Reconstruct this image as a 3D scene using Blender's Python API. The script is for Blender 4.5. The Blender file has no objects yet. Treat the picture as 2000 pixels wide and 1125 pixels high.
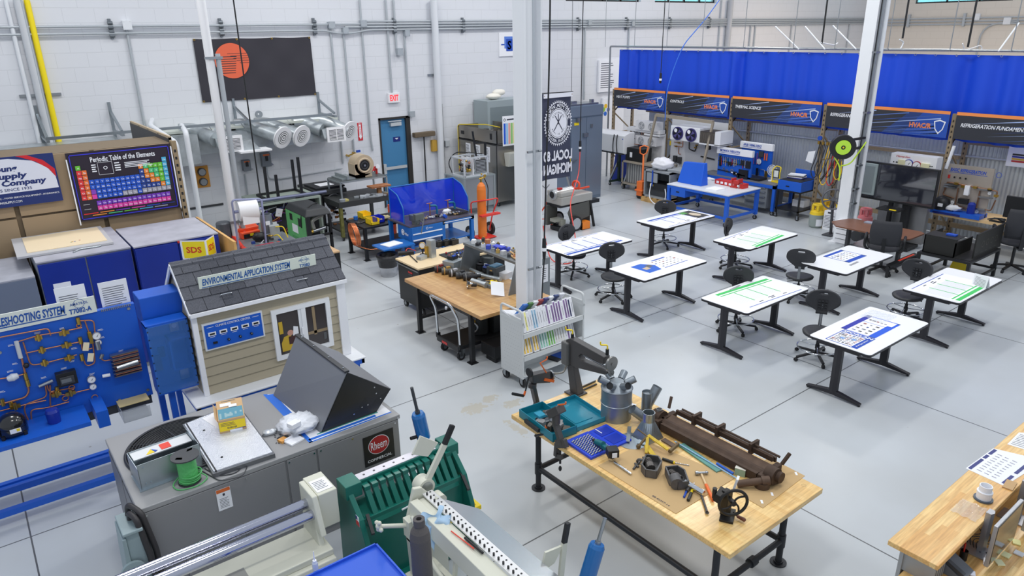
import bpy,math,random
from mathutils import Vector as V,Matrix as MX,Euler
PI=math.pi;R=math.radians;rnd=random.Random(11)
SC=bpy.context.scene;COL=SC.collection
# ---------------------------------------------------------------- camera
H=5.0;FPX=1390.5
_y,_p,_r=0.65717159,0.34811481,-0.0153363
_F=V((math.sin(_y)*math.cos(_p),math.cos(_y)*math.cos(_p),-math.sin(_p)))
_a=V((math.cos(_y),-math.sin(_y),0));_b=_a.cross(_F)
_R=math.cos(_r)*_a+math.sin(_r)*_b;_U=-math.sin(_r)*_a+math.cos(_r)*_b
cam=bpy.data.objects.new('camera',bpy.data.cameras.new('camera'));COL.objects.link(cam)
cam.data.sensor_width=36;cam.data.lens=FPX/2000*36;cam.data.clip_end=200
m4=MX((_R,_U,-_F)).transposed().to_4x4();m4.translation=(0,0,H);cam.matrix_world=m4
SC.camera=cam
def ray(x,y):return(x-1000)*_R-(y-562.5)*_U+FPX*_F
def P(x,y,z=0):
 d=ray(x,y);return V((0,0,H))+d*((z-H)/d.z)
def PY(x,y,Y):
 d=ray(x,y);return V((0,0,H))+d*(Y/d.y)
def PX(x,y,X):
 d=ray(x,y);return V((0,0,H))+d*(X/d.x)
# ---------------------------------------------------------------- light
w=bpy.data.worlds.new('world');SC.world=w;w.use_nodes=True
bg=w.node_tree.nodes['Background'];bg.inputs[0].default_value=(.80,.88,1,1);bg.inputs[1].default_value=.5
def area(name,loc,sx,sy,power,col=(1,.98,.95),rot=(0,0,0)):
 l=bpy.data.lights.new(name,'AREA');l.shape='RECTANGLE';l.size=sx;l.size_y=sy;l.energy=power;l.color=col
 o=bpy.data.objects.new(name,l);o.location=loc;o.rotation_euler=rot;COL.objects.link(o)
for i,x in enumerate((1.5,7.5,13.5,20)):
 for j,y in enumerate((3.5,9.5,15.2)):
  area('high_bay_light',(x,y,8.6),1.6,.7,95)
for y in(2,9,14):area('side_room_light',(28,y,7.5),3,3,150,(1,.74,.5))
SC.view_settings.view_transform='Standard';SC.view_settings.look='None'
SC.view_settings.exposure=0.42;SC.view_settings.gamma=1;SC.view_settings.use_curve_mapping=False
# ---------------------------------------------------------------- materials
def lin(c):return tuple(((v/255)/12.92 if v/255<=.04045 else((v/255+.055)/1.055)**2.4)for v in c)+(1,)
_mc={}
def mat(c,rough=.5,metal=0,alpha=1,emit=0,coat=0,noise=0,nscale=6,bump=0,trans=0,spec=.5):
 key=(c,rough,metal,alpha,emit,coat,noise,nscale,bump,trans,spec)
 if key in _mc:return _mc[key]
 m=bpy.data.materials.new('m%d'%len(_mc));m.use_nodes=True;nt=m.node_tree;b=nt.nodes['Principled BSDF']
 b.inputs['Base Color'].default_value=lin(c);b.inputs['Roughness'].default_value=rough;b.inputs['Metallic'].default_value=metal
 b.inputs['Alpha'].default_value=alpha;b.inputs['Specular IOR Level'].default_value=spec
 if coat:b.inputs['Coat Weight'].default_value=coat;b.inputs['Coat Roughness'].default_value=.1
 if trans:b.inputs['Transmission Weight'].default_value=trans
 if emit:b.inputs['Emission Color'].default_value=lin(c);b.inputs['Emission Strength'].default_value=emit
 if noise or bump:
  tc=nt.nodes.new('ShaderNodeTexCoord');n=nt.nodes.new('ShaderNodeTexNoise');n.inputs['Scale'].default_value=nscale;n.inputs['Detail'].default_value=6
  nt.links.new(tc.outputs['Object'],n.inputs['Vector'])
  if noise:
   r=nt.nodes.new('ShaderNodeMapRange');r.inputs[1].default_value=.3;r.inputs[2].default_value=.7;r.inputs[3].default_value=1-noise;r.inputs[4].default_value=1+noise*.4
   h=nt.nodes.new('ShaderNodeHueSaturation');h.inputs['Color'].default_value=lin(c)
   nt.links.new(n.outputs['Fac'],r.inputs[0]);nt.links.new(r.outputs[0],h.inputs['Value']);nt.links.new(h.outputs[0],b.inputs['Base Color'])
  if bump:
   u=nt.nodes.new('ShaderNodeBump');u.inputs['Strength'].default_value=bump;u.inputs['Distance'].default_value=.02
   nt.links.new(n.outputs['Fac'],u.inputs['Height']);nt.links.new(u.outputs[0],b.inputs['Normal'])
 _mc[key]=m;return m
Q0=mat((45,45,48),.5);Q1=mat((240,240,242),.5);Q2=mat((165,165,168),.5);Q3=mat((52,50,58),.7);Q4=mat((205,30,45),.5);Q5=mat((150,158,164),.35,.7);Q6=mat((40,40,42),.5);Q7=mat((236,238,241),.45);Q8=mat((225,225,228),.3);Q9=mat((112,112,118),.45,.4);Q10=mat((60,60,62),.5);Q11=mat((235,190,40),.4);Q12=mat((220,110,50),.5);Q13=mat((52,50,52),.5);Q14=mat((30,90,160),.4);Q15=mat((200,160,110),.6);Q16=mat((240,85,40),.4)
WHITE=mat((238,240,243),.4);PAPER=mat((243,244,248),.7);BLACK=mat((26,27,30),.45);DGRAY=mat((62,64,68),.5)
CHROME=mat((215,218,222),.12,1);STEEL=mat((170,174,178),.3,1);GALV=mat((190,197,200),.38,.6,noise=.22,nscale=5)
BLUE=mat((22,84,196),.35);NAVY=mat((24,40,120),.4);ORANGE=mat((235,110,45),.4);RED=mat((200,45,40),.4);YEL=mat((245,215,30),.45)
GREEN=mat((20,105,95),.35);COPPER=mat((195,130,98),.35,.7);BRASS=mat((200,165,80),.3,.9);CARD=mat((200,165,120),.8)
RUBBER=mat((38,38,40),.7);INK=mat((60,62,75),.6);PBLUE=mat((25,75,180),.6);PGREEN=mat((50,165,90),.6);GUN=mat((92,90,90),.4,.5)
CREAM=mat((214,214,198),.45);PIPEW=mat((228,231,235),.4);CONDUIT=mat((182,188,193),.45,.25)
def nodes(m):return m.node_tree.nodes,m.node_tree.links
def wood(c1,c2,plank=(.9,.045),rough=.35,rot=0,coat=.3):
 m=bpy.data.materials.new('butcher');m.use_nodes=True;N,L=nodes(m);b=N['Principled BSDF'];b.inputs['Roughness'].default_value=rough;b.inputs['Coat Weight'].default_value=coat;b.inputs['Coat Roughness'].default_value=.15
 tc=N.new('ShaderNodeTexCoord');mp=N.new('ShaderNodeMapping');mp.inputs['Rotation'].default_value[2]=rot
 br=N.new('ShaderNodeTexBrick');br.inputs['Scale'].default_value=1;br.inputs['Brick Width'].default_value=plank[0];br.inputs['Row Height'].default_value=plank[1];br.inputs['Mortar Size'].default_value=.0008
 br.inputs['Color1'].default_value=lin(c1);br.inputs['Color2'].default_value=lin(c2);br.inputs['Mortar'].default_value=lin(c2);br.offset=.37
 no=N.new('ShaderNodeTexNoise');no.inputs['Scale'].default_value=4;no.inputs['Detail'].default_value=8;m2=N.new('ShaderNodeMapping');m2.inputs['Scale'].default_value=(1,14,14);m2.inputs['Rotation'].default_value[2]=rot
 mx=N.new('ShaderNodeMixRGB');mx.blend_type='MULTIPLY';mx.inputs[0].default_value=.55;cr=N.new('ShaderNodeValToRGB');cr.color_ramp.elements[0].position=.3;cr.color_ramp.elements[0].color=(.55,.42,.28,1);cr.color_ramp.elements[1].position=.62;cr.color_ramp.elements[1].color=(1,1,1,1)
 L.new(tc.outputs['Object'],mp.inputs[0]);L.new(mp.outputs[0],br.inputs[0]);L.new(tc.outputs['Object'],m2.inputs[0]);L.new(m2.outputs[0],no.inputs[0]);L.new(no.outputs['Fac'],cr.inputs[0])
 L.new(br.outputs['Color'],mx.inputs[1]);L.new(cr.outputs[0],mx.inputs[2]);L.new(mx.outputs[0],b.inputs['Base Color']);return m
# ---------------------------------------------------------------- mesh builder
def frame(o,ux,uy):
 ux=V(ux).normalized();uy=V(uy).normalized();m=MX((ux,uy,ux.cross(uy))).transposed().to_4x4();m.translation=V(o);return m
def fY(x,z,Y):return frame((x,Y,z),(1,0,0),(0,0,1))
def fX(y,z,X):return frame((X,y,z),(0,-1,0),(0,0,1))
def fZ(x,y,z,a=0):return frame((x,y,z),(math.cos(a),math.sin(a),0),(-math.sin(a),math.cos(a),0))
def fil(pts,r,n=5):
 pts=[V(p)for p in pts];o=[pts[0]]
 for i in range(1,len(pts)-1):
  a,b,c=pts[i-1],pts[i],pts[i+1];u=(a-b);w_=(c-b);k=min(r,u.length*.49,w_.length*.49);s=b+u.normalized()*k;e=b+w_.normalized()*k
  for j in range(n+1):
   t=j/n;o.append(s*(1-t)**2+b*2*t*(1-t)+e*t*t)
 o.append(pts[-1]);return o
_tx={}
def txt(s,bold,shear,sp=1):
 k=(s,bold,shear,sp)
 if k not in _tx:
  c=bpy.data.curves.new('t','FONT');c.body=s;c.offset=bold;c.shear=shear;c.space_character=sp;c.resolution_u=2
  o=bpy.data.objects.new('t',c);COL.objects.link(o);me=bpy.data.meshes.new_from_object(o)
  bpy.data.objects.remove(o);v=[x.co.copy()for x in me.vertices];f=[tuple(p.vertices)for p in me.polygons]
  bpy.data.meshes.remove(me);bpy.data.curves.remove(c)
  x0=min(q.x for q in v);x1=max(q.x for q in v);y0=min(q.y for q in v);y1=max(q.y for q in v)
  _tx[k]=([((q.x-x0),(q.y-y0))for q in v],f,x1-x0,y1-y0)
 return _tx[k]
class M:
 def __init__(s,mt,T=None):s.v=[];s.f=[];s.mi=[];s.sm=[];s.mats=[mt];s.k=0;s.T=T
 def use(s,mt):
  if mt not in s.mats:s.mats.append(mt)
  s.k=s.mats.index(mt);return s
 def at(s,T):s.T=T;return s
 def add(s,vs,fs,smooth=False):
  n=len(s.v);s.v+=[(s.T@V(p))if s.T else V(p)for p in vs];s.f+=[tuple(i+n for i in f)for f in fs];s.mi+=[s.k]*len(fs);s.sm+=[smooth]*len(fs);return s
 def box(s,x0,x1,y0,y1,z0,z1):
  return s.add([(x0,y0,z0),(x1,y0,z0),(x1,y1,z0),(x0,y1,z0),(x0,y0,z1),(x1,y0,z1),(x1,y1,z1),(x0,y1,z1)],[(3,2,1,0),(4,5,6,7),(0,1,5,4),(1,2,6,5),(2,3,7,6),(3,0,4,7)])
 def cb(s,c,sz,rot=(0,0,0)):
  e=Euler(rot).to_matrix();c=V(c);a,b,d=sz[0]/2,sz[1]/2,sz[2]/2
  return s.add([c+e@V((x*a,y*b,z*d))for z in(-1,1)for x,y in((-1,-1),(1,-1),(1,1),(-1,1))],[(3,2,1,0),(4,5,6,7),(0,1,5,4),(1,2,6,5),(2,3,7,6),(3,0,4,7)])
 def bar(s,a,b,w,h=None,up=(0,0,1)):
  a=V(a);b=V(b);h=h or w;d=(b-a).normalized();u=V(up)
  if abs(d.dot(u))>.95:u=V((1,0,0))if abs(d.x)<.9 else V((0,1,0))
  sx=d.cross(u).normalized();uz=sx.cross(d)
  return s.add([p+sx*i*w/2+uz*j*h/2 for p in(a,b)for i,j in((-1,-1),(1,-1),(1,1),(-1,1))],[(3,2,1,0),(4,5,6,7),(0,1,5,4),(1,2,6,5),(2,3,7,6),(3,0,4,7)])
 def hexa(s,b,t):
  return s.add(list(b)+list(t),[(3,2,1,0),(4,5,6,7),(0,1,5,4),(1,2,6,5),(2,3,7,6),(3,0,4,7)])
 def cyl(s,a,b,r,r2=None,n=14,cap=True):
  a=V(a);b=V(b);r2=r if r2 is None else r2;d=(b-a).normalized();x=d.orthogonal().normalized();y=d.cross(x)
  ra=[a+(x*math.cos(i*2*PI/n)+y*math.sin(i*2*PI/n))*r for i in range(n)];rb=[b+(x*math.cos(i*2*PI/n)+y*math.sin(i*2*PI/n))*r2 for i in range(n)]
  s.add(ra+rb,[(i,(i+1)%n,n+(i+1)%n,n+i)for i in range(n)],True)
  if cap:s.add(ra,[tuple(range(n))[::-1]]);s.add(rb,[tuple(range(n))])
  return s
 def tube(s,pts,r,n=8,closed=False,f=0):
  pts=[V(p)for p in(fil(pts,f)if f else pts)]
  q=[pts[0]]
  for p in pts[1:]:
   if(p-q[-1]).length>1e-5:q.append(p)
  pts=q;N=len(pts)
  if N<2:return s
  d0=(pts[1]-pts[0]).normalized();x=d0.orthogonal().normalized();vs=[]
  for i,p in enumerate(pts):
   if closed:d=(pts[(i+1)%N]-pts[i-1])
   else:d=(pts[min(i+1,N-1)]-pts[max(i-1,0)])
   d.normalize();x=(x-d*x.dot(d)).normalized();y=d.cross(x)
   vs+=[p+(x*math.cos(j*2*PI/n)+y*math.sin(j*2*PI/n))*r for j in range(n)]
  fs=[(i*n+j,i*n+(j+1)%n,(i+1)%N*n+(j+1)%n,(i+1)%N*n+j)for i in range(N if closed else N-1)for j in range(n)]
  s.add(vs,fs,True)
  if not closed:s.add(vs[:n],[tuple(range(n))[::-1]]);s.add(vs[-n:],[tuple(range(n))])
  return s
 def lathe(s,prof,c=(0,0,0),n=24,ax=None,smooth=True):
  c=V(c);M3=MX.Identity(3)if ax is None else V((0,0,1)).rotation_difference(V(ax)).to_matrix()
  vs=[c+M3@V((r*math.cos(i*2*PI/n),r*math.sin(i*2*PI/n),z))for r,z in prof for i in range(n)]
  for k in range(len(prof)-1):
   s.add(vs[k*n:(k+2)*n],[(i,(i+1)%n,n+(i+1)%n,n+i)for i in range(n)],smooth)
  return s
 def ext(s,poly,axis,a,b):
  def m(p,t):return{'x':(t,p[0],p[1]),'y':(p[0],t,p[1]),'z':(p[0],p[1],t)}[axis]
  n=len(poly);va=[m(p,a)for p in poly];vb=[m(p,b)for p in poly]
  s.add(va+vb,[tuple(range(n))[::-1],tuple(range(n,2*n))]+[(i,(i+1)%n,n+(i+1)%n,n+i)for i in range(n)]);return s
 def torus(s,c,Rr,r,ax=(0,0,1),n=24,k=8,sy=1):
  M3=V((0,0,1)).rotation_difference(V(ax)).to_matrix();c=V(c)
  return s.tube([c+M3@V((Rr*math.cos(i*2*PI/n),Rr*sy*math.sin(i*2*PI/n),0))for i in range(n)],r,k,True)
 def sph(s,c,r,sc=(1,1,1),n=12,m=8,j=0):
  c=V(c);vs=[];
  for a in range(m+1):
   for b in range(n):
    t=a*PI/m;u=b*2*PI/n;k=r*(1+(rnd.uniform(-j,j)if 0<a<m else 0));vs.append(c+V((k*sc[0]*math.sin(t)*math.cos(u),k*sc[1]*math.sin(t)*math.sin(u),k*sc[2]*math.cos(t))))
  return s.add(vs,[(a*n+b,(a+1)*n+b,(a+1)*n+(b+1)%n,a*n+(b+1)%n)for a in range(m)for b in range(n)],True)
 def grid(s,fn,nu,nv,smooth=True):
  return s.add([fn(i/nu,j/nv)for j in range(nv+1)for i in range(nu+1)],[(j*(nu+1)+i,j*(nu+1)+i+1,(j+1)*(nu+1)+i+1,(j+1)*(nu+1)+i)for j in range(nv)for i in range(nu)],smooth)
 def rect(s,x0,y0,x1,y1,l=.001):return s.add([(x0,y0,l),(x1,y0,l),(x1,y1,l),(x0,y1,l)],[(0,1,2,3)])
 def poly(s,pts,l=.001):return s.add([(x,y,l)for x,y in pts],[tuple(range(len(pts)))])
 def ring(s,cx,cy,r0,r1,l=.001,n=32,a0=0,a1=2*PI):
  q=[(cx+r*math.cos(a0+(a1-a0)*i/n),cy+r*math.sin(a0+(a1-a0)*i/n),l)for i in range(n+1)for r in(r0,r1)]
  return s.add(q,[(2*i,2*i+1,2*i+3,2*i+2)for i in range(n)])
 def disc(s,cx,cy,r,l=.001,n=32,sy=1):return s.poly([(cx+r*math.cos(i*2*PI/n),cy+sy*r*math.sin(i*2*PI/n))for i in range(n)],l)
 def text(s,t,x,y,h,w=None,bold=0,shear=0,al='C',l=.002,rot=0,sp=1):
  v,f,W,Hh=txt(t,bold,shear,sp);ky=h/Hh;kx=ky if w is None else w/W;ox={'C':-W/2,'L':0,'R':-W}[al];c,n=math.cos(rot),math.sin(rot)
  o=[]
  for a,b in v:
   px=(a+ox)*kx;py=(b-Hh/2)*ky;o.append((x+px*c-py*n,y+px*n+py*c,l))
  return s.add(o,f)
 def arctext(s,t,cx,cy,r,h,a0,a1,bold=.02,flip=1,l=.002):
  n=len(t)
  for i,ch in enumerate(t):
   if ch==' ':continue
   a=a0+(a1-a0)*(i+.5)/n
   s.text(ch,cx+r*math.cos(a),cy+r*math.sin(a),h,bold=bold,rot=a-PI/2*flip,l=l)
  return s
 def lines(s,x0,y0,x1,y1,n,t=.5,l=.0015,ragged=.3):
  for i in range(n):
   y=y1-(y1-y0)*(i+.5)/n;hh=(y1-y0)/n*t/2;s.rect(x0,y-hh,x1-(x1-x0)*rnd.random()*ragged,y+hh,l)
  return s
 def out(s,name,par=None,W=False,bevel=0,label=None):
  me=bpy.data.meshes.new(name);o=bpy.data.objects.new(name,me);COL.objects.link(o);vs=s.v
  if par is None:
   c=V(((min(p.x for p in vs)+max(p.x for p in vs))/2,(min(p.y for p in vs)+max(p.y for p in vs))/2,min(p.z for p in vs)));vs=[p-c for p in vs];o.location=c
  else:
   o.parent=par
   if W:I=gm(par).inverted();vs=[I@p for p in vs]
  me.from_pydata([tuple(p)for p in vs],[],s.f)
  for m_ in s.mats:me.materials.append(m_)
  me.polygons.foreach_set('material_index',s.mi);me.polygons.foreach_set('use_smooth',s.sm);me.update()
  if bevel:
   b=o.modifiers.new('b','BEVEL');b.width=bevel;b.segments=2;b.limit_method='ANGLE';b.angle_limit=R(40)
  if label:o['label']=label
  return o
M.o=lambda s,n,p=None,**k:s.out(n,p,W=True,**k)
def gm(o):
 m=MX.Translation(o.location)@o.rotation_euler.to_matrix().to_4x4()
 return gm(o.parent)@m if o.parent else m
def tag(o,label,cat,group=None,kind=None):
 o['label']=label;o['category']=cat
 if group:o['group']=group
 if kind:o['kind']=kind
 return o
def T(name,label,cat,loc=(0,0,0),rz=0,group=None):
 o=bpy.data.objects.new(name,None);COL.objects.link(o);o.location=loc;o.rotation_euler=(0,0,rz);o.empty_display_size=.1
 return tag(o,label,cat,group)
def S(o,par=None):
 o['kind']='structure';return o
def dup(root,loc,rz,label,group=None):
 def cp(o,p):
  c=o.copy();COL.objects.link(c);c.parent=p
  for ch in list(kids[o.name]):cp(ch,c)
  return c
 kids={}
 def walk(o):
  kids[o.name]=[x for x in bpy.data.objects if x.parent==o]
  for x in kids[o.name]:walk(x)
 walk(root);r=cp(root,None);r.location=loc;r.rotation_euler=(0,0,rz);r['label']=label
 if group:r['group']=group
 return r
# ---------------------------------------------------------------- room shell
def floor_mat():
 m=bpy.data.materials.new('floor_epoxy');m.use_nodes=True;N,L=nodes(m);b=N['Principled BSDF'];b.inputs['Roughness'].default_value=.28;b.inputs['Specular IOR Level'].default_value=.35
 g=N.new('ShaderNodeNewGeometry');sp=N.new('ShaderNodeSeparateXYZ');L.new(g.outputs['Position'],sp.inputs[0])
 def mt(op,a,b_=None,c=None):
  n=N.new('ShaderNodeMath');n.operation=op
  for i,v in enumerate((a,b_,c)):
   if v is None:continue
   if isinstance(v,(int,float)):n.inputs[i].default_value=v
   else:L.new(v,n.inputs[i])
  return n.outputs[0]
 def joint(o,off,st,wd):
  t=mt('FRACT',mt('ADD',mt('DIVIDE',mt('SUBTRACT',o,off),st),.5));return mt('LESS_THAN',mt('MULTIPLY',mt('ABSOLUTE',mt('SUBTRACT',t,.5)),st),wd)
 j=mt('MAXIMUM',joint(sp.outputs[0],-.27,3.373,.008),joint(sp.outputs[1],4.7,3.4,.008))
 n1=N.new('ShaderNodeTexNoise');n1.inputs['Scale'].default_value=.5;n1.inputs['Detail'].default_value=4;L.new(g.outputs['Position'],n1.inputs[0])
 cr=N.new('ShaderNodeValToRGB');cr.color_ramp.elements[0].color=lin((186,190,192));cr.color_ramp.elements[0].position=.3;cr.color_ramp.elements[1].color=lin((198,204,209));cr.color_ramp.elements[1].position=.7;L.new(n1.outputs[0],cr.inputs[0])
# worn bare patches of concrete and specks
 n2=N.new('ShaderNodeTexNoise');n2.inputs['Scale'].default_value=11;n2.inputs['Detail'].default_value=9;n2.inputs['Roughness'].default_value=.62;L.new(g.outputs['Position'],n2.inputs[0])
 def blob(x,y,rx,ry):
  return mt('SUBTRACT',1,mt('SQRT',mt('ADD',mt('POWER',mt('DIVIDE',mt('SUBTRACT',sp.outputs[0],x),rx),2),mt('POWER',mt('DIVIDE',mt('SUBTRACT',sp.outputs[1],y),ry),2))))
 bl=None
 for px,py,rx,ry in((928,798,.36,.2),(958,778,.2,.12),(1000,788,.22,.14),(1008,835,.1,.35)):
  q=P(px,py);v=blob(q.x,q.y,rx,ry);bl=v if bl is None else mt('MAXIMUM',bl,v)
 st=mt('GREATER_THAN',mt('ADD',mt('MULTIPLY',bl,.42),n2.outputs[0]),.66)
 n3=N.new('ShaderNodeTexVoronoi');n3.inputs['Scale'].default_value=1.6;L.new(g.outputs['Position'],n3.inputs[0]);spk=mt('LESS_THAN',n3.outputs['Distance'],.028)
 def mix(f,a,c):
  x=N.new('ShaderNodeMixRGB');L.new(f,x.inputs[0]);L.new(a,x.inputs[1]);x.inputs[2].default_value=c;return x.outputs[0]
 c=mix(mt('MULTIPLY',st,.85),cr.outputs[0],lin((182,178,166)));c=mix(mt('MULTIPLY',spk,.6),c,lin((120,118,112)));c=mix(j,c,lin((95,97,100)));L.new(c,b.inputs['Base Color']);return m
def cmu(name,c,axis):
 m=bpy.data.materials.new(name);m.use_nodes=True;N,L=nodes(m);b=N['Principled BSDF'];b.inputs['Roughness'].default_value=.55;b.inputs['Base Color'].default_value=lin(c)
 g=N.new('ShaderNodeNewGeometry');sp=N.new('ShaderNodeSeparateXYZ');cb=N.new('ShaderNodeCombineXYZ');L.new(g.outputs['Position'],sp.inputs[0]);L.new(sp.outputs[axis],cb.inputs[0]);L.new(sp.outputs[2],cb.inputs[1])
 br=N.new('ShaderNodeTexBrick');br.inputs['Scale'].default_value=1;br.inputs['Brick Width'].default_value=.62;br.inputs['Row Height'].default_value=.31;br.inputs['Mortar Size'].default_value=.008;br.inputs['Mortar Smooth'].default_value=.3
 br.inputs['Color1'].default_value=lin(c);br.inputs['Color2'].default_value=lin(c);br.inputs['Mortar'].default_value=lin(tuple(v-8 for v in c))
 L.new(cb.outputs[0],br.inputs[0]);L.new(br.outputs['Color'],b.inputs['Base Color'])
 u=N.new('ShaderNodeBump');u.inputs['Strength'].default_value=.35;u.inputs['Distance'].default_value=.01;u.invert=True;L.new(br.outputs['Fac'],u.inputs['Height']);L.new(u.outputs[0],b.inputs['Normal']);return m
S(M(floor_mat()).box(-14,38,-6,19.3,-.2,0).out('floor'))
YW=19.0;XC=37.1;ZT=9.0
CM=cmu('block_white',(222,224,229),0);CMR=cmu('block_warm_lit',(222,214,203),1)  # side wall is the same white block, warm lamp light mixed into its colour
dL,dR=9.86,10.9
wins=[(17.1,20.75,5.87,7.2),(21.5,25.15,5.87,7.2)]
m=M(CM)
xs=[-14,dL,dR,wins[0][0],wins[0][1],wins[1][0],wins[1][1],XC+.3]
for a,b in zip(xs[:-1],xs[1:]):
 zz=[(0,ZT)]
 if(a,b)==(dL,dR):zz=[(2.64,ZT)]
 if(a,b)in[(q[0],q[1])for q in wins]:zz=[(0,5.87),(7.2,ZT)]
 for z0,z1 in zz:m.box(a,b,YW,YW+.3,z0,z1)
S(m.out('wall_back'))
m=M(CMR)
for a,b,z0,z1 in((-6,12.7,0,ZT),(16.75,19,0,ZT),(12.7,16.75,0,5.87),(12.7,16.75,7.2,ZT)):m.box(XC,XC+.3,a,b,z0,z1)
S(m.out('wall_right'))
GLASS=mat((205,240,245),.05,alpha=.35);SKYM=mat((130,215,225),.5,emit=1.1)
for i,(a,b,z0,z1)in enumerate(wins):
 m=M(BLACK)
 m.box(a,b,YW+.12,YW+.2,z0,z0+.06);m.box(a,b,YW+.12,YW+.2,z1-.06,z1)
 for k in range(5):x=a+(b-a)*k/4;m.box(x-.03,x+.03,YW+.12,YW+.2,z0,z1)
 o=m.out('window_%d'%(i+1));S(o);M(GLASS).box(a+.05,b-.05,YW+.15,YW+.165,z0+.03,z1-.03).o('pane',o)
m=M(BLACK);m.box(XC+.12,XC+.2,12.7,16.75,5.87,5.93);m.box(XC+.12,XC+.2,12.7,16.75,7.14,7.2)
for k in range(4):y=12.7+4.05*k/3;m.box(XC+.12,XC+.2,y-.03,y+.03,5.87,7.2)
o=m.out('window_3');S(o);M(GLASS).box(XC+.15,XC+.165,12.7,16.75,5.9,7.17).o('pane',o)
S(M(SKYM).box(-5,45,24,24.1,3,12).out('sky_panel_back'));S(M(SKYM).box(42,42.1,5,24,3,12).out('sky_panel_side'))  # glowing sky-coloured panels added outside as a backdrop for the windows
# door
o=M(mat((70,130,175),.4)).box(dL+.05,dR-.14,YW+.06,YW+.11,.01,2.58).out('door_1');S(o)
m=M(mat((205,208,210),.35,.3));m.box(dL+.1,dR-.2,YW-.03,YW+.02,1.12,1.2);m.box(dL+.06,dL+.15,YW-.02,YW+.06,1.0,1.3);m.o('push_bar',o)
m=M(mat((190,196,200),.4));m.box(10.25,10.6,YW-.03,YW+.06,2.38,2.48);m.bar((10.6,YW-.02,2.52),(10.15,YW-.05,2.53),.03);m.o('door_closer',o)
m=M(NAVY,fY(10.45,1.98,YW+.055));m.rect(-.12,-.07,.12,.07,.001);m.use(PAPER);m.rect(-.05,.02,.05,.04,.002);m.rect(-.03,0,.03,.012,.002);m.o('door_notice',o)
m=M(mat((48,46,44),.5));m.box(dL,dL+.05,YW-.02,YW+.2,0,2.64);m.box(dR-.14,dR,YW-.02,YW+.2,0,2.64);m.box(dL,dR,YW-.02,YW+.2,2.58,2.64);S(m.out('trim_1'))
# warm strip right of the far pipe is only light from the side room lamps
# ================================================================ BACK WALL
def BW(x,y,off=0):return PY(x,y,YW-off)
def vpipe(pts,r,mt,label,name='conduit_pipe',cat='pipe',off=None,f=.12,group=None,zb=None):
 off=off or r+.02;q=[BW(x,y,off)for x,y in pts]
 if zb is not None:q.append(V((q[-1].x,q[-1].y,zb)))
# keep straight runs vertical
 for i in range(1,len(q)):
  if abs(q[i].x-q[i-1].x)<.35 and abs(q[i].z-q[i-1].z)>.5:q[i].x=q[i-1].x
 m=M(mt);m.tube(q,r,10,f=f);return tag(m.out(name),label,cat,group)
vpipe([(11,0),(60,215)],.045,PIPEW,'thin white pipe, leftmost on the far wall',zb=.0)
vpipe([(34,0),(78,215)],.085,mat((205,208,212),.5),'thick grey-white pipe between the thin white and the yellow pipe',zb=0)
vpipe([(41,0),(86,215)],.025,CONDUIT,'thin metal conduit just left of the yellow pipe',off=.16,zb=0)
vpipe([(52,0),(100,225)],.06,mat((250,225,20),.4),'bright yellow gas pipe running down the far wall',name='gas_pipe',off=.1,zb=0)
for nm,x,y in(('strut_bracket',73,186),):
 c=BW(x,y,.03);tag(M(STEEL).box(c.x-.33,c.x+.45,YW-.05,YW,c.z-.03,c.z+.03).out('pipe_strut'),'short metal strut holding the pipes by the yellow pipe','bracket')
# four conduit rows
def row(pts,r,lab):
 q=[BW(x,y,.09)for x,y in pts];m=M(CONDUIT);m.tube(q,r,8,f=.2);return tag(m.out('conduit_pipe'),lab,'pipe')
def hz(z,x0,x1,lab,dip=None,r=.028):
 q=[V((x0,YW-.09,z))]
 if dip:
  for dx,dz in dip:q.append(V((dx,YW-.09,z+dz)))
 q.append(V((x1,YW-.09,z)));m=M(CONDUIT);m.tube(q,r,8,f=.15);tag(m.out('conduit_pipe'),lab,'pipe')
x644=BW(644,48).x;x670=BW(671,60).x;x706=BW(706,46).x;x790=BW(791,66).x;xe=BW(246,48).x
hz(5.2,-14,XC-.1,'upper long horizontal conduit running left past the black banner')
hz(5.05,-14,XC-.1,'lower long horizontal conduit with a dip beside a junction box',dip=[(x670-.6,0),(x670-.2,-.08),(x670+.2,-.08),(x670+.7,0)])
hz(5.27,x706,XC-.1,'topmost horizontal conduit starting at the junction box right of the banner')
hz(5.13,x670,XC-.1,'third horizontal conduit, starting right of the black banner')
for i,px in enumerate((215,430,612,768,902,1127,1221,1305,1382)):
 x=BW(px,55).x;m=M(mat((120,126,132),.4,.6));m.box(x-.03,x+.03,YW-.07,YW,4.93,5.36)
 for k in range(4):m.cyl((x-.05,YW-.09,5.0+.09*k),(x+.05,YW-.09,5.0+.09*k),.04,n=8)
 tag(m.out('strut_bracket'),'slotted strut bracket clamping the conduit rows to the back wall','bracket','conduit strut brackets')
def jbox(x,y,w,h,lab,mt=None):
 c=BW(x,y,.0);m=M(mt or mat((175,182,188),.45,.3));m.box(c.x-w/2,c.x+w/2,YW-.14,YW,c.z-h/2,c.z+h/2);m.box(c.x-w/2-.01,c.x+w/2+.01,YW-.155,YW-.14,c.z-h/2-.01,c.z+h/2+.01)
 for sx in(-1,1):
  for sz in(-1,1):m.cyl((c.x+sx*w*.4,YW-.165,c.z+sz*h*.4),(c.x+sx*w*.4,YW-.155,c.z+sz*h*.4),.01,n=6)
 return tag(m.out('junction_box',bevel=.006),lab,'junction box')
jbox(246,49,.17,.19,'round-cornered junction box left of the black banner',PIPEW)
jbox(644,49,.16,.16,'junction box on the upper conduit, first right of the black banner')
jbox(671,60,.14,.14,'junction box by the dip in the lower conduit')
jbox(706,46,.16,.16,'junction box where the topmost conduit starts')
jbox(777,101,.16,.19,'small box hanging below two vertical conduits left of the large white pipe')
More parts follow.
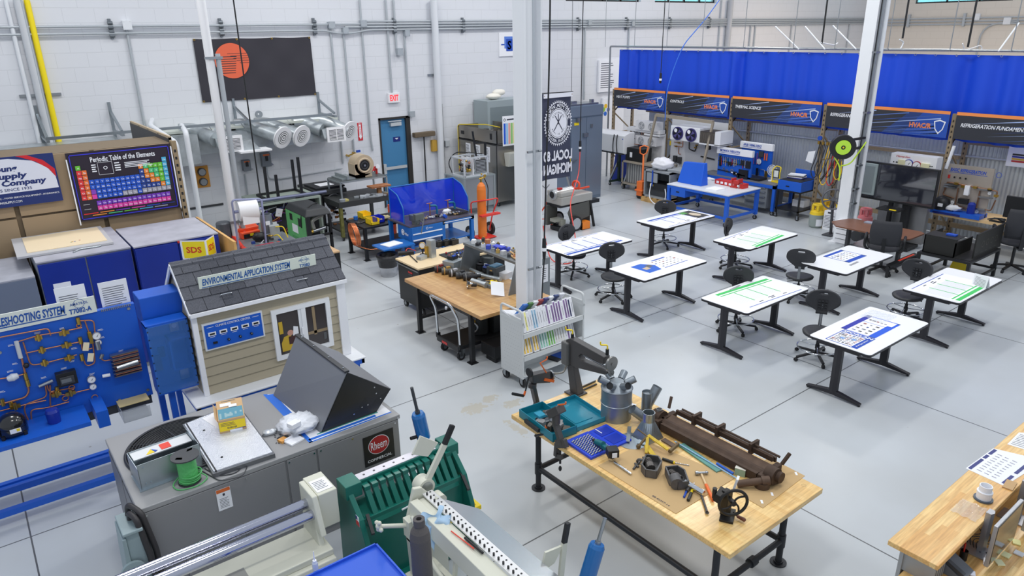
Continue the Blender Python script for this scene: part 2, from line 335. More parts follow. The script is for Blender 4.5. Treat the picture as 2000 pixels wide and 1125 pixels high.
jbox(791,65,.14,.14,'junction box just left of the large white pipe')
jbox(801,222,.15,.15,'metal box above the blue door')
jbox(1147,45,.14,.14,'junction box right of the white column');jbox(1232,46,.15,.17,'junction box above the left end of the blue curtain')
vpipe([(247,58),(282,250)],.03,CONDUIT,'vertical conduit dropping from the box left of the banner',zb=1.8)
vpipe([(645,56),(663,270)],.028,CONDUIT,'vertical conduit right of the black banner',zb=1.5)
vpipe([(671,66),(688,270)],.028,CONDUIT,'vertical conduit ending above the beige blower',zb=1.3)
vpipe([(702,0),(726,270)],.028,CONDUIT,'vertical conduit ending at the red fire alarm box',zb=1.75)
vpipe([(753,0),(765,183)],.028,CONDUIT,'vertical conduit ending at the exit sign')
vpipe([(768,0),(776,95)],.028,CONDUIT,'vertical conduit ending at the small hanging box')
vpipe([(790,70),(800,218)],.028,CONDUIT,'vertical conduit ending at the box above the door')
vpipe([(847,0),(858,200)],.105,mat((222,225,230),.45),'large white pipe on the back wall right of the door',off=.16,zb=0,name='rain_pipe')
m=M(STEEL);c=BW(846,146);m.box(c.x-.2,c.x+.2,YW-.05,YW,c.z-.03,c.z+.03);tag(m.out('pipe_strut'),'short strut clamped behind the large white pipe','bracket')
vpipe([(1143,50),(1141,198)],.028,CONDUIT,'vertical conduit behind the blue-grey locker',zb=2.9)
vpipe([(1229,50),(1229,200)],.028,CONDUIT,'vertical conduit dropping behind the curtain end',zb=2.9)
vpipe([(1410,0),(1404,160)],.028,CONDUIT,'vertical conduit left of the far grey pipe')
vpipe([(1428,0),(1424,160)],.11,mat((188,190,194),.5),'grey pipe on the far wall above the blue curtain',name='rain_pipe')
for k,(x,y0,y1)in enumerate(((1467,50,120),(1477,40,120),(1547,48,115),(1660,45,110))):
 vpipe([(x,y0),(x-3,y1)],.03,CONDUIT,'thin vertical conduit above the blue curtain near the corner',group='conduits above the curtain near the corner')
# right wall conduits
for k in range(3):tag(M(CONDUIT).tube([(XC-.1,19,5.2-.13*k),(XC-.1,-3,5.2-.13*k)],.03,8).out('conduit_pipe'),'one of three parallel horizontal conduits on the warm-lit side wall','pipe','parallel conduits on the tan wall')
q=[PX(1985,60,XC-.1),PX(1920,45,XC-.1),PX(1913,50,XC-.1),PX(1903,115,XC-.1)]
tag(M(CONDUIT).tube([PX(1990,42,XC-.1),PX(1918,48,XC-.1),PX(1902,130,XC-.1)],.035,8,f=.8).out('conduit_pipe'),'conduit bending down on the warm-lit side wall','pipe')
for x,y in((1610,36),(1887,36)):c=PX(x,y,XC);
for x,y in((1777,38),(1885,38)):c=PX(x,y,XC);tag(M(CONDUIT).box(XC-.15,XC,c.y-.05,c.y+.05,4.85,5.4).out('strut_bracket'),'strut bracket on the warm-lit side wall conduits','bracket','brackets on the tan wall')
for x,y in((1909,33),(1969,41)):c=PX(x,y,XC);tag(M(PIPEW).box(XC-.15,XC,c.y-.14,c.y+.14,c.z-.14,c.z+.14).out('junction_box',bevel=.01),'pale junction box on the warm-lit side wall','junction box','junction boxes on the tan wall')
# black banner with orange disc
t=T('wall_banner','large black cloth banner with a striped orange disc on the far wall','banner',(6.56,YW-.03,3.42))
def sag(u,v,x0=5.08,x1=8.04,z0=3.42,z1=4.9):
 x=x0+(x1-x0)*u;z=z0+(z1-z0)*v;z+=-.015*abs(math.sin(u*PI*3))*v;return(x,YW-.035-.012*math.sin(u*19)*math.sin(v*9+1),z)
m=M(Q3);m.grid(sag,40,20);m.o('cloth',t)
m=M(mat((235,105,70),.6),fY(5.93,4.37,YW-.055));m.disc(0,0,.42,0,n=48);m.use(Q3)
for k in range(8):y=.1-k*.055;m.rect(-.38+.0,y-.008,.12-.01*k,y+.008,.003)
for k in range(5):
 y=.17-k*.055;w_=math.sqrt(.42**2-y*y);m.rect(-.1+.07*k,y-.005,w_,y+.005,.003)
m.o('disc_emblem',t)
m=M(BRASS)
for u in(0.01,.35,.65,.99):
 for v in(.012,.985):a=V(sag(u,v));m.torus((a.x,a.y-.012,a.z),.02,.006,(0,1,0),10,5)
m.o('grommet',t)
# exit sign
t=T('exit_sign','white exit sign with red letters above the blue door','sign',(10.38,YW,3.05))
m=M(mat((238,238,240),.5));m.box(10.2,10.57,YW-.09,YW,3.05,3.33);m.o('housing',t,bevel=.008)
m=M(mat((235,50,60),.5,emit=.6),fY(10.385,3.19,YW-.093));m.text('EXIT',0,0,.17,.28,bold=.03);m.o('lettering',t)
c=BW(505,223);m=M(mat((135,142,150),.5));m.cyl((c.x,YW,c.z),(c.x,YW-.05,c.z),.09,n=24);m.use(PAPER).cyl((c.x-.02,YW-.05,c.z+.01),(c.x-.02,YW-.055,c.z+.01),.02,n=10)
tag(m.out('wall_gauge'),'round grey disc on the wall below the black banner','gauge')
c=BW(703,257);t=T('extinguisher_sign','red vertical sign with white down arrow left of the door','sign',(c.x,YW,c.z-.25))
m=M(Q4);m.box(c.x-.07,c.x+.07,YW-.015,YW,c.z-.25,c.z+.25);m.o('plate',t)
m=M(PAPER,fY(c.x,c.z,YW-.016));m.rect(-.035,-.12,.035,.2);m.poly([(-.055,-.12),(0,-.22),(.055,-.12)]);m.text('FIRE',0,.225,.03);m.use(Q4);m.lines(-.02,-.08,.02,.16,8,l=.003);m.o('arrow',t)
c=BW(729,333);t=T('fire_alarm_box','small red fire alarm pull box beside the blue door','alarm box',(c.x,YW,c.z-.11))
m=M(mat((200,28,40),.4));m.box(c.x-.08,c.x+.08,YW-.07,YW,c.z-.12,c.z+.12);m.o('case',t,bevel=.01)
m=M(PAPER);m.box(c.x-.05,c.x+.05,YW-.085,YW-.07,c.z-.03,c.z+.0);m.box(c.x-.018,c.x+.018,YW-.085,YW-.07,c.z-.06,c.z);m.o('pull_handle',t)
# broom on wall
c=BW(827,262,.1);t=T('push_broom','push broom hanging head up on the wall right of the door','broom',(c.x,YW-.1,1.0))
m=M(mat((105,92,75),.9,bump=.4,nscale=40));m.box(c.x-.36,c.x+.36,YW-.22,YW-.04,c.z-.07,c.z+.07);m.o('bristle_head',t,bevel=.02)
M(BLACK).cyl((c.x,YW-.12,c.z-.07),(c.x+.03,YW-.05,.35),.02).o('handle',t)
c=BW(848,280,.1);tag(M(mat((190,150,60),.8)).box(c.x-.08,c.x+.1,YW-.12,YW,c.z-.25,c.z+.1).out('hand_brush',bevel=.02),'small straw hand brush hanging beside the push broom','brush')
# white sign cut by the column
c=BW(986,87);t=T('shop_sign','white square sign with a blue logo half hidden by the white column','sign',(15,YW,4.3))
M(PAPER).box(c.x-.25,c.x+.85,YW-.04,YW,c.z-.36,c.z+.36).o('panel',t,bevel=.01)
m=M(mat((90,130,215),.5),fY(c.x+.3,c.z,YW-.042));m.rect(-.35,-.12,.35,.24,.001);m.use(PBLUE);m.rect(-.28,-.2,.45,.16,.002);m.rect(-.48,-.02,-.35,.02,.002);m.use(PAPER);m.text('S',-.15,-.02,.26,bold=.03);m.o('logo',t)
# galvanised ducts on a rail
for i,(px,py)in enumerate(((70,215),(213,208),(455,200),(620,187))):
 c=BW(px,py);m=M(Q5);m.box(c.x-.03,c.x+.03,YW-.05,YW,c.z-.75,c.z+.1);m.bar((c.x,YW-.04,c.z-.1),(c.x,18.02,3.0),.05);m.box(c.x-.03,c.x+.03,17.95,YW-.05,2.9,2.95)
 tag(m.out('rail_bracket'),'slotted wall bracket carrying the long metal duct rail','bracket','duct rail brackets')
tag(M(Q5).box(1.55,8.0,17.97,18.03,2.95,3.01).out('duct_rail'),'long horizontal metal rail in front of the wall ducts','rail')
def spot(x,y,Y):q=PY(x,y,Y);return q
t=T('duct_plenum','long galvanised sheet metal duct along the wall with a big curved elbow','duct',(5.5,YW-.5,2.1))
m=M(GALV);m.box(3.4,8.3,18.35,18.98,2.25,2.75);m.o('trunk_duct',t)
m=M(GALV);poly=[(3.4,2.75),(4.75,2.75),(4.75,2.15),(4.3,2.1),(4.15,1.85),(4.15,.9),(3.55,.9),(3.5,1.9),(3.4,2.2)]
m.ext([(2.9,1.2),(2.9,2.3),(3.15,2.62),(3.5,2.78),(4.6,2.78),(4.6,2.1),(3.9,2.05),(3.62,1.85),(3.5,1.5),(3.5,1.2)],'y',18.05,18.65);m.o('elbow_duct',t)
m=M(GALV);m.box(.6,3.0,18.3,18.95,2.35,2.8);m.o('left_duct',t)
m=M(mat((205,210,200),.5));m.box(3.5,8.3,18.3,19,2.8,2.86);m.o('top_flange',t)
def outlet(px,py,Y,kind,lab,start=None,r=.17):
 c=PY(px,py,Y);s=V((c.x-(.9 if px<700 else.7),18.5,c.z+.3))if start is None else V(start)
 t=T('air_outlet',lab,'air duct',c);d=(c-s).normalized()
 m=M(GALV);e=c-d*.05
 if kind=='round':
  m.tube([s,s+V((.3,-.05,.0)),e],r,18,f=.3)
  for k in(.35,.6):q=s.lerp(e,k);
  m.o('duct_pipe',t)
  n=V((.35,-.85,-.3)).normalized();F_=frame(c,(n.cross(V((0,0,1)))*-1),(0,0,1));F_=frame(c,V((0,0,1)).cross(n),n.cross(V((0,0,1)).cross(n)))
  m=M(Q1,F_);m.lathe([(.0,.0),(.275,-.01),(.28,-.04),(.2,-.06)],n=32);
  m.ring(0,0,.17,.275,.015);m.ring(0,0,.125,.155,.02);m.ring(0,0,.08,.11,.024);m.ring(0,0,.02,.06,.026)
  m.use(DGRAY);m.disc(0,0,.17,.006);m.o('diffuser',t)
 else:
  m.tube([s,s+V((.3,-.05,.0)),e+V((-.25,.2,.1))],r,18,f=.3);m.hexa([e+V(v)for v in((-.25,.05,-.12),(.2,-.05,-.12),(.2,.2,-.12),(-.25,.3,-.12))],[e+V(v)for v in((-.28,.1,.12),(0,.0,.14),(.0,.2,.14),(-.28,.3,.12))]);m.o('duct_boot',t)
  m=M(Q1);
  if kind=='down':m.box(c.x-.38,c.x+.38,c.y-.15,c.y+.3,c.z-.13,c.z-.09)
  else:
   m.box(c.x-.26,c.x+.26,c.y-.04,c.y,c.z-.19,c.z+.19);m.use(DGRAY).box(c.x-.2,c.x+.2,c.y-.045,c.y-.04,c.z-.14,c.z+.14);m.use(Q1)
   for k in range(9):z=c.z-.13+.032*k;m.box(c.x-.2,c.x+.2,c.y-.055,c.y-.045,z,z+.014)
   m.box(c.x-.01,c.x+.01,c.y-.056,c.y-.045,c.z-.14,c.z+.14)
  m.o('grille',t)
outlet(553,269,17.7,'round','round white ceiling diffuser on a duct, left of the two round ones under the banner')
outlet(590,266,17.75,'round','round white diffuser on a duct, right of the two side by side')
outlet(684,257,18.0,'round','smaller round white diffuser near the red arrow sign')
outlet(656,262,17.9,'rect','white rectangular register at the end of a duct beside the round diffusers')
outlet(452,281,17.6,'rect','white rectangular register just right of the slim white pole')
outlet(496,285,17.55,'down','downward facing white register on a flared galvanised boot')
for(a,b)in(((408,246),(421,264)),((470,240),(486,262)),((520,237),(545,255)),((560,234),(583,255))):
 p=PY(a[0],a[1],17.97);q=PY(b[0],b[1],17.9)
 tag(M(STEEL).bar(p,(q.x,17.9,q.z),.03,.006).out('hanger_strap'),'thin metal strap hanging a duct from the rail','strap','duct hanger straps')
t=T('vent_pipes','pair of white plastic vent pipes with elbows rising beside the tan shelf','pipe',(3.3,18,0))
m=M(PIPEW);a=PY(352,330,17.2);m.tube([(a.x+.0,17.2,.3),(a.x,17.2,2.75),(a.x-.25,18.2,3.05),(a.x-.05,18.9,3.1)],.06,10,f=.12);m.o('pipe_run',t)
m=M(PIPEW);b=PY(352,260,17.5);m.tube([(b.x+.12,17.5,.3),(b.x+.12,17.5,2.92),(b.x+.25,18.3,2.98)],.06,10,f=.12);m.o('pipe_run',t)
# electrical boxes on the wall
def wbox(px,py,w,h,lab,lbl=True,d=.15):
 c=BW(px,py);t=T('switch_box',lab,'switch box',(c.x,YW,c.z-h/2));M(mat((120,126,134),.45)).box(c.x-w/2,c.x+w/2,YW-d,YW,c.z-h/2,c.z+h/2).o('case',t,bevel=.008)
 m=M(mat((225,110,50),.5));m.box(c.x-w*.35,c.x+w*.35,YW-d-.004,YW-d,c.z+h*.3,c.z+h*.42);m.use(BLACK).box(c.x-.03,c.x+.03,YW-d-.03,YW-d,c.z-.02,c.z+.1);m.use(STEEL).bar((c.x+w/2,YW-d/2,c.z-.1),(c.x+w/2+.06,YW-d/2,c.z-h*.45),.03);m.o('lever_and_label',t)
wbox(517,311,.24,.36,'larger grey disconnect box with orange label on the wall');wbox(479,322,.2,.28,'smaller grey disconnect box near the slim pole')
vpipe([(478,340),(480,420)],.02,CONDUIT,'conduit dropping from the smaller disconnect box')
m=M(CONDUIT);a=BW(523,340,.06);b=BW(668,322,.06);m.tube([(a.x,YW-.06,1.9),(a.x,YW-.06,1.35),(a.x+.3,YW-.06,1.3),(b.x,YW-.06,1.36)],.018,8,f=.1);tag(m.out('conduit_pipe'),'horizontal conduit low on the wall behind the grey cabinets','pipe')
c=BW(394,345);t=T('vent_board','plywood square with two round metal vents on the wall','board',(c.x,YW,c.z-.3));M(mat((215,150,60),.6)).box(c.x-.17,c.x+.17,YW-.04,YW,c.z-.27,c.z+.27).o('plywood',t)
for dz in(.13,-.12):
 m=M(mat((70,74,80),.4));m.cyl((c.x,YW-.04,c.z+dz),(c.x,YW-.12,c.z+dz),.1,n=20);m.use(STEEL).cyl((c.x,YW-.12,c.z+dz),(c.x,YW-.13,c.z+dz),.08,n=20);m.o('vent_cap',t)
tag(M(mat((60,62,66),.5)).box(-2,5.2,YW-.03,YW,.82,.87).out('chair_rail'),'dark horizontal rail low on the far wall left','rail')
c=BW(874,290,.05);m=M(mat((190,195,200),.4));m.box(c.x-.08,c.x+.08,YW-.08,YW,1.6,1.78);tag(m.out('outlet_box',bevel=.005),'small wall outlet box left of the trainer cart','outlet')
tag(M(Q6).box(12.0,12.06,YW-.03,YW,0,2.9).out('wall_joint_strip'),'thin dark vertical strip on the wall right of the door','strip')
# ================================================================ COLUMNS, POLE, CORDS
def icol(x0,x1,y0,y1,lab,zb=0):
 t=T('steel_column',lab,'column',((x0+x1)/2,(y0+y1)/2,0));m=M(Q7);yc=(y0+y1)/2
 m.box(x0,x0+.025,y0,y1,0,8.9);m.box(x1-.025,x1,y0,y1,0,8.9);m.box(x0+.025,x1-.025,yc-.012,yc+.012,0,8.9);m.o('beam',t)
 m=M(Q7);m.box(x0-.08,x1+.08,y0-.08,y1+.08,0,.03);m.o('base_plate',t);return t
cA=P(1029,660);X1,Y1=6.535,8.04
t=icol(X1-.155,X1+.155,Y1-.13,Y1+.13,'tall white steel column in the centre beside the book cart')
m=M(mat((190,195,200),.4,.5));m.cyl((X1-.05,Y1-.2,0),(X1-.05,Y1-.2,8.9),.022,n=10);m.o('conduit',t)
m=M(STEEL)
for z in(1.6,3.35):m.box(X1-.16,X1+.03,Y1-.2,Y1-.17,z,z+.03);m.cyl((X1+.03,Y1-.2,z+.015),(X1+.08,Y1-.2,z+.015),.018,n=8)
m.o('pipe_clamp',t)
X2,Y2=16.58,8.3
t=icol(X2-.15,X2+.15,Y2-.14,Y2+.14,'tall white steel column on the right carrying the hose reel')
m=M(PIPEW);m.cyl((X2+.07,Y2-.22,0),(X2+.07,Y2-.22,8.9),.05,n=12);m.o('rain_pipe',t)
m=M(mat((150,156,162),.4,.6));m.cyl((X2-.05,Y2-.18,.6),(X2-.05,Y2-.18,8.9),.025,n=8);m.o('conduit',t)
m=M(BLACK);m.tube([(X2-.12,Y2-.18,8.9),(X2-.12,Y2-.18,3.0),(X2-.14,Y2-.18,1.3)],.012,6);m.o('cable',t)
for z in(3.05,1.35,1.15):pass
m=M(STEEL)
for z in(1.0,1.35,1.9,3.1,4.4):m.box(X2-.16,X2+.15,Y2-.24,Y2-.14,z,z+.035)
m.o('pipe_clamp',t)
# hose reel
hc=PY(1646,287,8.05);t=T('hose_reel','black hose reel with a lime green disc on the right column','hose reel',(hc.x,hc.y,hc.z-.25))
n=V((-.8,-.6,0));F_=frame(hc,V((0,0,1)).cross(n),(0,0,1))
m=M(BLACK,F_);m.lathe([(0,-.08),(.26,-.08),(.27,-.06),(.27,.06),(.26,.08),(.17,.08)],n=32);m.o('housing',t)
m=M(mat((190,235,70),.4),F_);m.disc(0,0,.16,.085);m.use(BLACK).disc(0,0,.045,.09);m.use(YEL).disc(0,0,.02,.093);m.o('disc_cover',t)
m=M(BLACK);m.bar(hc+V((.1,.05,.12)),(X2-.05,Y2-.22,hc.z+.1),.05);m.bar(hc+V((.1,.05,-.12)),(X2-.05,Y2-.22,hc.z-.1),.05);m.o('arm',t)
m=M(mat((205,240,60),.4));m.tube([hc+V((-.14,.2,.1)),hc+V((-.12,.12,-.2)),hc+V((.0,-.02,-.45)),hc+V((.0,-.02,-.75))],.016,8,f=.2);m.tube([hc+V((.0,-.02,-.42)),hc+V((.25,-.1,-.4)),hc+V((.42,-.3,.1))],.016,8,f=.3);m.o('hose',t)
# slim white pole with conduit
pb=P(452,470);PX0,PY0=4.75,15.4
a=PY(392,0,PY0);b=PY(456,440,PY0)
t=T('slim_pole','slim white pole with a grey conduit clamped to it, left of centre','pole',(a.x,PY0,0))
m=M(mat((240,240,242),.4));m.cyl((a.x,PY0,0),(a.x,PY0,8.9),.085,n=16);m.o('pole_tube',t)
cz=PY(418,105,PY0).z;m=M(CONDUIT);m.tube([(a.x+.15,PY0-.05,.8),(a.x+.15,PY0-.05,cz)],.05,10);m.o('conduit',t)
m=M(STEEL);
for z in(cz-.1,1.2):m.box(a.x-.12,a.x+.22,PY0-.12,PY0-.08,z,z+.05);m.torus((a.x+.15,PY0-.05,z+.02),.06,.012,n=12,k=6)
m.o('clamp',t)
def cord(pts,r,mt,lab,name='blue_cable',cat='cable',f=.3):m=M(mt);m.tube(pts,r,6,f=f);return tag(m.out(name),lab,cat)
def vline(px,py,X,r,mt,lab,z0,z1=8.9,bend=0):
 c=PX(px,py,X);return cord([(c.x,c.y,z1),(c.x+bend,c.y,z0)],r,mt,lab)
c=PY(497,300,15.0);t=T('drop_cord','long thin black cord with a plug hanging left of the grey cabinets','cord',(c.x,15,1));m=M(BLACK);m.tube([(c.x,15,8.9),(c.x,15,1.55)],.014,6);m.o('cable',t);m=M(mat((70,70,72),.4));m.cyl((c.x,15,1.55),(c.x,15,1.3),.035,.03);m.use(PAPER).cyl((c.x,15,1.42),(c.x,15,1.47),.038);m.o('plug',t)
def dropcord(px,py,Y,zt,lab,col=BLACK,extra=None):
 c=PY(px,py,Y);t=T('drop_cord',lab,'cord',(c.x,Y,c.z));m=M(col);m.tube([(c.x+.03,Y,8.9),(c.x,Y,c.z+.15)],.012,6);m.o('cable',t)
 m=M(BLACK);m.cyl((c.x,Y,c.z+.16),(c.x,Y,c.z+.02),.03,.035);m.use(PAPER).cyl((c.x,Y,c.z+.02),(c.x,Y,c.z-.03),.036);m.use(BLACK).cyl((c.x,Y,c.z-.03),(c.x,Y,c.z-.1),.03);m.o('plug',t);return t,c
dropcord(1290,155,13.2,0,'black drop cord with a plug before the left end of the blue curtain')
t_,c_=dropcord(1133,288,13.0,0,'drop cord with a red-ended plug above the pipe threading machine')
c2=P(1118,415,.9);cord([c_+V((0,0,-.1)),(c_.x-.02,13,1.6),(c2.x-.1,c2.y,1.1),(c2.x-.25,c2.y-.4,.4),(c2.x-.5,c2.y-.7,.05),(c2.x-.9,c2.y-.9,.012),(c2.x-1.1,c2.y-.5,.012),(c2.x-1.0,c2.y-.2,.4),(c2.x-.95,c2.y-.05,.75)],.013,mat((235,80,70),.4),'red power cord running from the drop plug round the pipe threader',name='power_cord')
c=PX(1062,200,6.95);c=PY(1063,440,7.75);t=T('drop_cord','black cord with white plug hanging beside the centre column','cord',(c.x,7.75,1))
m=M(BLACK);zz=PY(1061,488,7.75).z;a=PY(1075,0,7.75);m.tube([(a.x,7.75,8.9),(a.x,7.75,5.0),(c.x,7.75,zz+.15)],.013,6,f=1);m.tube([(c.x,7.75,zz-.15),(c.x-.04,7.75,zz-.6),(c.x-.1,7.7,.9)],.012,6,f=.2);m.o('cable',t)
m=M(BLACK);m.cyl((c.x,7.75,zz+.17),(c.x,7.75,zz+.03),.028,.034);m.use(PAPER).cyl((c.x,7.75,zz+.03),(c.x,7.75,zz-.02),.035);m.use(BLACK).cyl((c.x,7.75,zz-.02),(c.x,7.75,zz-.15),.03,.02);m.o('plug',t)
q=[PY(x,y,14.5)for x,y in((1405,0),(1380,35),(1337,85),(1325,110),(1310,150),(1301,185),(1299,235))]
cord(q,.014,mat((40,110,220),.4),'bright blue cable slanting across the blue curtain',f=.4)
for(x,y,Y,zb)in((1616,0,10.5,85),(1775,0,8.4,75),(1908,0,6.9,92)):
 a=PY(x,y,Y);b=PY(x-13 if x!=1908 else 1891,zb,Y);cord([(a.x,Y,8.9),(a.x,Y,b.z)],.022,BLACK,'black rubber cord hanging above the blue curtain','drop_cord')['group']='black cords above the curtain'
for(x0,y0,x1,y1)in((1185,0,1182,92),(1244,0,1239,92),(1309,0,1302,94),(1377,0,1371,93),(1465,0,1452,93),(1556,0,1549,96),(1645,0,1630,95),(1742,55,1734,95),(1872,0,1855,98),(1994,0,1975,99)):
 b=PX(x1,y1,18.2);tag(M(STEEL).cyl((18.2,b.y,4.4),(18.2,b.y,8.9),.01,n=6).out('hanger_rod'),'thin rod hanging the curtain rail from the roof','rod','curtain hanger rods')
for(x0,y0,x1,y1)in((1515,52,1560,96),(1573,52,1611,96),(1627,50,1672,96),(1990,45,1950,100)):
 a=PX(x0,y0,19.0);b=PX(x1,y1,18.2);tag(M(PIPEW).cyl(a,b,.018,n=6).out('brace_cable'),'pale diagonal stay above the blue curtain','cable','diagonal stays above the curtain')
for pts,l in((((1604,83),(1618,86),(1630,88),(1636,84)),'short white wire tail hanging from the left black cord'),(((1757,77),(1765,82),(1762,90),(1758,96)),'white wire curl at the middle black cord'),(((1880,85),(1884,98),(1905,92),(1915,88),(1919,95),(1910,101)),'white wire loops at the right black cord')):
 cord([PY(x,y,8.4 if x>1650 else 10.5)for x,y in pts],.014,PIPEW,l,name='wire_tail',f=.1)
# ================================================================ CURTAIN, SIGNS, RACKING
XS=18.12
m=M(mat((10,74,218),.6))
def cur(u,v):
 y=17.62-u*14.5;a=.03+.045*max(0,math.sin(y*1.1+.6))**2;g=sum(math.exp(-((y-c)/.22)**2)for c in(17.1,12.95,6.95,5.2));x=18.36+(a*(1-.3*v)+.07*g)*math.sin(y*13+math.sin(y*2.3)*2.2)+.03*math.sin(y*3.1)
 return(x,y,2.42+v*1.9)
t=T('blue_curtain','long royal blue curtain hanging from a rail over the training bays','curtain',(18.3,10.4,2.42))
m.grid(cur,620,6);m.o('cloth',t)
m=M(STEEL)
y=17.5
while y>3.3:m.torus((18.29,y,4.31),.022,.006,(1,0,0),8,4);y-=.45
m.o('grommets',t)['kind']='stuff'
tag(M(STEEL).tube([(18.25,18.0,0),(18.25,18.0,4.42),(18.25,3.0,4.42)],.03,8,f=.05).out('curtain_rail'),'long metal rail carrying the blue curtain','rail')
bays=[(17.62,15.38,'HEAT PUMPS'),(15.28,12.98,'CONTROLS'),(12.86,10.1,'THERMAL SCIENCE'),(9.96,6.98,'REFRIGERANT RECOVERY'),(6.84,3.4,'REFRIGERATION FUNDAMENTALS')]
DK=mat((48,50,58),.6);SB=mat((35,80,175),.6)
for y0,y1,s in bays:
 w_=y0-y1;t=T('bay_sign','hanging sign reading %s with an orange top stripe'%s,'sign',(XS,(y0+y1)/2,2.5))
 m=M(DK);m.box(XS-.01,XS+.02,y1,y0,2.5,3.1);m.o('board',t)
 m=M(ORANGE,fX(y0,2.5,XS-.012));m.use(mat((250,150,80),.5));m.rect(0,.53,w_,.6)
 m.use(SB);m.poly([(w_*.66,0),(w_,0),(w_,.53),(w_*.8,.53)],.001);m.use(mat((42,66,125),.6));m.poly([(w_*.5,0),(w_*.66,0),(w_*.8,.53),(w_*.7,.53)],.001)
 for k in range(13):
  b=.36-.085*k;a=w_*(.1+.03*(k%3)+.03*k)
  if b<0:a+=-b*w_*.42;b=0
  h=min(.5,b+(w_*.94-a)/w_*.42);c=a+(h-b)/.42*w_;m.use(mat([(170,190,235),(95,125,195),(62,92,165)][k%3],.6));m.poly([(a,b),(c,h-.008),(c,h+.018)],.0015)
 m.o('stripes',t)
 m=M(PAPER,fX(y0,2.5,XS-.013));lw={'HEAT PUMPS':.62,'CONTROLS':.55,'THERMAL SCIENCE':.85,'REFRIGERANT RECOVERY':1.1,'REFRIGERATION FUNDAMENTALS':1.45}[s]
 m.text(s,.12,.32,.085,lw,bold=.02,shear=.25,al='L',l=.003);m.use(mat((250,140,80),.5));m.text('HVAC/R',w_-.36,.24,.12,.5,bold=.035,al='R',l=.003);m.o('lettering',t)
 m=M(PAPER,fX(y0-w_+.19,2.74,XS-.013));m.poly([(-.13,.12),(-.09,-.06),(0,-.17),(.09,-.06),(.13,.12),(0,.16)],.003);m.use(SB);m.poly([(-.1,.1),(-.07,-.05),(0,-.13),(.07,-.05),(.1,.1),(0,.13)],.004);m.o('plain_crest',t)
RK=mat((150,132,105),.6)
def holes(m,x,y,z0,z1):
 m.use(mat((60,52,42),.8));z=z0
 while z<z1:m.rect(0,0,0,0)if 0 else m.add([(x,y-.018,z),(x,y+.018,z),(x,y+.012,z+.05),(x,y-.012,z+.05)],[(0,3,2,1)]);z+=.12
ups=[17.7,15.33,12.92,10.03,6.91,3.3];rl=['leftmost by the locker','between HEAT PUMPS and CONTROLS signs','left of the THERMAL SCIENCE sign','right of the THERMAL SCIENCE sign','right of the large screen','past the right desk']
for i,y in enumerate(ups):
 t=T('rack_frame','tan slotted rack upright frame, '+rl[i],'rack upright',(18.65,y,0))
 for x in(18.17,19.1):
  m=M(RK);m.box(x,x+.07,y-.045,y+.045,0,3.05);holes(m,x-.002,y,.1,2.95);m.o('post',t)
 m=M(RK)
 for k in range(4):z=.15+k*.72;m.bar((18.22,y,z),(19.12,y,z+.68 if k%2 else z+.0),.035);m.bar((18.22,y,z+.68 if k%2==0 else z),(19.12,y,z if k%2==0 else z+.68),.035)
 m.o('bracing',t)
for i,(a,b)in enumerate(zip(ups[:-1],ups[1:])):
 if i==0:a=17.0
 m=M(mat((205,211,215),.4,.35,noise=.12,nscale=1.5));nn=int((a-b)/.0875)*6
 m.grid(lambda u,v:(19.24+.018*math.sin(u*nn/6*2*PI),a-(a-b)*u,.01+v*3.0),nn,1,True)
 tag(m.out('corrugated_panel'),'ribbed galvanised sheet backing the %s bay'%bays[i][2],'metal sheet')
 tag(M(RK).box(19.0,19.07,b+.05,a-.05,2.28 if i!=3 else 1.9,2.36 if i!=3 else 1.98).out('rack_beam'),'tan beam across the back of the %s bay'%bays[i][2],'beam')
 tag(M(RK).box(19.0,19.07,b+.05,a-.05,.25,.36).out('rack_beam'),'low tan beam at the foot of the %s bay'%bays[i][2],'beam')
tag(M(CONDUIT).tube([(19.15,15.2,1.98),(19.15,3.4,1.98)],.028,8).out('conduit_pipe'),'horizontal conduit along the ribbed sheet behind the bays','pipe')
# white plan board left of curtain
t=T('plan_board','white text board hanging beside the left end of the curtain','board',(17.2,18.6,2.5));F_=fY(0,0,18.9)
a=PY(1171,118,18.9);b=PY(1199,178,18.9);M(PAPER).box(a.x,b.x+.6,18.9,18.99,b.z,a.z).o('panel',t)
m=M(INK,fY(0,0,18.898));
for k in range(12):z=a.z-.12-k*(a.z-b.z-.2)/12;m.rect(a.x+.08,z-.012,a.x+.5+rnd.random()*.25,z+.012)
m.o('print',t)
a=PY(1178,192,18.9);b=PY(1199,240,18.9);t=T('dot_poster','white poster with coloured dots behind the locker','poster',(a.x+.3,18.9,b.z));M(PAPER).box(a.x,b.x+.5,18.9,18.99,b.z-.4,a.z).o('sheet',t)
m=M(YEL,fY(0,0,18.897));
for(px,py,c)in((1183,207,(245,195,40)),(1188,214,(80,110,210)),(1182,222,(40,110,210)),(1179,214,(150,205,70))):
 q=PY(px,py,18.9);m.use(mat(c,.5));m.disc(q.x,q.z,.08)
m.o('dots',t)
